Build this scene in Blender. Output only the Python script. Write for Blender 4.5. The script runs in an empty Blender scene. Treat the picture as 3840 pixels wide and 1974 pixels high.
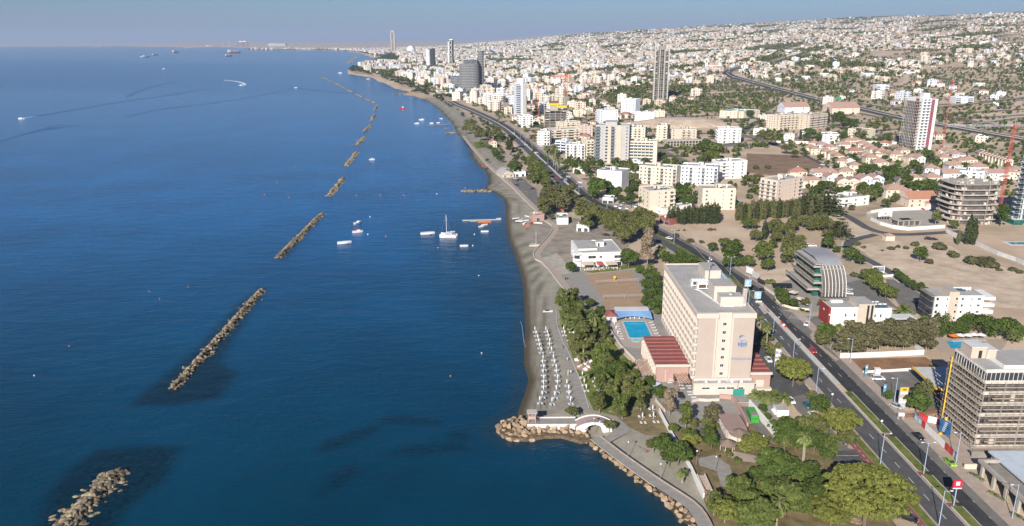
import bpy, math, random
import numpy as np
from mathutils import Vector, Matrix
random.seed(7); rng = np.random.default_rng(7)
SC = bpy.context.scene; COL = SC.collection
PI = math.pi
# ---------------------------------------------------------------- camera model (metres; photo pixels are 3840 x 1974)
HC = 120.0; FP = 2846.0; PITCH = math.atan((987-141)/FP); ROLL = math.radians(.4)
FR = {'A':(1800,900,2.576),'B':(2800,900,2.477),'C':(1800,1400,2.307),'D':(2800,1400,2.307),'E':(1200,100,2.862),'F':(2000,100,2.68),'G':(2880,30,2.68),'H':(1700,400,2.576),'I':(2800,420,2.477),'J':(0,0,1.9815),'K':(0,900,1.2327),'L':(900,500,2.4514),'M':(1100,1300,1.9645),'N':(3200,1200,4.0125),'O':(3200,1530,4.0125),'P':(3440,640,4.7275),'Q':(2240,1350,3.894),'R':(2600,980,6.018),'S':(1900,1200,3.6775),'V':(0,0,.67083),'T':(0,100,3.22),'U':(800,100,3.22),'':(0,0,1)}
def sm(a,b,x):
    t = min(1,max(0,(x-a)/(b-a))); return t*t*(3-2*t)
def hill(X,Y):
    if Y < 650: return 0.0
    b = 110*sm(900,9000,Y)*sm(-1500,1000,X)+.05*max(0,min(X,3700)-150)*sm(700,2500,Y)
    k = sm(1500,4000,Y)*sm(0,1500,X)
    if k: b += k*(12*math.sin(X/310+1)*math.sin(Y/420)+7*math.sin(X/130+Y/210))
    return b
def ray(px,py):
    a = (px-1920)/FP; b = (987-py)/FP
    c,s = math.cos(ROLL),math.sin(ROLL); a,b = a*c+b*s,-a*s+b*c
    cp,sp = math.cos(PITCH),math.sin(PITCH)
    return a,cp+b*sp,-sp+b*cp
def at(fr,x,y,z=2.0):
    """ground point (terrain + z) seen at a place of the photo"""
    x0,y0,s = FR[fr]; x = x0+x/s; y = y0+y/s
    d = ray(x,y); lo = 0; tt = 60.0
    while tt < 90000:
        if HC+d[2]*tt <= z+hill(d[0]*tt,d[1]*tt): break
        lo = tt; tt *= 1.012
    hi = tt
    for _ in range(30):
        m = (lo+hi)/2
        if HC+d[2]*m <= z+hill(d[0]*m,d[1]*m): hi = m
        else: lo = m
    return Vector((d[0]*hi,d[1]*hi,HC+d[2]*hi))
def P2(fr,*pts,z=2.0):
    r = []
    for p in pts:
        q = at(fr,p[0],p[1],z); r.append((q.x,q.y))
    return r
def proj(X,Y,Z):
    cp,sp = math.cos(PITCH),math.sin(PITCH); z = Z-HC
    w = Y*cp-z*sp; u = Y*sp+z*cp; a,b = X/w,u/w
    c,s = math.cos(ROLL),math.sin(ROLL); a,b = a*c-b*s,a*s+b*c
    return 1920+a*FP,987-b*FP
def gz(x,y): return 2.0+hill(x,y)
# ---------------------------------------------------------------- materials
MATS = {}
def mat(name,col,rough=.85,var=.12,scale=.6,rnd=0.0,metal=0.0,col2=None,bump=0.0,bscale=None,spec=.3,isl=0.0,tr=0.0):
    if name in MATS: return MATS[name]
    m = bpy.data.materials.new(name); m.use_nodes = True; nt = m.node_tree; N = nt.nodes; L = nt.links
    b = N['Principled BSDF']; b.inputs['Roughness'].default_value = rough; b.inputs['Metallic'].default_value = metal
    b.inputs['Specular IOR Level'].default_value = spec
    c1 = [max(0,c*(1-var)) for c in col]; c2 = list(col2) if col2 else [min(1,c*(1+var)) for c in col]
    tc = N.new('ShaderNodeTexCoord'); no = N.new('ShaderNodeTexNoise'); no.inputs['Scale'].default_value = scale; no.inputs['Detail'].default_value = 6; no.inputs['Roughness'].default_value = .65
    L.new(tc.outputs['Object'],no.inputs['Vector'])
    rp = N.new('ShaderNodeValToRGB'); rp.color_ramp.elements[0].position = .32; rp.color_ramp.elements[1].position = .68
    rp.color_ramp.elements[0].color = (*c1,1); rp.color_ramp.elements[1].color = (*c2,1)
    L.new(no.outputs['Fac'],rp.inputs['Fac']); out = rp.outputs['Color']
    def mul(src,amt):
        nonlocal out
        mr = N.new('ShaderNodeMapRange'); mr.inputs['To Min'].default_value = 1-amt; mr.inputs['To Max'].default_value = 1+amt
        L.new(src,mr.inputs['Value']); vm = N.new('ShaderNodeVectorMath'); vm.operation = 'SCALE'
        L.new(out,vm.inputs[0]); L.new(mr.outputs[0],vm.inputs['Scale']); out = vm.outputs[0]
    if rnd: mul(N.new('ShaderNodeObjectInfo').outputs['Random'],rnd)
    if isl: mul(N.new('ShaderNodeNewGeometry').outputs['Random Per Island'],isl)
    L.new(out,b.inputs['Base Color'])
    if bump:
        n2 = N.new('ShaderNodeTexNoise'); n2.inputs['Scale'].default_value = bscale or scale*4; n2.inputs['Detail'].default_value = 5
        L.new(tc.outputs['Object'],n2.inputs['Vector']); bp = N.new('ShaderNodeBump'); bp.inputs['Strength'].default_value = bump; bp.inputs['Distance'].default_value = .3
        L.new(n2.outputs['Fac'],bp.inputs['Height']); L.new(bp.outputs['Normal'],b.inputs['Normal'])
    if tr:
        t = N.new('ShaderNodeBsdfTranslucent'); L.new(out,t.inputs['Color']); mx = N.new('ShaderNodeMixShader'); mx.inputs[0].default_value = tr
        L.new(b.outputs[0],mx.inputs[1]); L.new(t.outputs[0],mx.inputs[2]); L.new(mx.outputs[0],N['Material Output'].inputs['Surface'])
    MATS[name] = m; return m
def glass(name,col,rough=.12):
    return mat(name,col,rough=rough,var=.5,scale=.35,spec=.6)
# ---------------------------------------------------------------- mesh builder
class MB:
    def __init__(s): s.v=[]; s.f=[]; s.m=[]
    def add(s,vs,fs,m=0):
        o=len(s.v); s.v+=vs
        for f in fs: s.f.append([i+o for i in f]); s.m.append(m)
    def quad(s,a,b,c,d,m=0): s.add([a,b,c,d],[(0,1,2,3)],m)
    def poly(s,p,m=0): s.add(list(p),[tuple(range(len(p)))],m)
    def box(s,x0,y0,z0,x1,y1,z1,m=0,mt=None,bot=True):
        o=[(x0,y0,z0),(x1,y0,z0),(x1,y1,z0),(x0,y1,z0),(x0,y0,z1),(x1,y0,z1),(x1,y1,z1),(x0,y1,z1)]
        s.add(o,[(0,1,5,4),(1,2,6,5),(2,3,7,6),(3,0,4,7)]+([(3,2,1,0)] if bot else []),m); s.add([o[4],o[5],o[6],o[7]],[(0,1,2,3)],m if mt is None else mt)
    def obox(s,cx,cy,z0,sx,sy,h,a=0,m=0,mt=None):
        c,q=math.cos(a),math.sin(a); t=MB(); t.box(-sx/2,-sy/2,z0,sx/2,sy/2,z0+h,m,mt)
        s.merge(t,lambda p:(cx+p[0]*c-p[1]*q,cy+p[0]*q+p[1]*c,p[2]))
    def merge(s,t,fn=None):
        o=len(s.v); s.v+=[fn(p) for p in t.v] if fn else t.v
        s.f+=[[i+o for i in f] for f in t.f]; s.m+=t.m
    def prism(s,p,z0,z1,m=0,mt=None):
        n=len(p); s.add([(x,y,z0) for x,y in p]+[(x,y,z1) for x,y in p],[(i,(i+1)%n,n+(i+1)%n,n+i) for i in range(n)],m)
        s.poly([(x,y,z1) for x,y in p],m if mt is None else mt)
    def cyl(s,x,y,z0,z1,r,n=10,m=0,r2=None,cap=True):
        r2=r if r2 is None else r2
        a=[(x+r*math.cos(2*PI*i/n),y+r*math.sin(2*PI*i/n),z0) for i in range(n)]; b=[(x+r2*math.cos(2*PI*i/n),y+r2*math.sin(2*PI*i/n),z1) for i in range(n)]
        s.add(a+b,[(i,(i+1)%n,n+(i+1)%n,n+i) for i in range(n)],m)
        if cap: s.poly(b,m)
    def tube(s,p,q,r,n=5,m=0,r2=None):
        p=Vector(p); q=Vector(q); d=q-p
        if d.length<1e-6: return
        d.normalize(); u=d.orthogonal().normalized(); w=d.cross(u); r2=r if r2 is None else r2
        a=[tuple(p+(u*math.cos(2*PI*i/n)+w*math.sin(2*PI*i/n))*r) for i in range(n)]; b=[tuple(q+(u*math.cos(2*PI*i/n)+w*math.sin(2*PI*i/n))*r2) for i in range(n)]
        s.add(a+b,[(i,(i+1)%n,n+(i+1)%n,n+i) for i in range(n)]+[tuple(range(n,2*n)),tuple(range(n))],m)
    def ball(s,c,r,m=0,n=8,k=5,sz=(1,1,1)):
        vs=[(c[0],c[1],c[2]-r*sz[2])]
        for j in range(1,k):
            t=-PI/2+PI*j/k
            for i in range(n): vs.append((c[0]+r*sz[0]*math.cos(t)*math.cos(2*PI*i/n),c[1]+r*sz[1]*math.cos(t)*math.sin(2*PI*i/n),c[2]+r*sz[2]*math.sin(t)))
        vs.append((c[0],c[1],c[2]+r*sz[2])); f=[]
        for i in range(n): f.append((0,1+(i+1)%n,1+i))
        for j in range(k-2):
            for i in range(n): a=1+j*n; f.append((a+i,a+(i+1)%n,a+n+(i+1)%n,a+n+i))
        a=1+(k-2)*n
        for i in range(n): f.append((a+i,a+(i+1)%n,len(vs)-1))
        s.add(vs,f,m)
    def mesh(s,name,mats,smooth=False):
        me=bpy.data.meshes.new(name); me.from_pydata(s.v,[],s.f)
        for m in mats: me.materials.append(m)
        if len(mats)>1: me.polygons.foreach_set('material_index',s.m)
        if smooth: me.polygons.foreach_set('use_smooth',[True]*len(s.f))
        me.update(); return me
def npmesh(name,co,faces,mats,mi=None,smooth=False):
    """co (N,3) array, faces (M,4) array"""
    me=bpy.data.meshes.new(name); n=len(co); k=faces.shape[1]; M=len(faces)
    me.vertices.add(n); me.vertices.foreach_set('co',np.asarray(co,np.float32).ravel())
    me.loops.add(M*k); me.loops.foreach_set('vertex_index',np.asarray(faces,np.int32).ravel())
    me.polygons.add(M); me.polygons.foreach_set('loop_start',np.arange(0,M*k,k,dtype=np.int32))
    for m in mats: me.materials.append(m)
    if mi is not None: me.polygons.foreach_set('material_index',np.asarray(mi,np.int32))
    if smooth: me.polygons.foreach_set('use_smooth',np.ones(M,bool))
    me.update(calc_edges=True); return me
def ob(name,me,parent=None,loc=(0,0,0),rz=0.0,sc=None):
    o=bpy.data.objects.new(name,me); COL.objects.link(o); o.location=loc
    if rz: o.rotation_euler=(0,0,rz)
    if sc: o.scale=sc if isinstance(sc,tuple) else (sc,)*3
    if parent is not None: o.parent=parent
    return o
def tag(o,label,cat,group=None,kind=None):
    o['label']=label; o['category']=cat
    if group: o['group']=group
    if kind: o['kind']=kind
    return o
def thing(name,label,cat,loc=(0,0,0),rz=0.0,group=None,sc=None):
    return tag(ob(name,None,None,loc,rz,sc),label,cat,group)
def struct(name,me,kind='structure'):
    o=ob(name,me); o['kind']=kind; return o
def copy_tree(o,parent=None):
    c=o.copy(); COL.objects.link(c)
    if parent is not None: c.parent=parent
    for ch in KIDS.get(o.name,[]): copy_tree(ch,c)
    return c
KIDS={}
def proto_done(root):
    """remember the children of a finished prototype so that copies need no search"""
    def walk(o):
        k=list(o.children); KIDS[o.name]=k
        for c in k: walk(c)
    walk(root); return root
ORD=['nearest','second nearest','third nearest','fourth nearest','fifth nearest','sixth nearest','seventh nearest','eighth nearest','ninth nearest','tenth nearest','eleventh nearest','twelfth nearest','thirteenth nearest','fourteenth nearest','fifteenth nearest','sixteenth nearest','seventeenth nearest','eighteenth nearest','nineteenth nearest','twentieth nearest']
LMK=[]; AUTO=[]
def landmark(phrase,x,y,z=2.0): LMK.append((phrase,x,y,proj(x,y,z)))
def auto(o,desc): AUTO.append((o,desc))
def finish_labels():
    groups={}
    for o,desc in AUTO:
        x,y,z=o.location; p=proj(x,y,z)
        best=min(LMK,key=lambda l:(l[3][0]-p[0])**2+((l[3][1]-p[1])*1.6)**2)
        dx=p[0]-best[3][0]; dy=(p[1]-best[3][1])*1.6
        d=('right of' if dx>0 else 'left of') if abs(dx)>=abs(dy) else ('in front of' if dy>0 else 'behind')
        groups.setdefault((desc,d,best[0]),[]).append((dx*dx+dy*dy,o))
    for (desc,d,ph),l in groups.items():
        l.sort(key=lambda t:t[0])
        for i,(_,o) in enumerate(l):
            n=ORD[i] if i<len(ORD) else ('%dth nearest'%(i+1) if (i+1)%10 not in (1,2,3) else '%d%s nearest'%(i+1,{1:'st',2:'nd',3:'rd'}[(i+1)%10]))
            if len(desc.split())>9: desc=' '.join(desc.split()[:9])
            o['label']=f"{desc}, {n+' ' if len(l)>1 else 'just '}{d} {ph}"
def inpoly(x,y,poly):
    x=np.asarray(x); y=np.asarray(y); r=np.zeros(x.shape,bool); n=len(poly)
    for i in range(n):
        x1,y1=poly[i]; x2,y2=poly[(i+1)%n]
        if y1==y2: continue
        r^=((y1>y)!=(y2>y))&(x<(x2-x1)*(y-y1)/(y2-y1)+x1)
    return r
def polydist(x,y,poly,closed=True):
    d=np.full(x.shape,1e18); n=len(poly)
    for i in range(n if closed else n-1):
        x1,y1=poly[i]; x2,y2=poly[(i+1)%n]; dx,dy=x2-x1,y2-y1; L=dx*dx+dy*dy+1e-12
        t=np.clip(((x-x1)*dx+(y-y1)*dy)/L,0,1); d=np.minimum(d,(x-x1-t*dx)**2+(y-y1-t*dy)**2)
    return np.sqrt(d)
def smn(a,b,x):
    t=np.clip((x-a)/(b-a),0,1); return t*t*(3-2*t)
def hilln(X,Y):
    b=110*smn(900,9000,Y)*smn(-1500,1000,X)+.05*np.maximum(0,np.minimum(X,3700)-150)*smn(700,2500,Y)
    k=smn(1500,4000,Y)*smn(0,1500,X)
    b=b+k*(12*np.sin(X/310+1)*np.sin(Y/420)+7*np.sin(X/130+Y/210))
    return np.where(Y<650,0,b)
# ---------------------------------------------------------------- camera, light, sky, haze
cam=bpy.data.cameras.new('camera'); co=bpy.data.objects.new('camera',cam); COL.objects.link(co); SC.camera=co
cam.sensor_width=36; cam.lens=36*FP/3840; cam.clip_start=1; cam.clip_end=200000
co.location=(0,0,HC)
cp,sp=math.cos(PITCH),math.sin(PITCH); r=Vector((1,0,0)); u=Vector((0,sp,cp)); f=Vector((0,cp,-sp))
ri=r*math.cos(ROLL)-u*math.sin(ROLL); ui=r*math.sin(ROLL)+u*math.cos(ROLL)
co.matrix_world=Matrix(((ri.x,ui.x,-f.x,0),(ri.y,ui.y,-f.y,0),(ri.z,ui.z,-f.z,HC),(0,0,0,1)))
SUN_AZ,SUN_EL=math.radians(203),math.radians(28)
sd=Vector((math.sin(SUN_AZ)*math.cos(SUN_EL),math.cos(SUN_AZ)*math.cos(SUN_EL),math.sin(SUN_EL)))
sl=bpy.data.lights.new('sun','SUN'); sl.energy=4.75; sl.angle=math.radians(.5); sl.color=(1,.93,.83)
so=bpy.data.objects.new('sun',sl); COL.objects.link(so); so.rotation_euler=sd.to_track_quat('Z','Y').to_euler()
wd=bpy.data.worlds.new('World'); SC.world=wd; wd.use_nodes=True; nt=wd.node_tree
sk=nt.nodes.new('ShaderNodeTexSky'); sk.sky_type='NISHITA'; sk.sun_disc=False; sk.sun_elevation=SUN_EL; sk.sun_rotation=SUN_AZ
sk.air_density=.9; sk.dust_density=.6; sk.ozone_density=9; sk.altitude=100
nt.nodes['Background'].inputs['Strength'].default_value=.054
nt.links.new(sk.outputs[0],nt.nodes['Background'].inputs['Color'])
SC.view_settings.view_transform='Standard'; SC.view_settings.look='None'; SC.view_settings.exposure=0.66; SC.view_settings.gamma=1
SC.render.engine='CYCLES'; cy=SC.cycles
cy.use_denoising=True; cy.max_bounces=5; cy.diffuse_bounces=2; cy.glossy_bounces=2; cy.transmission_bounces=2; cy.transparent_max_bounces=6; cy.volume_bounces=0
cy.use_adaptive_sampling=True; cy.adaptive_threshold=.015
SC.render.film_transparent=False
# haze
hb=MB(); hb.box(-45000,-3000,-12,45000,75000,520)
hm=bpy.data.materials.new('haze'); hm.use_nodes=True; hn=hm.node_tree; hn.nodes.remove(hn.nodes['Principled BSDF'])
vp=hn.nodes.new('ShaderNodeVolumePrincipled'); vp.inputs['Color'].default_value=(.50,.63,.87,1); vp.inputs['Density'].default_value=5.6e-5; vp.inputs['Anisotropy'].default_value=0.0
hn.links.new(vp.outputs[0],hn.nodes['Material Output'].inputs['Volume'])
hz=struct('haze',hb.mesh('haze',[hm]),'stuff'); tag(hz,'thin pale blue haze over sea and city','haze')
# ---------------------------------------------------------------- coast
COAST=(P2('C',(1810,1324),(1700,1250),(1560,1080),(1400,960),(1280,880),(1150,770),(1000,650),(900,600),(850,570),(700,550),(560,555),(400,580),(250,575),(160,520),(140,480),(200,420),(320,385),(330,330),(380,200),(420,60),z=0)
 +P2('A',(425,1200),(425,1000),(440,900),(432,760),(428,640),(420,500),(400,350),(350,200),(310,80),z=0)
 +P2('H',(545,1324),(520,1230),(505,1080),(510,960),(480,890),(400,830),(300,795),(340,740),(345,680),(310,620),(240,570),(180,490),(160,410),(140,360),(80,310),z=0)
 +P2('E',(1560,1230),(1480,1160),(1440,1080),(1410,1020),(1340,960),(1290,900),(1230,850),(1180,820),(1090,770),(1000,735),(880,728),(960,690),(800,655),(700,600),(620,575),(560,535),(420,515),(290,495),(285,455),(420,420),(560,370),(640,330),(560,320),(400,278),(200,262),(0,255),z=0)
 +P2('U',(1000,287),(700,282),(400,284),(420,270),(660,262),(300,256),(60,250),(40,240),z=0)+P2('T',(2560,247),(2200,262),(2210,250),(1400,238),(700,240),(0,243),z=0))
xl,yl=COAST[-1]
COAST+=[(xl-12000,yl),(-42000,60000),(42000,60000),(42000,-500),(110,-500),(95,60),(88,100)]
def landmask(x,y):
    ins=inpoly(x,y,COAST); d=polydist(x,y,COAST); return np.where(ins,d,-d)
def grid(ys,ss,zf):
    Y,S=np.meshgrid(ys,ss,indexing='ij'); X=Y*S
    n,m=Y.shape; i=np.arange(n*m).reshape(n,m)
    F=np.stack([i[:-1,:-1],i[:-1,1:],i[1:,1:],i[1:,:-1]],-1).reshape(-1,4)
    return X,Y,F
ys=np.concatenate([np.linspace(-400,84,6),np.geomspace(85,1500,900),np.geomspace(1520,62000,420)]); 
def sgrid(lo,hi,n): return np.linspace(lo,hi,n)
# land: one sheet; shifted so that it also reaches behind the camera
def sheet(ys,ss):
    Y,S=np.meshgrid(ys,ss,indexing='ij'); X=S*np.maximum(Y,85)
    n,m=Y.shape; i=np.arange(n*m).reshape(n,m)
    F=np.stack([i[:-1,:-1],i[:-1,1:],i[1:,1:],i[1:,:-1]],-1).reshape(-1,4)
    return X.ravel(),Y.ravel(),F
X,Y,F=sheet(ys,sgrid(-1.0,1.25,520))
sdv=landmask(X,Y)
Z=np.where(sdv>0,np.clip(sdv*.14,0,2),np.maximum(sdv*.14,-6))
far=smn(1200,3000,Y); Z=np.where(sdv>0,Z*(1-far)+far*np.clip(sdv*.05,0,2),Z)
Z=np.where(sdv>0,np.maximum(Z,0)+hilln(X,Y)*smn(0,150,sdv),Z)
keep=(sdv[F]>-45).any(1)|((sdv[F]>-0.02*Y[F]).any(1)&(Y[F]>1500).any(1))
F2=F[keep]; used=np.unique(F2); remap=np.full(len(X),-1); remap[used]=np.arange(len(used))
lm=bpy.data.materials.new('ground'); lm.use_nodes=True; nt=lm.node_tree; N=nt.nodes; L=nt.links; b=N['Principled BSDF']; b.inputs['Roughness'].default_value=.95; b.inputs['Specular IOR Level'].default_value=.1
def nnoise(sc,det=6,vec=None,ro=.6):
    n=N.new('ShaderNodeTexNoise'); n.inputs['Scale'].default_value=sc; n.inputs['Detail'].default_value=det; n.inputs['Roughness'].default_value=ro
    if vec is not None: L.new(vec,n.inputs['Vector'])
    return n.outputs['Fac']
def nramp(fac,*st):
    r=N.new('ShaderNodeValToRGB'); e=r.color_ramp.elements
    while len(e)<len(st): e.new(.5)
    for k,(p,c) in enumerate(st): e[k].position=p; e[k].color=(*c,1) if len(c)==3 else c
    L.new(fac,r.inputs['Fac']); return r.outputs['Color']
def nmix(fac,a,bb):
    m=N.new('ShaderNodeMix'); m.data_type='RGBA'
    if hasattr(fac,'links'): L.new(fac,m.inputs[0])
    else: m.inputs[0].default_value=fac
    for s,v in ((6,a),(7,bb)):
        if hasattr(v,'links'): L.new(v,m.inputs[s])
        else: m.inputs[s].default_value=(*v,1)
    return m.outputs[2]
geo=N.new('ShaderNodeNewGeometry').outputs['Position']
at_=N.new('ShaderNodeAttribute'); at_.attribute_name='beach'; 
soil=nramp(nnoise(.02,8,geo),(.3,(.40,.30,.215)),(.5,(.52,.40,.295)),(.7,(.60,.49,.38)))
scrub=nramp(nnoise(.035,8,geo,.75),(.35,(.16,.15,.09)),(.62,(.31,.25,.17)))
soil=nmix(nramp(nnoise(.006,6,geo),(.47,(0,0,0)),(.68,(.85,.85,.85))),soil,scrub)
fine=nramp(nnoise(1.4,4,geo),(.3,(.85,.85,.85)),(.7,(1.08,1.08,1.08)))
sand=nramp(nnoise(.12,7,geo),(.35,(.235,.218,.18)),(.65,(.32,.298,.25)))
wet=N.new('ShaderNodeMapRange'); wet.inputs['From Min'].default_value=0; wet.inputs['From Max'].default_value=1
sx=N.new('ShaderNodeSeparateColor'); L.new(at_.outputs['Color'],sx.inputs[0])
sand=nmix(sx.outputs['Green'],sand,(.075,.062,.042))
c=nmix(sx.outputs['Red'],soil,sand)
mm=N.new('ShaderNodeMix'); mm.data_type='RGBA'; mm.blend_type='MULTIPLY'; mm.inputs[0].default_value=1; L.new(c,mm.inputs[6]); L.new(fine,mm.inputs[7]); L.new(mm.outputs[2],b.inputs['Base Color'])
bp=N.new('ShaderNodeBump'); bp.inputs['Strength'].default_value=.35; bp.inputs['Distance'].default_value=.25; L.new(nnoise(.9,6,geo),bp.inputs['Height']); L.new(bp.outputs[0],b.inputs['Normal'])
me=npmesh('ground',np.stack([X,Y,Z],-1)[used],remap[F2],[lm],smooth=True)
bt=np.where(sdv<34,1,0)*(Y<1400); bt=smn(40,30,sdv)*(Y<1600); wt=smn(5.5,1.0,sdv)
strk=.55*(Y>224)*smn(13,9,sdv)*(.5+.5*np.sin(sdv*3.1+np.sin(Y*.05)*2))
wt=np.maximum(wt,strk)
ca=me.color_attributes.new('beach','FLOAT_COLOR','POINT'); arr=np.stack([bt,wt,0*bt,1+0*bt],-1)[used]; ca.data.foreach_set('color',arr.astype(np.float32).ravel())
struct('ground',me)
# ---------------------------------------------------------------- sea
ysea=np.concatenate([np.linspace(-300,80,5),np.geomspace(85,1500,560),np.geomspace(1520,62000,240)])
X,Y,F=sheet(ysea,sgrid(-1.15,.62,520)); sdv=landmask(X,Y)
keep=(sdv[F]<14).any(1)|(Y[F]>1500).any(1); F2=F[keep]; used=np.unique(F2); remap=np.full(len(X),-1); remap[used]=np.arange(len(used))
REEF=[P2('K',(180,1324),(240,1170),(330,1060),(450,975),(700,955),(830,965),(740,1120),(640,1190),(560,1260),(480,1400),(60,1500),z=0),
 P2('K',(620,760),(680,700),(900,520),(1100,300),(1200,220),(1230,225),(1160,330),(1010,560),(1090,620),(1010,730),(830,760),z=0),
 P2('L',(335,1150),(560,890),(740,730),(775,740),(620,930),(420,1160),z=0),P2('M',(180,760),(240,700),(560,590),(640,600),(500,680),(260,770),z=0),
 P2('M',(640,530),(800,515),(1060,545),(1060,580),(700,560),z=0),P2('M',(700,790),(860,740),(1240,720),(1280,760),(900,800),z=0),P2('M',(200,1090),(300,960),(420,880),(450,930),(330,1040),z=0),P2('M',(1160,640),(1260,625),(1280,690),(1180,690),z=0)]
rf=np.zeros(len(X))
for k,p in enumerate(REEF):
    ins=inpoly(X,Y,p); d=polydist(X,Y,p); rf=np.maximum(rf,smn(-4,3,np.where(ins,d,-d))*(1 if k<2 else .7 if k==2 else .75))
shal=smn(110,20,-sdv)*(Y<700)*smn(700,380,Y)
tealness=smn(600,150,Y)*.95
shore=smn(-9,-1,sdv)*(Y<1500)
calm=smn(1400,1700,Y)*0
def bands(Y,X):
    v=0
    yy=1500/np.maximum(Y,100)
    n=np.sin(X/900+2)*.08+np.sin(X/330+Y/700)*.04
    t=np.log(np.maximum(Y,100))+n
    dark=smn(7.55,7.75,t)*smn(8.42,8.32,t)      # wind-ruffled belt 2 - 4.3 km out
    mid=smn(6.75,7.05,t)*smn(7.62,7.5,t)
    return dark,mid
dk,md=bands(Y,X)
dk=dk*smn(-300,-1300,X+.12*Y)*.9+dk*.35
me=npmesh('sea',np.stack([X,Y,0*X],-1)[used],remap[F2],[],smooth=True)
for nm,arr in (('water',np.stack([np.maximum(shal*.8,tealness),rf,shore,1+0*X],-1)),('wind',np.stack([dk,md,0*X,1+0*X],-1))):
    ca=me.color_attributes.new(nm,'FLOAT_COLOR','POINT'); ca.data.foreach_set('color',arr[used].astype(np.float32).ravel())
wm=bpy.data.materials.new('sea_water'); wm.use_nodes=True; nt=wm.node_tree; N=nt.nodes; L=nt.links; b=N['Principled BSDF']
geo=N.new('ShaderNodeNewGeometry').outputs['Position']
def attr(nm):
    a=N.new('ShaderNodeAttribute'); a.attribute_name=nm; s=N.new('ShaderNodeSeparateColor'); L.new(a.outputs['Color'],s.inputs[0]); return s.outputs
wa=attr('water'); wi=attr('wind')
c=nmix(wa['Red'],(.0,.088,.25),(.0,.034,.062))
patch=nramp(nnoise(.012,5,geo),(.35,(.8,.8,.8)),(.65,(1.18,1.18,1.18)))
mm=N.new('ShaderNodeMix'); mm.data_type='RGBA'; mm.blend_type='MULTIPLY'; mm.inputs[0].default_value=1; L.new(c,mm.inputs[6]); L.new(patch,mm.inputs[7]); c=mm.outputs[2]
rn=nramp(nnoise(.6,7,geo,.75),(.40,(.0002,.003,.009)),(.66,(.0016,.034,.050)))
mt=N.new('ShaderNodeMath'); mt.operation='MULTIPLY'; mt.inputs[1].default_value=.86; L.new(wa['Green'],mt.inputs[0])
c=nmix(mt.outputs[0],c,rn); 
m2=N.new('ShaderNodeMath'); m2.operation='MULTIPLY'; m2.inputs[1].default_value=.45; L.new(wa['Blue'],m2.inputs[0])
c=nmix(m2.outputs[0],c,(.022,.032,.030)); L.new(c,b.inputs['Base Color'])
b.inputs['IOR'].default_value=1.33; b.inputs['Roughness'].default_value=.16; b.inputs['Specular IOR Level'].default_value=.5
mp=N.new('ShaderNodeMapping'); mp.inputs['Scale'].default_value=(.8,1.5,1); mp.inputs['Rotation'].default_value=(0,0,.12); L.new(geo,mp.inputs['Vector'])
h1=nnoise(.5,4,mp.outputs[0],.6); h2=nnoise(.09,4,mp.outputs[0],.55)
ad=N.new('ShaderNodeMath'); ad.operation='MULTIPLY_ADD'; ad.inputs[1].default_value=3.0; L.new(h2,ad.inputs[0]); L.new(h1,ad.inputs[2])
bp=N.new('ShaderNodeBump'); bp.inputs['Distance'].default_value=.55; L.new(ad.outputs[0],bp.inputs['Height'])
st=N.new('ShaderNodeMath'); st.operation='MULTIPLY_ADD'; st.inputs[1].default_value=.5; st.inputs[2].default_value=.32; L.new(wi['Red'],st.inputs[0])
s2=N.new('ShaderNodeMath'); s2.operation='MULTIPLY_ADD'; s2.inputs[1].default_value=-.14; L.new(wi['Green'],s2.inputs[0]); L.new(st.outputs[0],s2.inputs[2]); L.new(s2.outputs[0],bp.inputs['Strength'])
L.new(bp.outputs[0],b.inputs['Normal'])
me.materials.append(wm); struct('sea',me)
# ---------------------------------------------------------------- common materials
M_bark=mat('bark',(.16,.12,.085),.95,.25,3)
M_palebark=mat('pale_bark',(.30,.26,.21),.95,.2,3)
M_white=mat('white_plaster',(.70,.69,.67),.85,.05,.25,spec=.15)
M_white2=mat('cool_white_plaster',(.62,.66,.72),.85,.05,.25,spec=.15)
M_pale=mat('pale_plaster',(.64,.58,.51),.9,.06,.25,spec=.15)
M_cream=mat('cream_plaster',(.62,.55,.445),.9,.06,.25,spec=.15)
M_peach=mat('peach_plaster',(.62,.51,.43),.9,.06,.25,spec=.15)
M_beige=mat('beige_plaster',(.50,.43,.35),.9,.07,.25,spec=.15)
M_greyp=mat('grey_plaster',(.40,.39,.38),.9,.07,.25,spec=.15)
M_conc=mat('concrete',(.36,.33,.29),.92,.16,.35,bump=.1)
M_concd=mat('dark_concrete',(.24,.22,.20),.92,.2,.35)
M_roofgrey=mat('roof_screed',(.36,.35,.34),.9,.12,.22)
M_roofwhite=mat('roof_white_coat',(.56,.56,.56),.85,.1,.25)
M_tile=mat('terracotta_tiles',(.36,.175,.13),.9,.2,.9,bump=.15)
M_tile2=mat('pink_terracotta_tiles',(.37,.24,.195),.9,.18,.9,bump=.15)
M_glass=glass('window_glass',(.035,.042,.05)); M_glassb=glass('blue_glass',(.05,.09,.13)); M_glassg=glass('green_glass',(.02,.10,.085))
M_dark=mat('dark_opening',(.03,.027,.025),.9,.2,1)
M_frame=mat('window_frame_white',(.7,.7,.7),.6,.05,1)
M_metal=mat('galvanised_steel',(.45,.46,.47),.45,.1,2,metal=.6)
M_bluemetal=mat('blue_grey_paint',(.33,.42,.52),.5,.08,2)
M_black=mat('black_rubber',(.02,.02,.02),.8,.1,3)
M_asph=mat('asphalt',(.085,.085,.088),.92,.22,.30,bump=.1,bscale=4)
M_asphd=mat('fresh_asphalt',(.042,.043,.046),.9,.3,.25,bump=.1,bscale=4)
M_asphl=mat('worn_asphalt',(.16,.15,.14),.95,.2,.2,bump=.1,bscale=4)
M_pave=mat('pavement',(.37,.30,.25),.95,.12,.5,bump=.1,bscale=3)
M_paveg=mat('grey_paving',(.27,.255,.235),.95,.14,.5)
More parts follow.
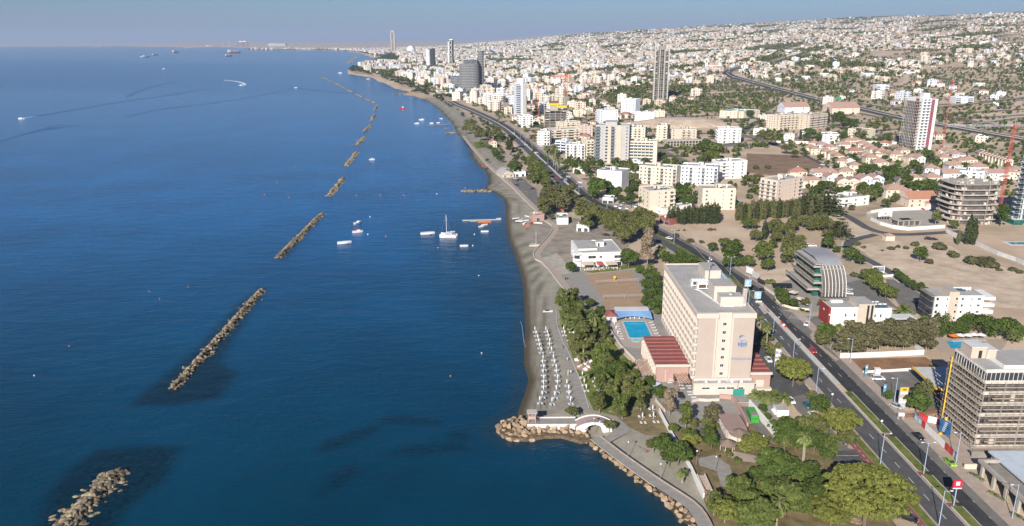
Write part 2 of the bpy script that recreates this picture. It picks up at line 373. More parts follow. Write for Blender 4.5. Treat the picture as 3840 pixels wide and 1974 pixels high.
M_kerb=mat('kerb_stone',(.48,.45,.41),.9,.12,.8)
M_mark=mat('road_paint',(.62,.61,.58),.8,.15,1.5)
M_redpave=mat('red_cycle_path',(.22,.085,.08),.95,.15,.6)
M_lawn=mat('lawn',(.10,.145,.022),.95,.35,.35,bump=.3,bscale=3,col2=(.18,.20,.05))
M_drylawn=mat('dry_lawn',(.13,.115,.05),.95,.25,.3,col2=(.25,.19,.10),bump=.3,bscale=3)
M_soil=mat('dry_soil',(.38,.29,.21),.97,.2,.12,col2=(.52,.42,.33),bump=.3,bscale=1.2)
M_palesoil=mat('pale_soil',(.45,.35,.255),.97,.16,.1,col2=(.61,.49,.375),bump=.3,bscale=1)
M_redsoil=mat('red_soil',(.20,.105,.055),.97,.25,.15,col2=(.30,.175,.095),bump=.3,bscale=1)
M_field=mat('brown_field',(.205,.135,.085),.97,.2,.08,col2=(.27,.185,.12),bump=.3,bscale=1)
M_court=mat('court_sand',(.34,.235,.155),.97,.10,.3,bump=.15,bscale=2)
M_redroof=mat('red_roofing',(.27,.095,.085),.8,.10,.5)
M_tan=mat('tan_rock',(.31,.225,.15),.95,.3,.45,bump=.5,bscale=1.5,rnd=.25)
M_grock=mat('grey_rock',(.15,.125,.09),.95,.3,.5,bump=.5,bscale=1.5,isl=.5,col2=(.30,.24,.155))
M_whitepaint=mat('white_paint',(.70,.70,.70),.4,.03,2)
M_red=mat('red_paint',(.5,.02,.015),.35,.1,2); M_yellow=mat('yellow_paint',(.75,.45,.03),.5,.1,2); M_orange=mat('orange_paint',(.65,.18,.03),.6,.1,2)
M_blue=mat('blue_canopy',(.16,.29,.50),.7,.1,1); M_wood=mat('brown_wood',(.19,.095,.055),.8,.2,2)
# ---------------------------------------------------------------- foliage
def leafmat(name,c,c2,tr=.25): return mat(name,c,.75,.2,.35,rnd=.16,isl=.38,col2=c2,tr=tr,spec=.15)
LF={'pine':leafmat('pine_needles',(.15,.17,.035),(.23,.24,.06)),'green':leafmat('green_leaves',(.055,.095,.022),(.11,.15,.035)),
 'bright':leafmat('bright_leaves',(.09,.125,.03),(.165,.195,.055)),'olive':leafmat('olive_leaves',(.11,.125,.04),(.185,.19,.07)),
 'brown':leafmat('brownish_leaves',(.125,.12,.06),(.185,.17,.09)),'dry':leafmat('dry_foliage',(.24,.185,.125),(.34,.27,.19)),
 'cyp':leafmat('cypress_leaves',(.045,.065,.026),(.085,.10,.042)),'palm':leafmat('palm_fronds',(.11,.145,.04),(.20,.23,.08)),'bush':leafmat('scrub_leaves',(.09,.10,.045),(.16,.16,.08))}
def leaves(cl,n,size,seed,up=.35,jit=.55):
    """cl: clumps (x,y,z,rx,rz); n leaf clusters spread over their surfaces"""
    g=np.random.default_rng(seed); cl=np.array(cl,float); w=cl[:,3]**2+.3*cl[:,3]*cl[:,4]; k=g.choice(len(cl),n,p=w/w.sum()); c=cl[k]
    d=g.normal(size=(n,3)); d/=np.linalg.norm(d,axis=1)[:,None]; d[:,2]=np.where(d[:,2]<-.35,-d[:,2]*.7,d[:,2])
    rad=(g.random(n)**.35*.45+.62)
    p=c[:,:3]+d*np.stack([c[:,3],c[:,3],c[:,4]],-1)*rad[:,None]
    nr=d+g.normal(size=(n,3))*jit; nr[:,2]+=up; nr/=np.linalg.norm(nr,axis=1)[:,None]
    a=g.normal(size=(n,3)); t=np.cross(nr,a); t/=np.linalg.norm(t,axis=1)[:,None]; bt=np.cross(nr,t)
    s=size*(.6+.8*g.random(n))[:,None]; s2=s*(.5+.5*g.random(n))[:,None]
    v=np.stack([p-t*s-bt*s2*.3,p+bt*s2-t*s*.2,p+t*s+bt*s2*.2,p-bt*s2],1).reshape(-1,3)
    return v,np.arange(4*n).reshape(n,4)
def rnd_clumps(fn,k,seed):
    g=random.Random(seed); return [fn(g,i) for i in range(k)]
def crown_mesh(kind,seed,n=1500):
    """unit crowns: radius about 1, spanning z 0..h"""
    g=random.Random(seed*77+len(kind))
    if kind=='pine':      # broad flat-topped dome
        cl=[]
        k=max(34,n//95); q=math.sqrt(34/k)
        for i in range(k):
            r=math.sqrt(g.random())*.88; a=g.random()*6.28; z=.12+.46*math.sqrt(max(0,1-r*r))+g.uniform(-.04,.03); cl.append((r*math.cos(a),r*math.sin(a),z,g.uniform(.15,.24)*q,g.uniform(.10,.15)*q))
        cl.append((0,0,.16,.72,.26)); v,f=leaves(cl,n,.058*math.sqrt(4200/n),seed,up=.5,jit=.4)
    elif kind=='round':
        cl=[]
        for i in range(26):
            t=math.acos(1-2*g.random()*.85); a=g.random()*6.28; R=g.uniform(.45,.72); cl.append((R*math.sin(t)*math.cos(a),R*math.sin(t)*math.sin(a),.72+R*math.cos(t)*.85,g.uniform(.24,.38),g.uniform(.2,.32)))
        cl.append((0,0,.7,.6,.5)); v,f=leaves(cl,n,.085,seed)
    elif kind=='tall':    # eucalyptus: stacked drooping tufts
        cl=[]
        for i in range(26):
            z=g.uniform(.35,2.1); R=.62*math.sqrt(max(.05,1-((z-1.1)/1.25)**2)); a=g.random()*6.28; r=R*g.uniform(.3,1); cl.append((r*math.cos(a),r*math.sin(a),z,g.uniform(.2,.34),g.uniform(.24,.4)))
        v,f=leaves(cl,n,.085,seed,up=.2)
    elif kind=='wide':    # sprawling grove crown, several heads
        cl=[]
        for i in range(30):
            a=g.random()*6.28; r=math.sqrt(g.random())*.8; z=.45+.35*(1-r)+g.uniform(-.12,.16); cl.append((r*math.cos(a),r*math.sin(a),z,g.uniform(.2,.34),g.uniform(.2,.3)))
        v,f=leaves(cl,n,.075,seed)
    elif kind=='cyp':     # slim column, unit height 1, radius about .13
        cl=[]
        for i in range(16):
            z=i/15; R=.125*math.sin(PI*min(1,.18+z*.82))**.8; cl.append((g.uniform(-.02,.02),g.uniform(-.02,.02),.05+z*.92,R+.012,.07))
        v,f=leaves(cl,n,.03,seed,up=.6,jit=.5)
    elif kind=='cone':    # araucaria or young conifer
        cl=[]
        for i in range(7):
            z=i/6.5; R=.42*(1-z)
            for j in range(6 if i<6 else 1): a=j*PI/3+i*.5; cl.append((R*math.cos(a),R*math.sin(a),.08+z*.9,.11*(1-z)+.05,.035))
        v,f=leaves(cl,n,.035,seed,up=.7)
    elif kind=='bush':
        cl=[]
        for i in range(9): a=g.random()*6.28; r=g.uniform(0,.6); cl.append((r*math.cos(a),r*math.sin(a),.28+g.uniform(0,.25),g.uniform(.3,.45),g.uniform(.25,.38)))
        v,f=leaves(cl,n,.12,seed)
    return v,f
def frond_mesh(kind,seed):
    """date: arching feather fronds; fan: fan-shaped leaves and a dry skirt. radius 1"""
    g=random.Random(seed); m=MB()
    N=46 if kind=='date' else 30
    for i in range(N):
        a=g.random()*6.28; el=g.uniform(-.35,1.25) if kind=='date' else g.uniform(-.7,1.2); Lg=g.uniform(.85,1.05); w=.13 if kind=='date' else .2
        pts=[]
        for j in range(5):
            t=j/4; e=el-(1.1 if kind=='date' else .75)*t*t; pts.append(Vector((math.cos(a)*math.cos(el)*Lg*t+0,math.sin(a)*math.cos(el)*Lg*t,math.sin(el)*Lg*t-.55*t*t)))
        sd=Vector((-math.sin(a),math.cos(a),0))
        for j in range(4):
            w0=w*math.sin(PI*min(1,.12+j/4*.88))**.7; w1=w*math.sin(PI*min(1,.12+(j+1)/4*.88))**.7 if j<3 else .01
            if kind!='date': w0=w*(.12+j/4*.9)*1.0 if j<3 else w; w1=w*(.12+(j+1)/4*.9) if j<3 else .05
            for sgn in (-1,1):
                dz=Vector((0,0,-.35*w0)); dz1=Vector((0,0,-.35*w1))
                m.quad(tuple(pts[j]),tuple(pts[j]+sd*w0*sgn+dz),tuple(pts[j+1]+sd*w1*sgn+dz1),tuple(pts[j+1]))
    return m
TREES={}
def trunk_mb(h,r,lean,seed,limbs=4,spread=.5,top=None):
    g=random.Random(seed); m=MB(); m.tube((0,0,-.3),(lean,0,h),r,7,r2=r*.6)
    for i in range(limbs):
        a=i*6.28/limbs+g.uniform(-.4,.4); z=h*g.uniform(.75,1); m.tube((lean*z/h,0,z),(lean+spread*math.cos(a)*g.uniform(.6,1),spread*math.sin(a)*g.uniform(.6,1),h+spread*g.uniform(.3,.8)),r*.5,5,r2=r*.18)
    return m
def tree_proto(kind,leaf,var,n,ratio=1.0):
    """meshes (trunk, crown) normalised to crown radius 1 and crown base at z=h0"""
    k=(kind,leaf,var,n)
    if k in TREES: return TREES[k]
    h0={'pine':.55,'round':.28,'tall':.35,'wide':.3,'cyp':.03,'cone':.08,'bush':0}[kind]
    v,f=crown_mesh(kind,var+len(leaf)*3,n); v=v+np.array([0,0,h0])
    cm=npmesh('crown',v,f,[LF[leaf]])
    sc={'pine':(.055,.5),'round':(.07,.45),'tall':(.06,.45),'wide':(.06,.5),'cyp':(.02,.02),'cone':(.02,.02),'bush':(.04,.2)}[kind]
    tm=trunk_mb(h0+{'pine':.1,'round':.35,'tall':.9,'wide':.2,'cyp':.4,'cone':.7,'bush':.15}[kind],sc[0],.05 if kind in('pine','tall') else 0,var,5 if kind not in('cyp','cone') else 0,sc[1]).mesh('trunk',[M_palebark if kind in('tall',) else M_bark])
    TREES[k]=(tm,cm); return TREES[k]
NAMES={'pine':'umbrella_pine','round':'broadleaf_tree','tall':'eucalyptus_tree','wide':'spreading_tree','cyp':'cypress_tree','cone':'young_conifer','bush':'shrub'}
DESC={('pine','pine'):'yellow-green umbrella pine','round':'round tree','tall':'tall loose tree','wide':'spreading tree','cyp':'dark cypress','cone':'young conifer','bush':'low bush'}
LEAFW={'pine':'yellow-green','green':'dark green','bright':'bright green','olive':'olive green','brown':'brownish','dry':'dry beige','cyp':'dark green','palm':'green','bush':'dull green'}
NOUN={'pine':'umbrella pine','round':'round leafy tree','tall':'tall feathery tree','wide':'spreading tree','cyp':'narrow cypress','cone':'pointed young conifer','bush':'low bush'}
def tree(kind,leaf,x,y,R,h=None,n=1400,label=None,group=None,z=None,parts=True):
    """R crown radius (height for cyp/cone); h total height factor"""
    var=random.randrange(3); tm,cm=tree_proto(kind,leaf,var,n)
    zz=gz(x,y) if z is None else z
    hs=R if h is None else h
    t=thing(NAMES[kind],label or '','tree' if kind!='bush' else 'bush',(x,y,zz),random.random()*6.28,group or {'bush':'bushes'}.get(kind,NOUN[kind].split()[-1]+'s of the town'),(R,R,hs))
    ob('trunk',tm,t); ob('crown',cm,t)
    if not label: auto(t,LEAFW[leaf]+' '+NOUN[kind])
    return t
def palm(kind,x,y,h,R,label=None):
    var=random.randrange(3); k=('palm',kind,var)
    if k not in TREES:
        TREES[k]=(frond_mesh(kind,var).mesh('fronds',[LF['palm']]),)
    z=gz(x,y); t=thing('date_palm' if kind=='date' else 'fan_palm',label or '','palm',(x,y,z),random.random()*6.28,'palms')
    m=MB(); r=.38 if kind=='date' else .24
    for j in range(6): m.tube((.1*math.sin(j),0,h*j/6-.2),(.1*math.sin(j+1),0,h*(j+1)/6),r*(1.15 if j==0 else 1)*(.92 if j%2 else 1),7,r2=r*.9)
    ob('trunk',m.mesh('trunk',[M_palebark]),t); ob('fronds',TREES[k][0],t,(0,0,h),0,R*1.22)
    if kind!='date':
        s=MB(); s.cyl(0,0,h-1.6,h-.1,.3,8,0,.7); ob('dry_skirt',s.mesh('dry_skirt',[LF['dry']]),t)
    if not label: auto(t,'feather-leaved date palm' if kind=='date' else 'slim fan palm')
    return t
# ---------------------------------------------------------------- building kit
WIN={}
def win_mesh(w,h,style='win',gl=None,fr=None):
    gl=gl or M_glass; fr=fr or M_frame; k=(round(w,2),round(h,2),style,gl.name,fr.name)
    if k in WIN: return WIN[k]
    m=MB(); t=.07
    # front faces -y; frame proud of the wall, pane slightly behind the frame face
    m.box(-w/2,-.05,0,w/2,-.01,h,0)
    for a,b,c,d in ((-w/2-t,-t,w/2+t,0),(-w/2-t,h,w/2+t,h+t),(-w/2-t,0,-w/2,h),(w/2,0,w/2+t,h)): m.box(a,-.09,b,c,-.012,d,1)
    if w>1: m.box(-.03,-.075,0,.03,-.052,h,1)
    me=m.mesh('window',[gl,fr]); WIN[k]=me; return me
def balc_mesh(w,d,style,wallm,gl=None):
    gl=gl or M_glass; k=('b',round(w,2),round(d,2),style,wallm.name,gl.name)
    if k in WIN: return WIN[k]
    m=MB(); m.box(-w/2,-d,-.15,w/2,-.01,.02,0)
    if style=='solid':
        m.box(-w/2,-d,.021,w/2,-d+.12,1.0,0); m.box(-w/2,-d+.121,.021,-w/2+.12,-.01,1.0,0); m.box(w/2-.12,-d+.121,.021,w/2,-.01,1.0,0)
    elif style=='glass':
        m.box(-w/2,-d,.05,w/2,-d+.04,1.05,2); m.box(-w/2,-d,1.06,w/2,-d+.06,1.12,1)
    else:
        m.box(-w/2,-d,1.0,w/2,-d+.06,1.07,1); m.box(-w/2,-d,.5,w/2,-d+.04,.55,1)
        nn=max(2,int(w/.5))
        for i in range(nn+1): x=-w/2+.03+(w-.06)*i/nn; m.box(x-.025,-d+.005,.02,x+.025,-d+.045,1.0,1)
    me=m.mesh('balcony',[wallm,M_frame,M_glassb]); WIN[k]=me; return me
def place_face(parent,me,name,face,u,z,W,D,off=0.0):
    """face: f (y=0), l (x=0), r (x=W), b (y=D); u along the face from its left end as seen from outside"""
    if face=='f': loc=(u,0-off,z); rz=0
    elif face=='r': loc=(W+off,u,z); rz=PI/2
    elif face=='b': loc=(W-u,D+off,z); rz=PI
    else: loc=(0-off,D-u,z); rz=-PI/2
    return ob(name,me,parent,loc,rz)
def solar_heater(parent,x,y,z,rz=0.0):
    k='solar'
    if k not in WIN:
        m=MB(); m.tube((-.75,.5,1.25),(.75,.5,1.25),.28,8,0); m.poly([(-.95,-1.0,.1),(.95,-1.0,.1),(.95,.35,1.0),(-.95,.35,1.0)],1); m.box(-.9,.3,0,-.82,.5,1.0,2); m.box(.82,.3,0,.9,.5,1.0,2)
        WIN[k]=m.mesh('solar_heater',[M_whitepaint,M_glassb,M_metal])
    return ob('solar_heater',WIN[k],parent,(x,y,z),rz)
def tank(parent,x,y,z):
    if 'tank' not in WIN:
        m=MB(); m.cyl(0,0,.35,1.5,.62,12,0); m.cyl(0,0,1.5,1.65,.62,12,0,.2); m.box(-.5,-.5,0,.5,.5,.34,1); WIN['tank']=m.mesh('water_tank',[M_whitepaint,M_metal])
    return ob('water_tank',WIN['tank'],parent,(x,y,z))
def block(name,label,cat,x,y,W,D,fl,fh=3.0,rz=0.0,wall=None,front='wbbw',left='www',right='www',z=None,group=None,bst='solid',bwall=None,roofm=None,parapet=.9,stair=True,heaters=4,g0=0.0,winw=1.3,winh=1.35,back='',gl=None,bd=1.3,desc=None,lod=0,seed=None):
    """rectangular building. x,y = its near-left corner; front faces -y before rotation. front/left/right: w window, b balcony with door, B wide loggia, . blank"""
    g=random.Random(seed if seed is not None else int(x*13+y*7)); wall=wall or M_white; bwall=bwall or wall; roofm=roofm or M_roofgrey
    z=gz(x,y) if z is None else z; H=fl*fh+g0
    t=thing(name,label or '',cat,(x,y,z),rz,group)
    if not label: auto(t,desc)
    m=MB(); m.box(0,0,-3,W,D,H,0,bot=False)
    p=.2
    m.box(0,0,H,W,p,H+parapet,0); m.box(0,D-p,H,W,D,H+parapet,0); m.box(0,p,H,p,D-p,H+parapet,0); m.box(W-p,p,H,W,D-p,H+parapet,0)
    ob('wall',m.mesh('wall',[wall]),t)
    rm=MB(); rm.box(p,p,H+.004,W-p,D-p,H+.06,0); ob('roof',rm.mesh('roof',[roofm]),t)
    for face,pat,Ln in (('f',front,W),('l',left,D),('r',right,D),('b',back,W)):
        if not pat: continue
        nb=len(pat); bw=Ln/nb
        for k in range(fl):
            zz=g0+k*fh
            for i,c in enumerate(pat):
                u=(i+.5)*bw
                if c=='w': place_face(t,win_mesh(min(winw,bw*.7),winh,'win',gl),'window',face,u,zz+.95,W,D)
                elif c=='n': place_face(t,win_mesh(.55,.9,'win',gl),'window',face,u,zz+1.3,W,D)
                elif c=='W': place_face(t,win_mesh(bw*.86,winh+.3,'win',gl),'window',face,u,zz+.8,W,D)
                elif c in 'bB':
                    place_face(t,win_mesh(min(bw*.62,2.2) if c=='b' else bw*.84,2.15,'win',gl),'balcony_door',face,u,zz+.05,W,D)
                    if k>0 or g0>0: place_face(t,balc_mesh(bw*(.9 if c=='b' else 1.0),bd,bst,bwall),'balcony',face,u,zz,W,D)
    if stair:
        sw,sdp=min(4.0,W*.3),min(4.5,D*.4); sx=W*g.uniform(.35,.55); sy=D*.5
        s=MB(); s.box(sx,sy,H+.065,sx+sw,sy+sdp,H+2.6,0,1); s.box(sx-.15,sy-.15,H+2.6,sx+sw+.15,sy+sdp+.15,H+2.75,0,1); s.box(sx+.6,sy-.05,H+.07,sx+1.5,sy-.01,H+2.1,2)
        ob('stair_house',s.mesh('stair_house',[wall,roofm,M_dark]),t)
    for i in range(heaters):
        hx=g.uniform(1.5,W-1.5); hy=D*.28 if i%2 else D*.72
        (solar_heater if g.random()<.75 else tank)(t,*((hx,hy,H+.07)))
    return t
def hiproof(m,x0,y0,x1,y1,z,h,ov=.5,mt=0,gable=False,sof=1):
    x0-=ov;y0-=ov;x1+=ov;y1+=ov; W,D=x1-x0,y1-y0
    if W>=D:
        r=0 if gable else D/2; a=(x0+r,(y0+y1)/2,z+h); b=(x1-r,(y0+y1)/2,z+h)
        m.quad((x0,y0,z),(x1,y0,z),b,a,mt); m.quad((x1,y1,z),(x0,y1,z),a,b,mt); m.poly([(x1,y0,z),(x1,y1,z),b],sof if gable else mt); m.poly([(x0,y1,z),(x0,y0,z),a],sof if gable else mt)
    else:
        r=0 if gable else W/2; a=((x0+x1)/2,y0+r,z+h); b=((x0+x1)/2,y1-r,z+h)
        m.quad((x0,y1,z),(x0,y0,z),a,b,mt); m.quad((x1,y0,z),(x1,y1,z),b,a,mt); m.poly([(x0,y0,z),(x1,y0,z),a],sof if gable else mt); m.poly([(x1,y1,z),(x0,y1,z),b],sof if gable else mt)
    m.quad((x0,y0,z-.02),(x1,y0,z-.02),(x1,y1,z-.02),(x0,y1,z-.02),sof)
def villa(label,x,y,W,D,fl=2,rz=0.0,wall=None,roof='hip',tile=None,desc=None,group='houses with tiled roofs',z=None,wing=True,parts=True):
    g=random.Random(int(x*3+y*11)); wall=wall or M_cream; tile=tile or M_tile2; z=gz(x,y) if z is None else z; H=fl*3.0
    t=thing('house',label or '','house',(x,y,z),rz,group)
    if not label: auto(t,desc)
    m=MB(); m.box(0,0,-3,W,D,H,0,bot=False); r=MB(); hiproof(r,0,0,W,D,H+.05,min(W,D)*.27,.45,0,roof=='gable',1)
    if wing:
        ww=W*.45; x0=0 if g.random()<.5 else W-ww; m.box(x0,-3.0,-3,x0+ww,-.002,H-(0 if fl==1 else 2.6 if g.random()<.5 else .25),0,bot=False); hh=max(q[2] for q in m.v[-4:])
        hiproof(r,x0,-3.0,x0+ww,1.0,hh+.05,1.3,.35,0,g.random()<.5,1)
    ob('wall',m.mesh('wall',[wall]),t); ob('roof',r.mesh('roof',[tile,wall]),t)
    if parts:
        wx0=(W*.5 if not wing or x0==0 else 0)
        for k in range(fl):
            for i in range(2):
                u=(wx0+W*.12+i*W*.26) if wing else W*(.25+.5*i)
                place_face(t,win_mesh(1.2,1.3 if (k+i)%3 else 2.0),'window','f',u,k*3+(.9 if (k+i)%3 else .1),W,D)
            for u in (D*.3,D*.7): place_face(t,win_mesh(1.0,1.2),'window','l',u,k*3+.9,W,D)
        if g.random()<.6: solar_heater(t,W*.5,D*.5,H+min(W,D)*.2)
    return t
# ---------------------------------------------------------------- landmarks used in labels of repeated things
for ph,x,y in (('the pink beach hotel',72,262),('the swimming pool',52,297),('the sand courts',50,352),('the white beach restaurant',46,405),('the boulder jetty',8,215),('the footbridge',25,215),
 ('the brown cone roofs',66,204),('the green skip',77,220),('the big roadside pine',95,170),('the curved-roof office',148,345),('the red-ended white block',145,306),('the white sea-view block',190,310),('the scaffolded block',138,205),
 ('the fuel station',145,240),('the red soil plot',142,261),('the round concrete frame',299,485),('the white-fenced lot',268,495),('the brown field',265,740),('the red and white tower',430,815),('the grey apartment tower',97,735),
 ('the concrete tower core',278,1440),('the slim balcony tower',20,1210),('the floor-slab frame with cranes',60,1045),('the dark glass towers',-95,1690),('the motorway sign',560,1340),('the pale slab hotel',330,940),('the cream block above cypresses',244,545),('the small chapel',-1,600),('the sandy mound',200,890),('the mooring pontoon',-20,440),('the sailing catamaran',-60,400),('the egg-shaped tower',-733,5790),('the tallest tower',-882,5900),('the wooded headland',-500,3000),('the striped slim tower',-246,3250),('the farthest breakwater',-480,2350),('the twin-towered church',420,2050),('the far-right hillside',3200,5200),('the middle hillside',2000,4200),('the upper city',900,5000),('the port sheds',-3000,9000),('the near breakwater',-90,190),('the long breakwater',-70,300),('the villa estate',330,640),('the beach parasols',12,265),('the hillside villas',900,1750),('the pool terrace',58,310)):
    landmark(ph,x,y,gz(x,y) if y<9000 else 2)
# ---------------------------------------------------------------- ground sheets
NFL=0
def flat(name,pts,lev,m,kind='structure'):
    global NFL
    NFL+=1; mb=MB(); mb.poly([(x,y,2.0+.02*lev+.0004*NFL) for x,y in pts],0); return struct(name,mb.mesh(name,[m]),kind)
def strip_pts(line,a,b):
    """left and right edges offset from a polyline"""
    n=len(line); L=[];R=[]
    for i in range(n):
        p=Vector(line[max(0,i-1)]); q=Vector(line[min(n-1,i+1)]); d=(q-p).normalized(); nr=Vector((d.y,-d.x)); c=Vector(line[i]); L.append(c+nr*a); R.append(c+nr*b)
    return L,R
def resample(line,step):
    out=[Vector(line[0])]
    # Catmull-Rom through the points
    P=[Vector(p) for p in line]; P=[P[0]*2-P[1]]+P+[P[-1]*2-P[-2]]
    for i in range(1,len(P)-2):
        k=max(2,int((P[i+1]-P[i]).length/step))
        for j in range(1,k+1):
            t=j/k; a,b,c,d=P[i-1],P[i],P[i+1],P[i+2]
            out.append(.5*((2*b)+(c-a)*t+(2*a-5*b+4*c-d)*t*t+(3*b-a-3*c+d)*t**3))
    return out
def strip(name,line,a,b,lev,m,kind='structure',zoff=0.0,height=0.0):
    L,R=strip_pts(line,a,b); mb=MB()
    for i in range(len(L)-1):
        z=[gz(p.x,p.y)+.02*lev+zoff for p in (L[i],R[i],R[i+1],L[i+1])]
        mb.quad((L[i].x,L[i].y,z[0]),(R[i].x,R[i].y,z[1]),(R[i+1].x,R[i+1].y,z[2]),(L[i+1].x,L[i+1].y,z[3]),0)
        if height:
            for A,B,za,zb in ((L[i],L[i+1],z[0],z[3]),(R[i+1],R[i],z[2],z[1])): mb.quad((A.x,A.y,za-height),(B.x,B.y,zb-height),(B.x,B.y,zb),(A.x,A.y,za),0)
    return struct(name,mb.mesh(name,[m]),kind)
def wall_line(name,label,pts,h,th,m,cat='wall',z=None,group=None,h2=None):
    mb=MB(); c=Vector((sum(p[0] for p in pts)/len(pts),sum(p[1] for p in pts)/len(pts)))
    for i in range(len(pts)-1):
        p,q=Vector(pts[i]),Vector(pts[i+1]); d=q-p; n=Vector((-d.y,d.x)).normalized()*th/2; ex=d.normalized()*(.0 if i==0 else -th*.0)
        zz=[gz(p.x,p.y),gz(q.x,q.y)] if z is None else [z,z]; hh=h
        a=[(p+n-c),(p-n-c),(q-n-c),(q+n-c)]
        zb=[zz[0],zz[0],zz[1],zz[1]]
        mb.add([(v.x,v.y,zv-.5) for v,zv in zip(a,zb)]+[(v.x,v.y,zv+hh) for v,zv in zip(a,zb)],[(0,1,5,4),(1,2,6,5),(2,3,7,6),(3,0,4,7),(4,5,6,7)],0)
    o=ob(name,mb.mesh(name,[m]),None,(c.x,c.y,0)); tag(o,label,cat,group); return o
# main road
RC=[(115,40),(115,200),(115,330),(113,356),(106,393),(97,434),(84,480),(69,530),(54.8,575),(32,756),(-8,1049)]+P2('E',(1650,910),(1500,850),(1400,800))
RL=resample(RC,12)
strip('road_left_carriageway',RL,-8.6,-1.5,1,M_asph); strip('road_right_carriageway',RL,.6,6.2,1,M_asphd); strip('road_parking_lane',RL,6.2,9.4,1,M_asphl)
strip('pavement_right',RL,9.4,13.2,7,M_pave,height=.2); strip('pavement_left',RL,-11.4,-8.6,7,M_pave,height=.2)
near=[p for p in RL if p.y<238]
MED=[p for p in RL if 238<p.y<330]
cy1=[p for p in RL if p.y<215]; strip('cycle_path',cy1,-13.8,-11.6,6,M_redpave)
strip('verge',cy1,-11.5,-9.2,8,M_lawn)
strip('median_stone',MED,-1.5,.6,5,M_kerb,height=.12)
def median(a,b,m):
    l=[Vector((115,a)),Vector((115,b))]; strip('median_kerb',l,-2.05,1.1,6,M_kerb,height=.14); strip('median_grass',l,-1.75,.8,9,m)
median(238,209.5,M_lawn); median(207.3,188,M_lawn); median(186,173,M_lawn); median(171.3,120,M_lawn)
for y in (209.4,187.9,172.9): flat('median_crossing',[(113.5,y-2),(115.6,y-2),(115.6,y-.1),(113.5,y-.1)],5,M_redpave)
for a,b in ((330,470),(470,575)): strip('median_grass',[p for p in RL if a<=p.y<=b+12],-1.5,.6,8,M_lawn)
strip('median_stone',[p for p in RL if p.y>575],-1.4,.4,6,M_kerb,height=.12)
# markings: dashes, edge lines, blocks along the kerbs, arrows, hatching
mk=MB()
def dash(off,y0,y1,w=.14,ln=3.0,gap=5.0,lev=2):
    y=y0
    while y<y1: mk.quad((115+off-w/2,y,2+.02*lev),(115+off+w/2,y,2+.02*lev),(115+off+w/2,y+ln,2+.02*lev),(115+off-w/2,y+ln,2+.02*lev)); y+=ln+gap
dash(-5.2,110,330,.16); dash(-1.75,110,330,.15,400,1); dash(-8.3,235,330,.15,400,1); dash(6.2,110,330,.12,1,6); dash(3.4,250,330,.14,3,6)
dash(-1.3,238,328,.5,.8,.7,7); dash(.4,120,330,.12,1.2,.9,7)
dash(-12.7,120,215,.12,1.4,1.4,8)
for y in (262,285,305):   # turn arrows
    mk.quad((109.6,y,2.04),(109.8,y,2.04),(109.8,y+3,2.04),(109.6,y+3,2.04)); mk.poly([(109.1,y+3,2.04),(110.3,y+3,2.04),(109.7,y+4.4,2.04)]); mk.quad((108.6,y+1.2,2.04),(109.59,y+1.2,2.04),(109.59,y+1.5,2.04),(108.6,y+1.5,2.04))
struct('road_markings',mk.mesh('road_markings',[M_mark]))
hp=P2('R',(1470,1040),(1590,960),(1740,1150),(1610,1210)); flat('hatched_island',hp,4,M_redpave)
hm_=MB()
for i in range(8):
    t=i/8; a=Vector(hp[0]).lerp(Vector(hp[3]),t); b=Vector(hp[1]).lerp(Vector(hp[2]),t); d=(Vector(hp[3])-Vector(hp[0]))/16
    hm_.poly([(a.x,a.y,2.1),(b.x,b.y,2.1),(b.x+d.x,b.y+d.y,2.1),(a.x+d.x,a.y+d.y,2.1)])
struct('island_markings',hm_.mesh('island_markings',[M_mark]))
# side road and its striped triangle
flat('side_road',P2('B',(262,610),(330,655),(420,680),(560,705),(700,715),(700,800),(640,830),(590,880),(600,930),(540,880),(400,760)),3,M_asphl)
flat('side_pavement',P2('B',(330,652),(560,665),(700,672),(700,714),(560,704),(420,679)),7,M_pave)
sp=MB()
for i in range(9):
    a=at('B',400+i*18,730+i*3); b=at('B',440+i*30,722-i*0); sp.tube((a.x,a.y,2.08),(b.x+1.2,b.y+5,2.08),.09,4)
struct('painted_stripes',sp.mesh('painted_stripes',[M_mark]))
flat('pavement_corner',P2('B',(600,930),(590,880),(640,830),(690,800),(700,860),(650,900),(720,1010),(860,1110),(830,1130),(700,1020)),6,M_pave)
# hotel grounds
flat('hotel_paving',[(40.5,318),(39.8,300),(42.5,276),(47,262),(46.5,240),(50,226),(60,214),(84,214),(93,240),(104,245),(104,335),(84,335),(84,322),(62,330),(60,322)],1,M_paveg)
flat('service_road',P2('D',(350,200),(230,80),(420,130),(530,180),(600,400),(730,480),(880,650),(950,660),(1180,860),(1180,980),(880,960),(740,700),(570,440),(440,330)),2,M_asphl)
flat('hotel_drive',[(84.5,330),(84.5,240),(90,232),(103,238),(104,330)],2,M_asph)
flat('hotel_kerb_strip',[(103.9,330),(103.9,246),(100.6,243),(99.8,260),(100.8,330)],4,M_drylawn)
flat('parking_bays',[(93.5,199),(102.6,200),(103,170),(92,170)],3,M_asph)
pm=MB()
for y in (196.5,193,189.5,186): pm.quad((94.5,y,2.08),(101,y,2.08),(101,y+.15,2.08),(94.5,y+.15,2.08))
pm.quad((102.4,200,2.09),(103.0,200,2.09),(103.3,175,2.09),(102.7,175,2.09)); struct('bay_markings',pm.mesh('bay_markings',[M_mark]))
flat('garden_lawn',[(20.8,322),(22.2,285),(23.4,262),(25,240),(26.5,226),(33,222),(46,232),(45,262),(41.5,278),(39,300),(39.6,318)],2,M_lawn)
flat('dry_lawn',P2('C',(1130,330),(1250,320),(1500,300),(1560,380),(1640,530),(1560,545),(1440,540),(1290,470),(1200,390)),3,M_drylawn)
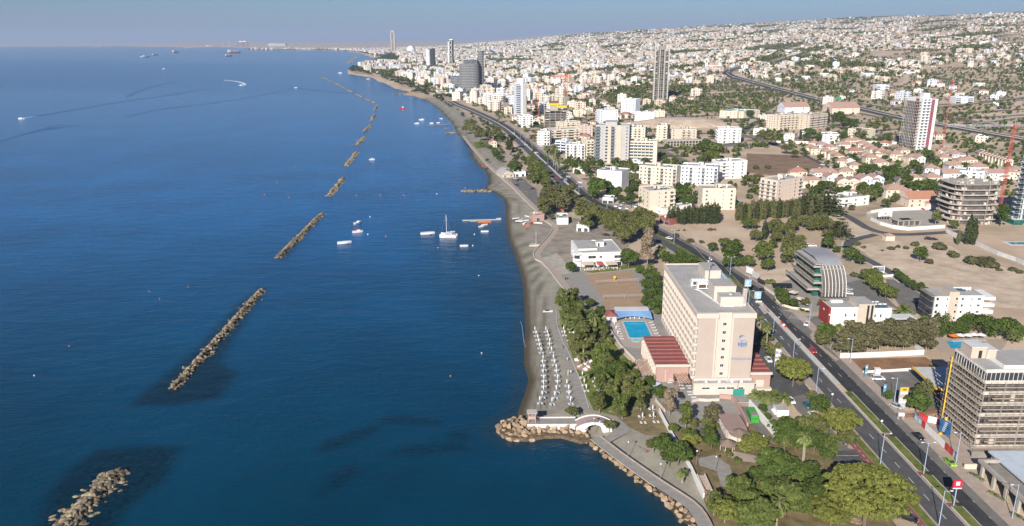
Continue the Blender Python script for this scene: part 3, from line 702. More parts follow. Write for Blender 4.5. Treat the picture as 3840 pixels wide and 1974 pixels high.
flat('south_garden',[(50.4,214),(50.4,150),(96,150),(96,196),(90,200),(88,212),(78,216),(60,216)],1,M_drylawn)
flat('garden_paving',P2('C',(1880,740),(2030,710),(2160,800),(2190,900),(2150,1010),(2080,960),(2050,850),(1900,800)),3,M_paveg)
flat('garden_path',P2('C',(2100,660),(2260,690),(2399,720),(2399,780),(2250,760),(2140,720)),3,M_pave)
flat('yard',P2('Q',(1420,980),(1700,950),(1900,1100),(1900,1200),(1600,1130),(1430,1060)),3,M_asphl)
flat('ramp_lane',P2('Q',(2030,620),(2210,610),(2400,930),(2570,1150),(2570,1240),(2330,1060),(2150,760)),3,M_asphl)
# beach paths, promenade, terraces
BW=P2('S',(640,-140),(650,60),(740,330),(800,440),(880,640),(960,830),(1050,1120),(1075,1230))
strip('beach_walk',resample(BW,4),-1.3,1.6,3,M_paveg)
strip('beach_walk_kerb',resample(BW,4),-1.55,-1.3,12,M_kerb,height=.3)
PR=P2('A',(860,500),(760,372),(690,285),(620,215),(545,140))+P2('H',(985,1190),(900,1100),(820,1010),(700,895),(600,795),(480,690),(380,605),(325,555),(255,470),(165,372),(100,285))
strip('promenade',resample(PR,6),-1.6,2.2,4,M_pave); strip('promenade_wall',resample(PR,6),-2.0,-1.6,30,M_kerb,height=.7)
JP=P2('C',(1005,560),(1170,690),(1330,805),(1560,965),(1805,1125),(1900,1230),(1960,1350))
strip('jetty_promenade',resample(JP,4),-1.5,1.9,3,M_paveg)
strip('jetty_kerb',resample(JP,4),-1.9,-1.5,16,M_pave,height=.6); strip('promenade_edge',resample(JP,4)[:-6],1.9,2.1,10,M_conc,height=.25)
flat('worn_path',P2('C',(1060,570),(1200,470),(1240,400),(1180,350),(1100,335),(1130,320),(1240,360),(1300,440),(1290,510),(1120,600)),2,M_paveg)
flat('court_terrace',P2('A',(860,480),(1000,340),(1470,285),(1560,310),(1640,560),(1660,650),(1180,670),(1050,560)),2,M_paveg)
flat('court_lawn',P2('A',(1090,320),(1300,300),(1520,270),(1500,235),(1380,250),(1000,310)),3,M_lawn)
flat('sand_court',P2('A',(1015,340),(1462,305),(1600,575),(1565,645),(1190,660),(1185,560)),4,M_court)
flat('beach_court',P2('A',(560,190),(745,130),(870,270),(940,320),(760,340),(690,280)),3,M_conc)
flat('beach_court_low',P2('A',(760,345),(970,320),(1060,470),(1010,500),(850,430)),2,M_paveg)
flat('restaurant_yard',[(28,386),(62,386),(66,424),(84,470),(20,520),(8,470),(20,425)],1,mat('packed_dirt',(.23,.20,.165),.97,.2,.15,col2=(.33,.29,.24),bump=.2,bscale=2))
flat('shore_parking',P2('H',(560,690),(650,680),(800,800),(830,960),(780,960),(640,820),(570,740)),3,M_asphl)
flat('shore_yard',P2('H',(430,590),(540,560),(690,640),(560,690),(470,660)),2,M_pave)
flat('chapel_lawn',P2('H',(190,350),(340,330),(480,390),(450,410),(220,400)),3,M_lawn)
flat('chapel_yard',P2('H',(460,440),(560,440),(640,520),(530,560),(480,520)),3,M_pave)
# right side of the road
flat('fuel_forecourt',[(126.5,253.5),(127,228),(136,224),(170,224),(170,255)],1,M_asphl)
flat('red_soil',[(125.5,266),(127.2,254.2),(158,257.5),(157.5,267)],2,M_redsoil)
flat('site_ground',[(124.5,224),(124.5,196),(170,196),(170,224)],1,M_pave)
flat('forecourt_paving',[(124,196),(124,120),(190,120),(190,196)],1,M_pave)
flat('forecourt_strip',P2('D',(1900,960),(2050,850),(2100,890),(2399,1210),(2399,1300)),3,M_palesoil)
flat('office_ground',[(128,372),(128,318),(134,314),(172,326),(176,372)],1,M_paveg)
flat('office_parking',P2('B',(930,400),(1060,370),(1280,520),(1420,650),(1340,620),(1000,520),(930,520)),3,M_asphl)
flat('rear_parking',P2('B',(1290,365),(1390,370),(1640,520),(1640,640),(1560,700),(1440,640),(1330,480)),2,M_asphl)
flat('pale_plot',P2('B',(1010,60),(1300,0),(1900,60),(2100,180),(2576,300),(2576,640),(2300,630),(1900,470),(1700,460),(1400,310),(1250,240)),1,M_palesoil)
flat('pale_plot_left',P2('B',(60,300),(470,240),(480,330),(400,370),(250,420),(170,400)),1,M_palesoil)
CR=P2('I',(500,385),(640,455),(780,520),(860,565))
strip('villa_street',resample(CR,8),-2.5,2.5,3,M_asph)
LR=P2('I',(700,860),(830,920),(990,1000),(1120,1080),(1300,1130),(1500,1140),(1850,1120),(2000,1110)); strip('estate_road',resample(LR,8),-3,3,3,M_asph)
LR2=P2('I',(1200,1140),(1050,1175),(950,1210),(940,1260))+P2('B',(905,60),(1010,125),(1130,190),(1260,260),(1380,330),(1480,400)); strip('estate_lane',resample(LR2,8),-2.6,2.6,4,M_asph)
strip('estate_lane_kerb',resample(LR2,8),2.6,3.6,4,M_kerb); 
flat('pale_clearing',P2('I',(700,960),(840,935),(980,1000),(1160,1120),(1000,1180),(880,1180),(860,1080)),1,M_palesoil)
flat('villa_lane',P2('I',(1290,670),(1400,530),(1450,520),(1460,560),(1380,670)),2,M_asphl)
flat('lot_ground',P2('I',(1110,960),(1280,920),(1760,905),(1840,1080),(1500,1100),(1180,1020)),2,M_conc)
# ---------------------------------------------------------------- hotel
def part(root,name,mb,*mats): return ob(name,mb.mesh(name,list(mats)),root)
M_hot=mat('hotel_pink_render',(.42,.35,.305),.9,.04,.2,spec=.15); M_hotw=mat('hotel_cream_trim',(.545,.485,.425),.9,.04,.2,spec=.15); M_hotp=mat('hotel_rose_wall',(.40,.26,.225),.9,.06,.3)
H=thing('hotel','tall pink beach hotel with recessed balconies and sea-god emblem on its end wall','hotel',(62.5,240,2))
W_,D_,T_=19.5,59.0,28.0
m=MB(); m.box(1.2,6.9-6.9+.9,-2,W_,D_,T_-.9,0,bot=False)          # body
m.box(0.3,.05,2.2,6.6,.899,T_-1.3,0); m.box(12.1,.05,2.2,W_,.899,T_-1.3,0)  # two front panels proud of the recess
m.box(6.601,.6,2.2,12.099,.899,T_-.9,1)
m.box(6.3,-.05,2.2,6.9,.62,T_-1.3,1); m.box(11.8,-.05,2.2,12.4,.62,T_-1.3,1)
part(H,'wall',m,M_hot,M_hotw)
m=MB()   # parapets in cream, butted
m.box(-.4,-.3,T_-1.3,7.2,.9,T_+.5,0); m.box(11.7,-.3,T_-1.3,W_+.35,.9,T_+.5,0); m.box(7.2,.55,T_-.9,11.7,1.0,T_+.5,0)
m.box(-.4,.9,T_-1.1,.35,D_,T_+.5,0); m.box(W_-.15,.9,T_-1.1,W_+.35,D_,T_+.5,0); m.box(.35,D_-.5,T_-1.1,W_-.15,D_,T_+.5,0)
m.box(-.6,-.6,-2,-.0+W_*.0,.04,.0,0) if False else None
part(H,'parapet',m,M_hotw)
m=MB(); m.box(.35,1.0,T_-.89,W_-.15,D_-.5,T_+.05,0); part(H,'roof',m,M_roofgrey)
m=MB(); m.box(.2,-.75,-2,W_+.2,.04,2.15,0); m.box(-.2,-.75,2.15,W_+.4,.04,4.9,0); part(H,'base_storey',m,M_hotw)
# ribbon windows of the base storey
for x0,x1 in ((1.3,5.2),(7.2,13.1)):
    w=win_mesh(x1-x0,.85,'win'); ob('ribbon_window',w,H,((x0+x1)/2,-.76,3.3))
m=MB(); m.box(14.2,-.86,3.2,18.6,-.77,4.3,0); part(H,'sign_panel',m,M_greyp)
for x in (14.9,18.1): ob('window',win_mesh(.8,.8,'win'),H,(x,-.76,2.25))
for k in range(7): ob('stair_window',win_mesh(1.1,1.0,'win'),H,(9.5,.59,5.6+k*3.05))
# balconies on the sea side: recessed cells with parapet and fins
NB,NF=14,8; cw=(D_-3)/NB
cell=MB(); cell.box(-cw/2+.08,-1.15,-.12,cw/2-.08,-.005,.05,0); cell.box(-cw/2+.08,-1.15,.051,cw/2-.08,-1.0,.95,0); cell.box(-cw/2+.08,-1.0,.051,-cw/2+.26,-.005,2.55,0)
dm=MB(); dm.box(-cw/2+.55,-.09,.06,cw/2-.3,-.01,2.3,0); dm.box(-.04,-.11,.06,.04,-.09,2.3,1)
bme=cell.mesh('balcony',[M_hotw]); dme=dm.mesh('balcony_door',[M_glass,M_frame])
M_recess=mat('recess_wall',(.30,.235,.19),.9,.08,.4)
for k in range(7):
    for i in range(NB):
        y=D_-1.5-(i+.5)*cw; z=4.35+k*3.05
        bo=ob('balcony',bme,H,(1.2,y,z),-PI/2); ob('balcony_door',dme,bo,(0,0,0))
m=MB()
for i in range(NB+1): y=1.5+i*cw; m.box(-.05,y-.09,4.2,1.19,y+.09,T_-1.1,0)
part(H,'balcony_fins',m,M_hotw)
m=MB(); m.box(-.05,.95,3.4,1.19,D_,4.2,0); part(H,'balcony_base',m,M_hotw)
for k in range(7):     # corner balconies at the front end, seen round the corner
    m=MB(); m.cyl(.1,1.0,4.35+k*3.05,5.35+k*3.05,1.05,12,0); part(H,'corner_balcony',m,M_hotw)
# lettering and emblem
def text(root,name,s,size,loc,rot,m,ext=.06,align='CENTER'):
    c=bpy.data.curves.new(name,'FONT'); c.body=s; c.size=size; c.extrude=ext; c.align_x=align; tmp=bpy.data.objects.new('tmp',c); me=bpy.data.meshes.new_from_object(tmp); bpy.data.objects.remove(tmp); me.materials.clear(); me.materials.append(m)
    o=ob(name,me,root,loc); o.rotation_euler=rot; return o
M_sign=mat('sign_blue',(.10,.20,.42),.6,.1,1)
text(H,'hotel_lettering','POSEIDONIA',1.15,(15.9,.04,11.4),(PI/2,0,0),M_sign)
m=MB()   # emblem: crown strokes, face, wavy beard
def stroke(pts,r): 
    for a,b in zip(pts,pts[1:]): m.tube((a[0],-.02,a[1]),(b[0],-.02,b[1]),r,5)
for k in range(4):
    stroke([(15.9+1.5*math.cos(PI-(.2+.1*k)*t*1.0)*(.75+.12*k)*1.0,19.6+1.1*math.sin(.25+t*.55)*(1+.16*k)) for t in [q*.5 for q in range(0,9)]][:9],.10)
stroke([(14.6,18.9),(15.4,18.5),(16.3,18.6),(17.2,18.9)],.12); stroke([(15.5,18.4),(15.3,17.9),(15.7,17.7)],.1)
for k in range(7): stroke([(14.3+k*.5+.18*math.sin(t*2.2+k*.3),17.6-t*.45-abs(k-3)*.0) for t in range(0,int(6-abs(k-3)*.6))],.17)
stroke([(14.1,17.9),(13.9,17.0),(14.2,16.2),(14.5,15.6)],.13); stroke([(17.4,18.2),(17.8,17.2),(17.6,16.2),(17.0,15.4)],.15)
e_=part(H,'emblem',m,M_sign); e_.scale=(.78,1,.78); e_.location=(15.9*.22,0,18.3*.22)
# roof structures
def rbox(name,x0,y0,x1,y1,z0,z1,wm,tm=None,bev=.12):
    m=MB(); m.box(x0,y0,z0,x1,y1,z1,0); m.box(x0-bev,y0-bev,z1,x1+bev,y1+bev,z1+.25,0,1); return part(H,name,m,wm,tm or M_roofgrey)
rbox('lift_house',9.6,7.8,17.4,12.6,T_+.06,T_+3.4,M_hotw); rbox('lift_tower',8.6,12.9,16.2,21.5,T_+.06,T_+5.6,M_hotw)
m=MB(); m.box(17.5,8.2,T_+.06,18.6,9.6,T_+6.2,0); m.box(17.75,8.12,T_+1,17.95,8.19,T_+6,1); m.box(18.15,8.12,T_+1,18.35,8.19,T_+6,1); part(H,'shaft',m,M_hotw,M_concd)
rbox('roof_room',12.0,39.6,18.2,50.5,T_+.06,T_+3.1,M_hotw)
m=MB(); m.cyl(13.6,10,T_+3.8,T_+4.3,1.3,14,0,.9); m.cyl(13.6,10,T_+4.3,T_+4.6,.5,10,0); part(H,'vent_dome',m,M_metal)
for x,y in ((5.9,25.7),(4.6,29.5)):
    m=MB(); m.box(x,y,T_+.5,x+6.6,y+2.4,T_+2.5,0)
    m.box(x+.5,y-.06,T_+.9,x+3.1,y-.003,T_+2.2,1); m.box(x+3.5,y-.06,T_+.9,x+6.1,y-.003,T_+2.2,1)
    for i in range(5): m.cyl(x+.8+i*1.25,y+1.2,T_+2.51,T_+2.9,.5,10,0); 
    for i in (0,6.3): m.box(x+i,y,T_+.06,x+i+.2,y+2.3,T_+.5,0)
    part(H,'air_conditioner',m,M_whitepaint,mat('ac_grille',(.10,.06,.05),.8))
for off in (0,.55):
    m=MB(); p=[(5.0+off,25.3,T_+.5),(6.0+off,24.0,T_+.5),(9.4+off,9.5+off,T_+.5),(10.5+off,6.6+off,T_+.5),(14-off,6.6+off,T_+.5)]
    for a,b in zip(p,p[1:]): m.tube(a,b,.17,6)
    part(H,'roof_pipe',m,M_whitepaint)
m=MB(); m.tube((13.2,38.3,T_),(13.2,38.3,T_+9),.12,6); m.tube((13.2,38.3,T_+9),(13.2,38.3,T_+13),.05,5)
for z,a in ((8,0),(8.4,1.5),(7.4,3.3)): m.ball((13.2+.6*math.cos(a),38.3+.6*math.sin(a),T_+z),.42,0,8,5,(1,.5,1))
part(H,'antenna_mast',m,M_metal)
m=MB()
for i in range(9):
    x=6.6+(i%3)*.9; y=15+i*.9; m.box(2+(i*37%60)/10,5+i*5.3,T_+.06,2.35+(i*37%60)/10,5.4+i*5.3,T_+.9,0)
part(H,'roof_vent',m,M_metal)
sg=text(H,'roof_sign','POSEIDONIA',2.4,(18.9,35.5,T_+.6),(PI/2,0,PI/2),mat('sign_pale_blue',(.22,.40,.66),.6),.08)
m=MB()
for i in range(15): y=29+i*.95; m.tube((18.6,y,T_),(18.6,y,T_+2.6),.05,4); m.tube((17.4,y,T_+.1),(18.6,y,T_+2.2),.04,4)
m.tube((18.6,29,T_+1.3),(18.6,42.3,T_+1.3),.05,4); part(H,'sign_frame',m,M_bluemetal)
# annex in front of the hotel end
A=thing('hotel_annex','low cream annex with flat grey terrace before the hotel end wall','building',(61.8,236.6,2))
m=MB(); m.box(0,0,-2,20.8,2.6,4.0,0,1); part(A,'wall',m,M_hotw,M_roofgrey)
m=MB(); m.box(-.15,-.15,4.0,20.95,.1,4.35,0); part(A,'parapet',m,M_hotw)
for x in (4.2,9.6,12.6,16.2): ob('ribbon_window',win_mesh(2.5 if x<16 else 1.6,.6,'win'),A,(x,0,2.2))
m=MB(); m.box(6.2,-.05,.6,7.2,-.004,3.0,0); part(A,'door',m,M_whitepaint)
for x in (4.5,9,13.4,16.6): m=MB(); m.box(x-.4,1.0,4.0,x+.4,1.7,4.9,0); part(A,'roof_vent',m,M_whitepaint)
m=MB(); m.tube((15.0,-.3,-.2),(15.0,-.3,5.4),.12,6); part(A,'flue',m,M_conc)
for x in (12.2,13.2): m=MB(); m.box(x-.4,2.0,4.0,x+.4,2.5,4.9,0); m.tube((x,1.99,4.45),(x,1.97,4.45),.33,10,1); part(A,'air_conditioner',m,M_whitepaint,M_concd)
# red sawtooth wings
def sawtooth(label,x,y,W,D,n,h0,h1,wallm,red):
    t=thing('hotel_wing',label,'building',(x,y,2)); m=MB(); m.box(0,0,-2,W,D,h0-.3,0,bot=False); part(t,'wall',m,wallm)
    m=MB(); m.box(-.4,-.6,h0-.3,W+.4,-.003,h0+.55,0); m.box(-.4,-.003,h0-.3,-.003,D,h0+.1,0); m.box(W+.003,-.003,h0-.3,W+.4,D,h0+.1,0); part(t,'eaves',m,M_hotw)
    d=D/n
    for i in range(n):
        m=MB(); y0=i*d; z0=h0+(h1-h0)*i/n; 
        m.add([(-.3,y0,z0+.5),(W+.3,y0,z0+.5),(W+.3,y0+d,z0+.1),(-.3,y0+d,z0+.1),(-.3,y0,h0-.3),(W+.3,y0,h0-.3),(W+.3,y0+d,h0-.3),(-.3,y0+d,h0-.3)],[(0,1,2,3),(4,5,1,0),(5,6,2,1),(7,4,0,3),(6,7,3,2)],0)
        part(t,'roof_bay',m,red)
    return t
RW=sawtooth('restaurant wing with stepped dark red roof between pool and hotel','',0,0,0,1,1,1,M_hotp,M_redroof) if False else sawtooth('restaurant wing with stepped dark red roof between pool and hotel',50.9,247.0,11.4,27,8,6.3,6.5,M_hotp,M_redroof)
for i in range(9): m=MB(); m.box(-1.2,1+i*2.9,-.5,-.02,1.5+i*2.9,5.9,0); part(RW,'column',m,M_hotw)
for i in range(8): ob('window',win_mesh(1.6,3.2,'win'),RW,(-.0,2.9+i*2.9,.6),-PI/2)
m=MB(); m.box(3.2,-.06,.2,3.4,-.005,4.6,0); m.box(6.2,-.06,.3,7.6,-.005,2.9,1); part(RW,'front_door',m,M_hotw,M_dark)
R2=sawtooth('small wing with stepped dark red roof beside the hotel drive',82.4,241.5,7.2,17,5,5.6,6.2,M_hotp,M_redroof)
m=MB(); m.box(2.2,-.12,-.4,5.0,-.004,3.2,0); part(R2,'shutter',m,M_hotw)
m=MB(); m.box(0.2,-2.4,-1,7.2,-.62,.9,0); part(R2,'planter',m,M_hotw)
# chequered pergolas
def pergola(label,x0,y0,x1,y1,z,post):
    t=thing('pergola',label,'pergola',((x0+x1)/2,(y0+y1)/2,2),0,'chequered pergolas'); W=(x1-x0)/2; D=(y1-y0)/2
    m=MB(); n=int(2*W/.55); k=int(2*D/.62)
    for i in range(n):
        for j in range(k):
            if (i+j)%2==0: x=-W+i*.55; y=-D+j*.62; m.box(x,y,z,x+.55,y+.62,z+.05,0 if (i*7+j*3)%5 else 1)
    part(t,'shade_tiles',m,mat('pergola_pink',(.55,.36,.25),.8,.1,1),M_hotw)
    m=MB()
    for i in range(0,n+1,2): m.box(-W+i*.55-.04,-D,z-.16,-W+i*.55+.04,D,z-.01,0)
    part(t,'rafters',m,M_wood)
    for sx in (-1,1):
        for sy in (-1,0,1): m=MB(); m.box(sx*W-.1,sy*D-.1,-.3,sx*W+.1,sy*D+.1,z-.17,0); part(t,'post',m,post)
    return t
pergola('chequered pergola beside the red-roofed wing',45.6,245.5,50.2,260,3.2,M_wood); pergola('chequered pergola before the annex, over dining tables',57,238.2,61.6,250.5,3.6,M_wood)
M_deck=mat('pool_deck',(.37,.325,.29),.9,.08,.5)
flat('pool_deck',[(41.5,318),(40.8,303),(44,279),(50,277),(60,282),(61,316)],2,M_deck)
# pool
t=thing('swimming_pool','bright turquoise swimming pool on the hotel terrace','pool',(52.4,297.4,2.06))
m=MB(); m.box(-5.2,-9.7,-.02,5.2,-9.2,.12,0); m.box(-5.2,9.2,-.02,5.2,9.7,.12,0); m.box(-5.2,-9.2,-.02,-4.6,9.2,.12,0); m.box(4.6,-9.2,-.02,5.2,9.2,.12,0); part(t,'rim',m,M_kerb)
pw=mat('pool_water',(.01,.30,.52),.08,.12,.25,spec=.5,bump=.05,bscale=1.2,col2=(.02,.40,.62)); m=MB(); m.poly([(-4.6,-9.2,.06),(4.6,-9.2,.06),(4.6,9.2,.06),(-4.6,9.2,.06)]); part(t,'water',m,pw)
t=thing('children_pool','small shallow round-ended pool beside the big pool','pool',(50,285.6,2.06)); m=MB(); m.cyl(0,0,-.02,.14,1.9,20,0); part(t,'rim',m,M_kerb); m=MB(); m.cyl(0,0,.141,.16,1.5,20,0); part(t,'water',m,mat('pale_pool_water',(.25,.50,.58),.1,.1,1,spec=.5))
# pool bar with blue awning
t=thing('pool_bar','curved poolside bar with blue awning','bar',(52.4,312.5,2)); 
m=MB(); m.box(-7,-1,0,7,3.5,2.8,0); m.box(-6.5,-1.08,.3,6.5,-1.01,2.4,1); part(t,'wall',m,M_hotw,M_dark)
m=MB()
N_=14
for i in range(N_):
    a0=-7.8+15.6*i/N_; a1=-7.8+15.6*(i+1)/N_; s=lambda a:-3.2-2.3*(1-(a/7.8)**2)*.0-abs(a/7.8)**2*3.6
    m.quad((a0,s(a0),1.9),(a1,s(a1),1.9),(a1,-.9,3.3),(a0,-.9,3.3),0); m.quad((a0,s(a0),1.5),(a1,s(a1),1.5),(a1,s(a1),1.9),(a0,s(a0),1.9),0)
part(t,'awning',m,M_blue); m=MB(); m.box(-7.4,-.89,3.0,7.4,4,3.35,0); part(t,'roof',m,M_roofwhite)
for i in range(6): m=MB(); m.cyl(-5+i*2,-1.9,0,.9,.25,8,0); part(t,'stool',m,M_whitepaint)
t=thing('changing_hut','small pink hut with dark red hipped roof by the pool','hut',(40.6,306.5,2)); m=MB(); m.box(0,0,0,4.4,7.5,2.6,0); part(t,'wall',m,M_hotw); m=MB(); hiproof(m,0,0,4.4,7.5,2.62,1.3,.4); part(t,'roof',m,M_redroof,M_hotw)
m=MB(); m.box(1.4,-.06,.05,2.4,-.005,2.1,0); part(t,'door',m,M_sign)
# sun lounger and folded parasol kits
def lounger_proto(col,name='sun_lounger'):
    t=thing(name,'sun lounger','sun lounger',(0,0,-500),0,'sun loungers'); m=MB(); m.box(-.32,-.95,.28,.32,.35,.36,0); part(t,'seat',m,col)
    m=MB(); m.add([(-.32,.36,.30),(.32,.36,.30),(.32,.98,.72),(-.32,.98,.72),(-.32,.38,.22),(.32,.38,.22),(.32,1.0,.64),(-.32,1.0,.64)],[(0,1,2,3),(4,7,6,5),(0,4,5,1),(1,5,6,2),(2,6,7,3),(3,7,4,0)],0); part(t,'backrest',m,col)
    m=MB()
    for x in (-.3,.3):
        for y in (-.85,.3): m.tube((x,y,0),(x,y,.28),.035,4)
    part(t,'legs',m,M_whitepaint); return t
def parasol_proto():
    t=thing('folded_parasol','folded white parasol','parasol',(0,0,-500),0,'beach parasols'); m=MB(); m.tube((0,0,0),(0,0,2.5),.045,6); part(t,'pole',m,M_whitepaint)
    m=MB(); m.cyl(0,0,1.0,1.6,.17,8,0,.22); m.cyl(0,0,1.6,2.5,.22,8,0,.07); part(t,'canopy',m,M_whitepaint); m=MB(); m.cyl(0,0,0,.1,.35,10); part(t,'base',m,M_conc); return t
LG=lounger_proto(mat('pale_blue_sling',(.55,.63,.74),.7,.12,4)); LW=lounger_proto(M_whitepaint); PA=parasol_proto(); bpy.context.view_layer.update()
for p in (LG,LW,PA): proto_done(p)
def put(p,x,y,rz,label=None,group=None,desc=None,z=None):
    o=copy_tree(p); o.location=(x,y,gz(x,y) if z is None else z); o.rotation_euler=(0,0,rz)
    if group: o['group']=group
    if label: o['label']=label
    elif desc: auto(o,desc)
    return o
ROWS=[[(395,172),(410,228),(432,283),(447,338),(460,398),(480,460)],[(545,172),(565,217),(578,270),(597,330),(597,390),(625,455)],[(508,570),(503,635),(518,700),(508,772),(518,850),(515,925),(515,1000),(497,1077),(462,1157)],[(650,562),(662,630),(690,700),(692,770),(708,848),(707,920),(692,1003),(672,1085),(632,1170)],[(838,915),(862,995),(868,1072),(888,1163)]]
RN=['northern seaward beach row','northern inland beach row','long seaward beach row','long middle beach row','short row beside beach walk']
for r_,row in enumerate(ROWS):
    for i,(x,y) in enumerate(row):
        q=at('S',x,y,2.3); zz=2.0
        if q.x<12: zz=min(2.0,1.2+.08*(q.x-2))
        n=('first' if i==0 else 'last' if i==len(row)-1 else ORD[i][:-8])
        for s,w in ((-.62,'left'),(.62,'right')): put(LG,q.x+s,q.y,PI+.1,f"{w} pale blue lounger of the {n} pair from far end, {RN[r_]}",'pale blue beach loungers')
        put(PA,q.x-.1,q.y+1.35,0,f"{n} folded white parasol from far end, {RN[r_]}",'beach parasols')
for x,y in ((785,165),(800,220),(870,130),(890,175),(925,235),(1045,800),(1070,905),(1100,985),(1215,855),(1240,915),(1280,985),(1325,160)):
    q=at('S',x,y,2.3)
    for s in (-.6,.6): put(LW,q.x+s,q.y,PI,None,'white lawn loungers','white lounger on the grass')
    put(PA,q.x+.1,q.y+1.3,0,None,'beach parasols','folded white parasol on the lawn')
for x,y in ((640,830),(670,920),(800,820),(860,910),(790,720)):
    q=at('Q',x,y,2.3)
    for s in (-.65,.65): put(LW,q.x+s,q.y,PI,None,'white lawn loungers','white lounger on the dry grass')
    if y<900: put(PA,q.x+.2,q.y-1.2,0,None,'beach parasols','folded white parasol on the dry grass')
for i in range(7):
    put(LW,44.3+.03*i,287+i*2.7,PI/2,None,'poolside loungers','white lounger on the pool deck'); put(LW,59.5,286+i*3.2,-PI/2,None,'poolside loungers','white lounger on the pool deck')
    if i%2: put(PA,43.3,288+i*2.7,0,None,'beach parasols','folded white parasol on the pool deck')
# people on the beach walk and the promenade
def person(x,y,top,leg,label,rz=0.0,h=1.72):
    o=tag(ob('person',None,None,(x,y,gz(x,y)+.06),rz),label,'person',None)
    sk_=[(0,0,.92),(0,0,1.18),(0,.0,1.42),(0,0,1.52),(0,-.02,1.62),(0,-.02,1.72),(.1,0,.88),(.12,-.12,.48),(.12,-.02,.06),(.12,-.16,.03),(-.1,0,.88),(-.12,.14,.48),(-.12,.22,.08),(-.12,.08,.03),(.2,0,1.40),(.25,.1,1.12),(.24,-.02,.88),(-.2,0,1.40),(-.25,-.08,1.12),(-.24,-.2,.9)]
    R=[.15,.14,.15,.06,.10,.08,.11,.07,.05,.04,.11,.07,.05,.04,.065,.05,.04,.065,.05,.04]; E=[(0,1),(1,2),(2,3),(3,4),(4,5),(0,6),(6,7),(7,8),(8,9),(0,10),(10,11),(11,12),(12,13),(2,14),(14,15),(15,16),(2,17),(17,18),(18,19)]
    me=bpy.data.meshes.new('body'); me.from_pydata(sk_,E,[])
    import bmesh; bm=bmesh.new(); bm.from_mesh(me); bm.verts.layers.skin.verify(); bm.to_mesh(me); bm.free(); b=ob('body',me,o)
    for v,r in zip(me.skin_vertices[0].data,R): v.radius=(r,r)
    me.skin_vertices[0].data[0].use_root=True
    md=b.modifiers.new('skin','SKIN'); b.modifiers.new('sub','SUBSURF').levels=1; me.materials.append(M_skin)
    m=MB(); m.cyl(0,0,.9,1.46,.185,10,0,.215); part(o,'shirt',m,top); m=MB(); m.cyl(0,0,.72,.97,.2,10,0,.17); part(o,'shorts',m,leg); m=MB(); m.ball((0,.02,1.70),.115,0,8,5,(1,1,.8)); part(o,'hair',m,M_hair); return o
M_skin=mat('skin',(.42,.25,.17),.7,.05,2); M_hair=mat('hair',(.03,.02,.015),.8,.1,5)
q=at('S',762,400); person(q.x,q.y,M_black,M_hotw,'person in dark top walking on the beach path',.3)
q=at('S',838,570); person(q.x,q.y,M_hotw,M_hotw,'person in pale clothes on the beach path by the lawn terrace',2.8)
q=at('S',885,750); person(q.x,q.y,M_whitepaint,M_frame,'person in white top beside the beach shower',-.4)
q=at('C',1495,690); person(q.x,q.y,M_blue,M_sign,'person in blue crouched beside bicycles under the pine',1)
# beach showers posts and boardwalk
q=at('S',845,765); m=MB(); m.box(-.12,-.12,0,.12,.12,2.1,0); m.tube((0,0,2.0),(.4,0,2.1),.04,5); tag(ob('beach_shower',m.mesh('beach_shower',[M_hotw]),None,(q.x,q.y,2)),'cream shower post at the edge of the beach walk','shower')
pa=P2('S',(540,510),(760,482)); strip('boardwalk',pa,-.35,.35,6,M_conc)
# timber lounge terrace in the garden
flat('lounge_terrace',P2('S',(930,620),(960,500),(1120,500),(1190,600),(1160,700),(1060,720),(960,680)),5,mat('terrace_tiles',(.38,.24,.20),.9,.1,.8))
for i,(x,y) in enumerate(((965,560),(1090,600),(1140,650),(1010,640),(1085,690))):
    q=at('S',x,y,2.4); m=MB(); m.box(-.9,-.5,.2,.9,.5,.45,0); m.box(-.9,.3,.45,.9,.55,.9,0); m.box(-.95,-.5,.2,-.75,.29,.65,0); m.box(.75,-.5,.2,.95,.29,.65,0)
    auto(tag(ob('lounge_sofa',m.mesh('lounge_sofa',[M_whitepaint]),None,(q.x,q.y,2.12),i*1.3),'','sofa','lounge sofas'),'white sofa on the tiled garden terrace')
q=at('S',1140,650,2.2); m=MB(); m.tube((0,0,0),(0,0,3),.06,6); m.cyl(0,0,2.2,3.1,.95,8,0,.08); tag(ob('white_parasol',m.mesh('white_parasol',[M_whitepaint]),None,(q.x+.6,q.y,2.1)),'white half-open parasol on the tiled garden terrace','parasol')
q=at('Q',825,350,3.5); m=MB(); m.cyl(0,0,1.6,2.7,2.6,4,0,.1); m.tube((0,0,0),(0,0,2.6),.06,5,1); tag(ob('large_parasol',m.mesh('large_parasol',[mat('parasol_pale_blue',(.45,.55,.72),.8),M_metal]),None,(q.x,q.y,2.0)),'large pale blue square parasol beside the pergola','parasol')
# ---------------------------------------------------------------- trees placed from their crowns in the photo
CF={'pine':.85,'round':1.0,'tall':1.5,'wide':.85,'bush':.35}
def tp(kind,leaf,fr,x,y,rp,n=1300,hs=1.0,label=None):
    """crown centre and crown radius in the photo frame"""
    s=FR[fr][2]; R=3.0
    for _ in range(4):
        zc=2+R*hs*CF[kind]; q=at(fr,x,y,zc); dist=math.sqrt(q.x**2+q.y**2+(HC-q.z)**2); R=rp/s/FP*dist
    R*=1.1; return tree(kind,leaf,q.x,q.y,R,R*hs,n,label)
def tb(kind,leaf,fr,x,y,hp,n=900,label=None):
    """columnar tree from its foot and its height in the photo frame"""
    s=FR[fr][2]; q=at(fr,x,y,0+2.0); dist=math.sqrt(q.x**2+q.y**2+HC**2); h=hp/s/FP*dist*1.05
    return tree(kind,leaf,q.x,q.y,h if kind in('cyp','cone') else h/2.3,h if kind in('cyp','cone') else h/2.3,n,label)
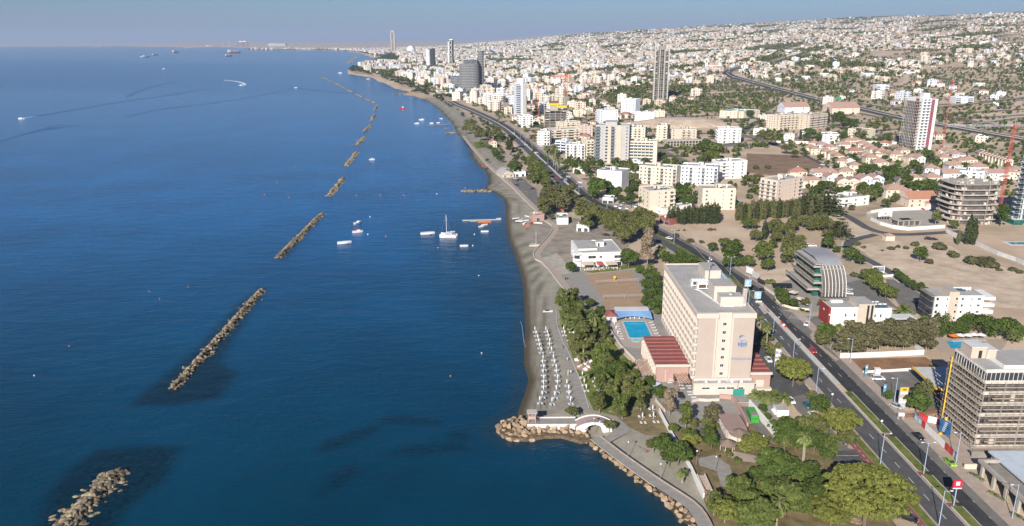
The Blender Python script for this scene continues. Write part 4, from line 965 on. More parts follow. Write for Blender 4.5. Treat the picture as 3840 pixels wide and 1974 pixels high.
def pb(kind,fr,x,y,xc,yc,rp):
    """palm from its foot and crown centre"""
    s=FR[fr][2]; q=at(fr,x,y); z=2.5
    while z<24:
        p=proj(q.x,q.y,z)
        if p[1]<=FR[fr][1]+yc/s: break
        z+=.25
    dist=math.sqrt(q.x**2+q.y**2+(HC-z)**2); return palm(kind,q.x,q.y,max(1.5,z-2),rp/s/FP*dist)
def many(fr,kind,leaf,pts,n=1300,hs=1.0):
    for p in pts: tp(kind,leaf,fr,p[0],p[1],p[2],n,hs)
NB_=2600
many('A','tall','bright',((790,575,78),(905,560,75)),NB_,.9); many('A','round','bright',((960,650,72),(850,665,70),(1085,790,0.1)) [:2],NB_)
many('A','tall','olive',((1000,950,115),(1080,930,90),(930,1000,80)),NB_,.9); many('A','tall','bright',((1180,1110,118),),NB_,.95); many('A','round','green',((1330,1250,95),(1250,1290,70),(1160,690,60)),NB_); many('A','round','bright',((1400,1300,60),),NB_)
for x,y,xc,yc,r in ((955,880,955,795,105),(1170,1330,1185,1240,72)): pb('date','A',x,y,xc,yc,r)
for x,y,xc,yc,r in ((1065,800,1060,695,55),(1105,880,1100,745,60),(1190,860,1192,780,55),(1225,1020,1225,940,58),(815,850,810,765,65),(1085,800,1085,720,50),(985,1190,985,1125,60),(1045,1340,1040,1290,55),(1000,760,1000,690,45)): pb('fan','A',x,y,xc,yc,r)
many('A','round','green',((1545,285,50),(1620,340,60),(1600,430,58),(1690,350,60),(1700,420,62),(1640,520,70),(1730,500,50),(1600,600,58),(1690,640,75),(1725,580,60),(1650,440,55)),1800); many('A','round','bright',((1690,430,40),(1640,290,40),(1600,510,40),(1710,690,40)),1500)
many('A','round','green',((1440,175,98),(880,265,58),(1060,610,50)),NB_); many('A','tall','dry',((1620,100,92),),NB_,1.25); pb('date','A',1750,180,1755,90,70); pb('fan','A',1640,330,1640,250,50)
many('A','round','green',((1790,170,55),(1850,190,60),(1930,150,62),(1980,200,70),(2060,205,60),(1900,215,50)),1500); many('A','wide','bright',((1940,120,50),),1500)
many('A','round','green',((2430,120,95),(2480,60,70),(2250,70,50),(2400,220,60),(2510,220,50)),1600); many('A','wide','bright',((2380,30,70),(2420,180,45)),1400)
many('Q','tall','bright',((110,320,95),(255,420,120),(370,690,135),(600,430,110),(700,480,95)),NB_,.95); many('Q','tall','olive',((430,420,105),(640,600,110),(30,650,110),(560,330,60)),NB_,.95)
many('Q','round','green',((300,130,125),(200,200,90),(900,470,110),(760,280,60)),NB_); many('Q','round','bright',((390,200,70),),NB_); many('Q','tall','dry',((1065,600,118),),3200,1.3)
many('Q','tall','bright',((1295,810,122),),3000,1.15); many('Q','tall','brown',((1700,780,110),(1600,790,70)),1500,1.1); many('Q','pine','pine',((1370,1160,130),(2330,1180,165),(2160,1270,110)),3600); many('Q','round','green',((1010,1180,110),(1670,1180,125),(1100,1020,0.1))[:2],NB_); many('Q','round','bright',((1110,1000,75),(1740,960,38)),NB_); many('Q','wide','olive',((800,1240,80),(130,930,60)),NB_)
many('C','wide','green',((1590,620,95),(1720,690,105),(1640,730,70)),3000,1.3); many('C','wide','olive',((800,335,62),(1120,450,55),(1490,610,50)),1800); pb('date','C',1750,940,1750,860,55)
many('C','tall','bright',((2255,1020,85),),3000,1.1); many('C','pine','pine',((2130,1190,112),),3600,1.2); many('C','round','bright',((2320,1250,130),),3600); many('C','bush','dry',((2020,1090,75),(1960,1040,40)),1200); many('C','bush','bright',((2150,700,45),(2220,760,40),(1690,480,40),(2040,460,25)),900)
q=at('D',200,240); 
for i in range(5): palm('date',q.x-4+2*i,q.y+random.uniform(-2.5,2.5),1.6+.5*(i%3),3.0)
many('D','round','green',((140,305,42),(175,375,36),(230,450,50),(240,800,150),(640,275,85),(610,1060,115)),NB_); many('D','round','green',((370,500,115),(320,570,80),(590,590,95),(670,620,70),(500,620,70),(700,710,60)),2200); many('D','wide','green',((520,530,90),(430,600,80)),2000)
many('D','round','olive',((560,190,45),(880,570,75),(790,480,50)),1600); many('D','pine','pine',((820,410,135),),5200,1.25)
many('D','pine','pine',((1065,1040,318),),19000,1.1); many('D','pine','pine',((740,1190,165),(60,610,90)),5600,1.0)
many('D','round','bright',((160,1015,75),(345,1090,140),(110,1230,135),(440,1020,80)),3600); many('D','round','green',((610,1010,100),(690,1000,60),(520,1150,75),(30,1000,60)),NB_); many('D','bush','dry',((960,1200,85),(930,1270,60)),1400)
for x,y,xc,yc,r in ((510,530,510,395,62),(468,885,470,540,62),(488,790,500,555,48),(258,1330,268,1110,80)): pb('fan','D',x,y,xc,yc,r)
many('D','round','green',((1480,245,92),(1225,190,42)),NB_); many('D','tall','olive',((1535,165,72),),2000)
many('B','pine','pine',((440,1205,148),),5200,1.25); many('B','round','olive',((160,900,55),(235,1030,65),(330,1120,60),(150,960,40)),1500); pb('fan','B',120,900,140,745,50); pb('fan','B',180,1010,195,800,55)
for i in range(12):
    f=i/11; many('B','tall','brown',((885+f*800,950-30*math.sin(f*3)-f*60+(i%3)*14,92),),2400,.82)
for i in range(9): f=i/8; many('B','tall','brown',((960+f*740,850-f*20+(i%2)*26,80),),1900,.85)
many('B','round','green',((740,850,80),(1330,800,75)),NB_); many('B','round','olive',((720,930,70),(680,880,45)),1600); pb('date','B',850,870,852,805,45); pb('date','B',1450,720,1450,650,90); pb('date','B',1640,800,1640,740,60)
many('B','round','bright',((1100,330,58),(1165,380,60),(1215,350,58),(1230,430,60),(1295,480,72),(1355,500,55),(1180,310,50)),1700); many('B','round','green',((1425,335,42),(1470,370,42),(1530,410,42),(1590,440,42),(1640,460,42),(1620,430,35),(1385,290,28)),1100)
many('B','round','green',((960,135,70),(1060,190,48),(1620,130,66),(760,30,66),(840,90,35)),1500); many('B','bush','bush',((1690,205,40),(1025,40,35),(1085,70,26),(1340,80,32),(1405,65,26),(1480,75,30),(1265,100,15),(1570,45,40),(1790,70,60),(1900,130,40),(1930,150,45),(2120,200,70),(2220,215,80),(2280,240,60),(2350,280,25),(2480,280,35),(2530,300,30),(1000,330,40)),900)
many('B','round','green',((1880,830,66),(2000,830,76),(2080,770,85),(2190,790,95),(2330,820,85),(2430,800,75),(2510,860,70),(2140,760,60),(1800,870,45),(2260,860,45)),1500); many('B','round','bright',((2250,790,45),(1990,800,40),(2480,900,60)),1300); tb('cone','green','B',1770,775,95); tb('cone','bright','B',1845,800,115)
many('B','round','bright',((150,110,95),(200,230,65),(20,200,60)),1700); many('B','wide','olive',((430,110,110),(370,180,50),(500,60,60)),1800,1.2); many('B','bush','bright',((220,395,48),),1000); many('B','round','green',((330,510,62),(350,570,50),(440,590,50),(290,470,35)),1500); many('B','round','olive',((550,580,42),(700,590,40)),1200)
for i in range(10): many('B','bush','green',((270+i*32,560+i*12,22),),700)
# scrub and conifer belt around the clearing
for i in range(26):
    f=i/25; tb('cyp','olive' if i%3==0 else 'brown' if i%3==1 else 'cyp','I',-90+f*890+random.uniform(-8,8),1012-f*66+random.uniform(-14,14),random.uniform(125,185),1100)
for i in range(22): 
    o=tree('tall','brown' if i%2 else 'olive',*P2('I',(-80+i*40+random.uniform(-12,12),985-i*3.1+random.uniform(-18,18)))[0],random.uniform(2.6,3.6),random.uniform(3.4,4.6),1200)
for x in (730,785,560,860): tb('cone','cyp','I',x,960 if x<800 else 1180,210 if x<800 else 190,900)
for x,y,h in ((160,1190,180),(885,1170,110),(500,240,70),(740,110,110),(320,1,1)) [:4]: tb('cyp','cyp','I',x,y,h)
many('I','round','olive',((60,1040,60),(260,1060,70),(330,1090,70),(420,1050,70),(520,1020,60),(640,1020,70),(720,1010,60),(770,1050,60),(680,1060,50),(600,1060,50),(90,1150,60),(270,1160,60),(380,1200,60),(440,1230,60),(500,1190,50),(740,1130,45),(820,1120,50),(850,1060,45),(410,1130,50),(210,1090,50)),1200)
many('I','round','green',((10,1040,60),(470,1010,55),(240,1230,45)),1200); many('I','bush','bush',((760,1220,60),(1030,1220,25),(90,520,35),(200,515,32),(330,1190,50),(130,1260,50)),900)
for x,h in ((1960,120),(2050,230),(2090,205)): tb('cyp','olive' if x<2000 else 'cyp','I',x,1235 if x<2000 else 1235,h,1500)
many('I','tall','green',((2380,960,62),),2000); many('I','tall','olive',((1760,980,45),),1500); many('I','round','bright',((1380,800,45),(1925,1050,40),(870,820,45)),1400); many('I','round','green',((700,700,60),(660,720,45),(1080,710,60),(1200,740,60),(1300,850,45),(900,750,60),(980,890,30),(1600,700,70),(1700,690,70),(1770,720,60),(1540,690,50),(1490,620,50),(1320,600,50),(1340,540,45),(1390,520,40),(1110,540,60),(1180,530,50),(1060,560,45),(690,420,35),(820,450,30),(1020,440,30),(950,430,30),(1560,490,45),(1690,410,55),(1880,500,35),(2020,510,40),(1770,470,40),(1290,430,30),(1600,540,40)),1000)
many('I','wide','olive',((200,240,90),(150,210,60),(370,345,55),(110,610,50),(40,620,45),(60,700,45),(1120,770,80)),1500)
many('I','round','green',((880,80,55),(930,110,55),(860,40,45),(1000,120,45),(590,200,50),(560,230,40),(680,240,35),(910,240,50),(1300,240,45),(1240,260,30),(820,220,35),(450,390,40),(530,360,30),(560,390,30),(30,20,40),(310,230,30)),1000); many('I','tall','olive',((1040,210,40),(1090,225,35),(1200,130,45)),1000)
for x,y,h in ((495,260,85),(745,110,130),(1345,390,35)): tb('cyp','cyp','I',x,y,h,700)
# H frame: groves along the coast road and gardens between the blocks
many('H','tall','olive',((1230,1010,95),(1330,1040,90),(1290,1100,80),(880,960,80),(930,900,70),(1000,920,75),(1080,870,85),(1130,830,70),(900,780,70),(780,600,60),(760,660,70)),2200,.85)
many('H','tall','brown',((1060,930,85),(1000,850,80),(870,910,70),(960,780,60),(1180,900,50)),2000,.85); many('H','tall','bright',((830,600,60),(800,670,65),(880,700,70),(850,640,60)),1900,.9)
many('H','wide','olive',((1450,1060,90),(1560,1080,95),(1680,1080,95),(1800,1060,95),(1890,1080,80),(1570,1180,95),(1700,1190,100),(1830,1150,95),(1640,1250,80),(1480,1130,70),(1900,1130,60)),2600,1.35)
many('H','tall','dry',((1880,1270,70),),2000,1.2); many('H','round','green',((590,590,75),(1400,780,105),(1350,840,60),(1480,770,60),(1510,830,40)),2200); many('H','wide','olive',((1700,610,90),(1650,640,60),(1720,690,60)),1800,1.5); many('H','tall','cyp',((555,340,58),(545,390,45)),1600,.9)
many('H','round','bright',((455,280,45),(260,360,30),(950,1065,32)),1400); many('H','wide','olive',((160,170,55),(200,230,62),(260,270,55),(330,280,55),(395,270,45),(420,230,40),(120,220,40)),1600,1.4); many('H','round','green',((400,440,36),(420,475,36),(440,500,30),(680,510,40),(330,520,22)),1100); many('H','cyp' if 0 else 'tall','bright',((760,490,34),(740,540,45),(760,570,50)),1300,1.2)
many('H','round','green',((1290,600,60),(1340,560,45),(1420,555,50),(1570,540,50),(1640,560,45),(1855,540,50),(1100,540,45),(1160,560,50),(1080,600,40),(900,500,30),(1180,590,40),(1690,820,45),(1730,790,40),(1760,750,40),(1850,920,70),(1700,900,60),(1620,900,45),(1580,840,40),(2180,780,50),(2220,840,60),(2230,900,60),(2260,930,55),(2150,900,40),(2310,900,50),(2260,770,40),(1960,930,40),(1500,600,40),(2060,540,40),(2040,500,35),(2140,530,40),(1990,470,30),(2400,400,60),(2440,350,45),(2490,260,40),(2350,270,35),(2550,600,40)),1300)
many('H','round','bright',((2500,430,90),(2530,490,60),(2460,480,60),(2550,400,50)),1800)
for i in range(20): many('H','bush','green' if i%2 else 'bush',((1990+i*22,400+8*math.sin(i),20),),500); many('H','bush','bright',((2050+i*11,480+4*math.sin(i),16),),400)
for x,y,xc,yc,r in ((968,580,968,440,45),(1010,620,1008,510,45),(925,480,925,420,40),(985,470,985,395,40),(765,350,760,290,40),(1620,790,1625,735,30),(2310,880,2310,760,35),(440,160,440,100,28),(470,150,465,90,26),(600,210,600,150,25),(900,460,900,400,35),(1005,560,1005,480,32),(2120,760,2115,715,30),(1440,150,1437,100,18)): pb('fan','H',x,y,xc,yc,r)
for x,h in ((2075,130),(2110,150),(2165,160),(2200,120),(2225,170),(2255,165),(2290,150),(2320,165),(2350,160),(2390,185),(2420,175),(2450,200),(2480,185),(2510,210),(2545,190)): tb('cyp','cyp','H',x,1140-(x-2075)*.01+random.uniform(-6,6),h,1000)
for i in range(14): x=2090+i*36; o=tree('tall','brown' if i%2 else 'olive',*P2('H',(x,1120+random.uniform(-12,8)))[0],random.uniform(2.3,3),random.uniform(3.2,4.2),900)
many('H','bush','bush',((2480,1190,28),(2525,1190,20),(2170,1195,18),(2230,1195,15),(2150,1250,35),(2290,1300,40),(2400,1310,30),(1975,1230,20)),800)

# more of the hotel garden and the south garden
g_=random.Random(12)
def fill(fr,poly,n,kinds,r0,r1,dmin):
    w=P2(fr,*poly); xs=[p[0] for p in w]; ys=[p[1] for p in w]; out=[]
    for _ in range(n*40):
        x,y=g_.uniform(min(xs),max(xs)),g_.uniform(min(ys),max(ys))
        if len(out)<n and inpoly([x],[y],w)[0] and all((x-a)**2+(y-b)**2>dmin**2 for a,b in out):
            out.append((x,y)); k,l,h=g_.choice(kinds); R=g_.uniform(r0,r1); tree(k,l,x,y,R,R*h,1800)
GK=[('round','green',1.0),('round','bright',1.0),('tall','bright',.95),('wide','green',1.3),('round','olive',1.0)]
fill('C',[(2000,1110),(2399,940),(2399,1324),(1990,1324)],10,GK,2.2,3.4,3.6)
fill('D',[(60,720),(440,880),(640,900),(700,820),(900,1300),(20,1320),(0,800)],16,GK,2.4,3.8,3.8)
fill('D',[(200,470),(560,430),(700,620),(740,760),(520,800),(300,680)],9,GK,2.2,3.2,3.6)
fill('Q',[(20,200),(480,120),(560,300),(800,420),(760,620),(560,720),(260,760),(20,700)],14,[('tall','bright',.95),('round','green',1.0),('tall','olive',.95),('round','bright',1.0)],2.3,3.3,3.4)
fill('A',[(760,560),(1000,640),(1150,760),(1280,1050),(1250,1300),(1080,1300),(960,1000),(860,760)],12,[('tall','olive',.95),('round','green',1.0),('round','bright',1.0)],2.2,3.2,3.6)
fill('Q',[(1240,1020),(1500,940),(1760,1080),(1840,1240),(1300,1300)],5,GK,1.8,2.8,3.2)
fill('B',[(120,860),(330,1090),(380,1130),(300,1000),(180,850)],4,[('round','olive',1.0)],1.5,2.2,3)

fill('I',[(560,330),(1400,300),(1900,420),(2450,560),(2300,640),(1500,620),(1000,580),(700,520)],46,[('round','green',1.0),('round','olive',1.0),('tall','olive',.9),('round','bright',1.0)],1.8,3.2,9)
fill('I',[(480,560),(900,640),(1250,700),(1800,640),(1850,760),(1400,760),(1000,760),(560,720)],26,[('round','green',1.0),('round','olive',1.0),('wide','olive',1.2)],1.8,3.0,7)
fill('F',[(400,800),(1300,780),(2000,1000),(2100,1240),(1200,1200),(900,1000)],40,[('round','green',1.0),('round','olive',1.0),('wide','green',1.2)],2.4,4.2,12)
# ---------------------------------------------------------------- boulder jetty
PROTOS=[]
def rock_mesh(seed,m,n=10,k=6):
    g=random.Random(seed); b=MB(); b.ball((0,0,0),1,0,n,k); off=[(g.uniform(-1,1),g.uniform(-1,1),g.uniform(-1,1)) for _ in range(9)]
    v=[]
    for p in b.v:
        d=Vector(p); s=1.0
        for o in off:   # planar cuts give flat faces
            q=Vector(o).normalized(); t=d.dot(q)
            if t>.5: d=d-q*(t-.5)*.95
        v.append(tuple(d*(1+g.uniform(-.05,.05))))
    b.v=v; return b.mesh('boulder',[m])
ROCKS=[rock_mesh(i,M_tan) for i in range(7)]
wet_line=P2('C',(1810,1324),(1700,1250),(1560,1080),(1400,960),(1280,880),(1150,770),(1000,650),(900,600),(850,570),(700,550),(560,555),(400,580),(250,575),(160,520),(140,480),(200,420),(320,385),z=.3)
JREG=wet_line+P2('C',(400,395),(400,445),(900,455),(950,555),(1000,580),(1150,705),(1300,815),(1540,985),(1790,1150),(1850,1260),(1880,1340),z=2)
def scatter(poly,r,n,seed):
    g=random.Random(seed); xs=[p[0] for p in poly]; ys=[p[1] for p in poly]; out=[]
    for _ in range(n):
        x,y=g.uniform(min(xs),max(xs)),g.uniform(min(ys),max(ys))
        if not inpoly([x],[y],poly)[0]: continue
        rr=r(x,y,g)
        if all((x-a)**2+(y-b)**2>(.52*(rr+c))**2 for a,b,c in out): out.append((x,y,rr))
    return out
bl=scatter(JREG,lambda x,y,g:g.uniform(1.1,1.9) if x<22 else g.uniform(.95,1.5),9000,5)
bl.sort(key=lambda t:t[1])
for i,(x,y,r_) in enumerate(bl[:300]):
    d=float(polydist(np.array([x]),np.array([y]),wet_line,False)[0]); z=min(.25+.42*d,1.9)
    o=ob('boulder',ROCKS[i%7],None,(x,y,z),random.random()*6.28,(r_*random.uniform(.85,1.2),r_*random.uniform(.8,1.05),r_*.68)); o.rotation_euler=(random.uniform(-.25,.25),random.uniform(-.25,.25),random.random()*6.28)
    tag(o,'','boulder','tan boulders of the sea defence'); auto(o,'large tan boulder of the jetty head' if x<22 else 'tan boulder along the promenade edge')
for _p in (('the jetty hut',6,217),('the promenade steps',52,182),('the first promenade lamp',31,196),('the bridge arch',25,213),('the second promenade lamp',41,178),('the promenade bend',46,172),('the jetty tip',-4,211)): landmark(*_p)
jb=MB(); jb.prism(P2('C',(165,470),(215,425),(320,392),(400,400),(400,450),(900,460),(960,575),(880,590),(700,540),(560,545),(400,568),(255,563),(170,515),z=1),-.5,1.1,0); struct('shadow_rubble_base',jb.mesh('shadow_rubble_base',[mat('shadow_rubble_base',(.13,.095,.06),.95,.4,.8)]))  # rubble mass coloured dark so gaps between boulders look like rock shadow
# jetty walk, hut and footbridge
m=MB(); m.box(4.5,215.2,-1,20.0,219.6,2.62,0); struct('jetty_walk',m.mesh('jetty_walk',[M_paveg]))
m=MB(); m.box(4.4,214.9,-1,20,215.19,2.95,0); tag(ob('jetty_kerb',m.mesh('jetty_kerb',[M_white])),'white low wall along the jetty walk facing the boulders','wall')
m=MB(); m.box(8,219.61,-1,20,219.9,2.95,0); tag(ob('jetty_kerb',m.mesh('jetty_kerb',[M_white])),'white low wall along the jetty walk facing the beach','wall')
t=thing('footbridge','arched footbridge with white sides over the promenade underpass','bridge',(25.4,0,0))
def arch(x): return 2.55+1.75*max(0,1-(x/5.6)**2)
for nm,ya,yb,mm,up in (('deck',213.2,217.8,mat('bridge_deck',(.33,.25,.235),.95,.1,.8),0),('parapet',212.85,213.19,M_white,.3),('parapet',217.81,218.15,M_white,.3)):
    m=MB(); n=16
    for i in range(n):
        a=-5.6+11.2*i/n; b=-5.6+11.2*(i+1)/n; za,zb=arch(a)+up,arch(b)+up
        op=lambda x:(2.0+1.75*max(0,1-(x/2.6)**2)**.5) if abs(x)<2.6 else 0.5
        la,lb=op(a)-.0,op(b)-.0
        m.add([(a,ya,la),(b,ya,lb),(b,yb,lb),(a,yb,la),(a,ya,za),(b,ya,zb),(b,yb,zb),(a,yb,za)],[(0,1,5,4),(2,3,7,6),(4,5,6,7),(3,2,1,0),(1,2,6,5),(3,0,4,7)],0)
    part(t,nm,m,mm)
m=MB()
for i in range(12): x=-3+i*.55; m.tube((x,213.0,arch(x)+.5),(x,213.0,arch(x)+1.3),.03,4); m.tube((x,213.0,arch(x)+1.3),(x+.55,213.0,arch(x+.55)+1.3),.03,4)
part(t,'railing',m,M_metal)
t=thing('lifeguard_hut','raised lifeguard hut on posts at the jetty end','hut',(6.0,217.4,2.62)); 
for x in (-1.1,1.1):
    for y in (-.9,.9): m=MB(); m.box(x-.09,y-.09,0,x+.09,y+.09,3.4,0); part(t,'post',m,mat('hut_timber',(.42,.30,.26),.8,.1,2))
m=MB(); m.box(-1.3,-1.1,1.3,1.3,1.1,1.45,0); m.box(-1.2,-1.0,1.46,1.2,1.0,2.3,0); part(t,'cabin',m,MATS['hut_timber']); m=MB(); m.box(-1.6,-1.4,3.4,1.6,1.4,3.55,0); part(t,'roof',m,mat('hut_roof',(.48,.42,.40),.8,.08,1))
m=MB(); m.add([(1.3,-.4,1.35),(2.7,-.4,0),(2.7,.4,0),(1.3,.4,1.35)],[(0,1,2,3)],0); m.tube((1.3,-.4,2.2),(2.7,-.4,.9),.04,4); m.tube((1.3,.4,2.2),(2.7,.4,.9),.04,4); part(t,'stairs',m,MATS['hut_timber'])
def lamp_post(fr,x,y,h=4.6):
    q=at(fr,x,y); m=MB(); m.tube((0,0,0),(0,0,h),.07,6,0,.05); o=thing('promenade_lamp','','street lamp',(q.x,q.y,2),0,'promenade lamps'); part(o,'pole',m,M_concd); m=MB(); m.cyl(0,0,h,h+.15,.16,8,0,.4); m.cyl(0,0,h+.15,h+.45,.4,8,0,.15); part(o,'lantern',m,M_metal); auto(o,'short lamp post with square lantern'); return o
for fr,x,y in (('C',1280,720),('C',1558,915),('C',1035,540),('C',2035,850),('C',1870,800),('Q',2410,1320),('C',985,510),('H',650,880),('H',705,880),('H',600,790),('A',690,290),('S',835,440)): lamp_post(fr,x,y)
# garden walls, steps, buildings
wall_line('garden_wall','white wall between the dry lawn and the hotel garden',P2('C',(1550,340),(1590,420),(1650,530),(1740,690),(1830,850),(1880,960),(1935,1080)),1.5,.4,M_white)
wall_line('lawn_wall','cream low wall rising beside the dry tree',P2('Q',(850,600),(985,760)),1.0,.35,M_hotw); wall_line('ramp_wall','long bright white wall along the service ramp',P2('D',(20,290),(150,440),(270,590),z=2),2.6,.4,M_white)
wall_line('lane_wall','pink curved wall beside the service ramp',P2('Q',(1780,560),(1960,575),(2020,640),(2110,800),(2190,980)),1.5,.6,M_hotp); wall_line('yard_wall','low cream wall round the sunken terrace',P2('Q',(1380,620),(1480,600),(1600,610),(1780,600)),1.0,.3,M_hotw)
wall_line('pool_wall','cream wall with hedge between pool deck and garden',[(40.3,318),(39.9,302),(43,278),(46.8,263)],1.3,.35,M_hotw)
t=thing('garden_steps','flight of stone steps from garden to promenade','steps',(52,177.2,2))
for i in range(12): m=MB(); m.box(-.9,i*.65,-.3,.9,i*.65+.65,.12+i*.11,0); part(t,'step',m,M_pave)
for x in (-1.2,.9): m=MB(); m.box(x,0,-.3,x+.3,7.8,1.7,0); part(t,'side_wall',m,M_hotw)
t=thing('garden_pavilion','low pavilion with brown-pink roof and curved front beside the ramp','building',(65.2,207.6,2)); m=MB(); m.box(0,0,-.5,6,9,2.9,0); m.cyl(3,0,-.5,2.9,2.9,18,0); part(t,'wall',m,M_hotw); m=MB(); m.box(-.3,.2,2.9,6.3,9.3,3.2,0); m.cyl(3,.1,2.905,3.19,3.2,18,0); part(t,'roof',m,mat('pavilion_roof',(.30,.21,.185),.95,.12,.6))
for i in range(3): ob('window',win_mesh(1.2,1.2,'win'),t,(-.0,2+i*2.6,.9),-PI/2)
for x,y,r_,h,lb in ((68.6,205.6,3.3,2.7,'larger brown conical thatched roof on posts'),(63.6,200.4,2.6,2.3,'smaller brown conical thatched roof on posts')):
    t=thing('thatched_shelter',lb,'shelter',(x,y,2)); m=MB(); m.cyl(0,0,h,h+1.2,r_,18,0,.1); m.cyl(0,0,h-.15,h-.01,r_*.97,18,0); part(t,'roof',m,mat('thatch',(.22,.165,.13),.95,.2,2,bump=.4)); 
    for i in range(6): m=MB(); a=i*PI/3; m.tube((r_*.8*math.cos(a),r_*.8*math.sin(a),-.2),(r_*.8*math.cos(a),r_*.8*math.sin(a),h-.16),.1,6); part(t,'post',m,M_hotw)
q=at('D',305,370); t=thing('plant_room','white plant room with round tanks among the bushes','building',(q.x-1.8,q.y-.5,2)); m=MB(); m.box(0,0,0,3.8,4,2.3,0,1); part(t,'wall',m,M_white,M_roofgrey)
for i in range(3): m=MB(); m.tube((-.9,.6+i*1.1,.9),(-.05,.6+i*1.1,.9),.5,10); part(t,'tank',m,M_whitepaint)
t=thing('rubbish_skip','bright green rubbish compactor skip on the ramp','skip',(77.0,220,2),-.08); G_=mat('green_paint',(.05,.29,.055),.5,.1,1); m=MB(); m.box(-1.2,-3.2,.3,1.2,3.2,2.3,0); part(t,'container',m,G_); m=MB(); m.box(-1.0,-3.0,2.31,.9,-.8,2.5,0); part(t,'lid',m,M_concd); m=MB(); m.box(-1.25,-3.9,.3,1.25,-3.21,1.6,0); part(t,'hopper',m,G_)
for x in (-1,1):
    for y in (-2.4,2.4): m=MB(); m.tube((x*1.05-.12,y,.25),(x*1.05+.12,y,.25),.25,10); part(t,'wheel',m,M_black)
q=at('Q',2075,545,2); m=MB(); m.box(-1.9,-.05,0,1.9,.05,2.4,0); tag(ob('green_gate',m.mesh('green_gate',[mat('teal_paint',(.03,.25,.2),.6)]),None,(q.x,236.0,2)),'teal metal gate at the foot of the annex wall','gate')
q=at('Q',2150,680,2); m=MB(); m.box(-2.3,-.15,0,2.3,.15,1.5,0,1); tag(ob('ramp_gate',m.mesh('ramp_gate',[mat('gate_brown',(.25,.18,.16),.8),M_white]),None,(q.x,q.y,2)),'brown panelled gate with white top across the ramp','gate')
for i,(x,y) in enumerate(((1220,370),(1340,375),(1240,415),(1360,410),(1350,465),(1360,505),(1410,545),(1080,295),(1060,330))):
    q=at('Q',x,y,2.8); t=thing('dining_table','','table',(q.x,q.y,2),0,'dining tables'); m=MB(); m.box(-.9,-.45,.72,.9,.45,.78,0); part(t,'top',m,M_whitepaint); m=MB(); m.tube((0,0,0),(0,0,.71),.08,6); part(t,'leg',m,M_metal); auto(t,'white-topped dining table')
# bicycles under the pine
for i in range(4):
    q=at('C',1375+i*22,660+i*10); m=MB()
    for y in (-.5,.5):
        for k in range(12): a,b=k*PI/6,(k+1)*PI/6; m.tube((0,y+.33*math.cos(a),.34+.33*math.sin(a)),(0,y+.33*math.cos(b),.34+.33*math.sin(b)),.02,4)
    for a,b in (((0,-.5,.34),(0,-.15,.8)),((0,.5,.34),(0,.38,.95)),((0,-.15,.8),(0,.4,.85)),((0,0,.3),(0,-.15,.85)),((0,0,.3),(0,.4,.85)),((0,-.5,.34),(0,0,.3)),((-.25,.36,.98),(.25,.36,.98)),((0,-.25,.88),(0,-.05,.88))): m.tube(a,b,.025,4)
    auto(tag(ob('bicycle',m.mesh('bicycle',[M_metal if i<3 else M_red]),None,(q.x,q.y,2.0),.6+i*.5),'','bicycle','parked bicycles'),'bicycle standing on the dirt')
# ---------------------------------------------------------------- cars
CARS={}
def car_meshes(kind):
    if kind in CARS: return CARS[kind]
    L_,Wd,h1,h2={'car':(4.3,1.75,.88,1.45),'suv':(4.6,1.85,1.0,1.75),'van':(5.0,1.95,1.15,2.2)}[kind]
    def shell(prof,w,inset=0.0):
        m=MB(); n=len(prof); a=[(-w/2+(inset if z>h1 else 0),y,z) for y,z in prof]; b=[(w/2-(inset if z>h1 else 0),y,z) for y,z in prof]; m.add(a+b,[(i,(i+1)%n,n+(i+1)%n,n+i) for i in range(n)]+[tuple(range(n)),tuple(range(2*n-1,n-1,-1))],0); return m
    hl=L_/2
    body=shell([(-hl,.32),(-hl,.68),(-hl+.15,h1-.05),(-hl+.95,h1),(hl-.75 if kind!='van' else hl-.1,h1+.02),(hl-.06,h1-.1),(hl,.6),(hl,.32)],Wd)
    y0,y1,y2,y3=(-hl+.9,-hl+1.65,hl-1.1,hl-.45) if kind=='car' else (-hl+.95,-hl+1.6,hl-.45,hl-.12) if kind=='suv' else (-hl+.5,-hl+1.2,hl-.2,hl-.06)
    gl=shell([(y0,h1+.001),(y1,h2-.07),(y2,h2-.07),(y3,h1+.001)],Wd-.06,.16)
    rf=MB(); rf.box(-Wd/2+.2,y1,h2-.069,Wd/2-.2,y2,h2,0)
    for sx in (-1,1):
        for ya,yb in ((y1,y0),(y2,y3)): rf.tube((sx*(Wd/2-.19),ya,h2-.05),(sx*(Wd/2-.04),yb,h1+.02),.045,4)
    wh=MB(); wh.tube((-.1,0,0),(.1,0,0),.32,12,0); wh.tube((-.11,0,0),(.11,0,0),.18,10,1)
    hd=MB(); hd.box(-.18,-.03,-.07,.18,.03,.07,0); tl=MB(); tl.box(-.16,-.03,-.08,.16,.03,.08,0)
    CARS[kind]=(body.mesh('body',[M_whitepaint]),gl.mesh('windows',[M_glass]),rf.mesh('roof',[M_whitepaint]),wh.mesh('wheel',[M_black,M_metal]),hd.mesh('headlight',[mat('headlamp_lens',(.8,.8,.78),.2,.02,1)]),tl.mesh('tail_light',[M_red]),L_,Wd,h1); return CARS[kind]
PAINT={n:mat('car_'+n,c,.3,.04,1,spec=.6) for n,c in (('white',(.72,.72,.72)),('silver',(.4,.41,.42)),('grey',(.14,.15,.16)),('black',(.015,.015,.018)),('red',(.5,.015,.02)),('blue',(.04,.10,.25)),('teal',(.02,.14,.19)),('green',(.25,.45,.03)))}
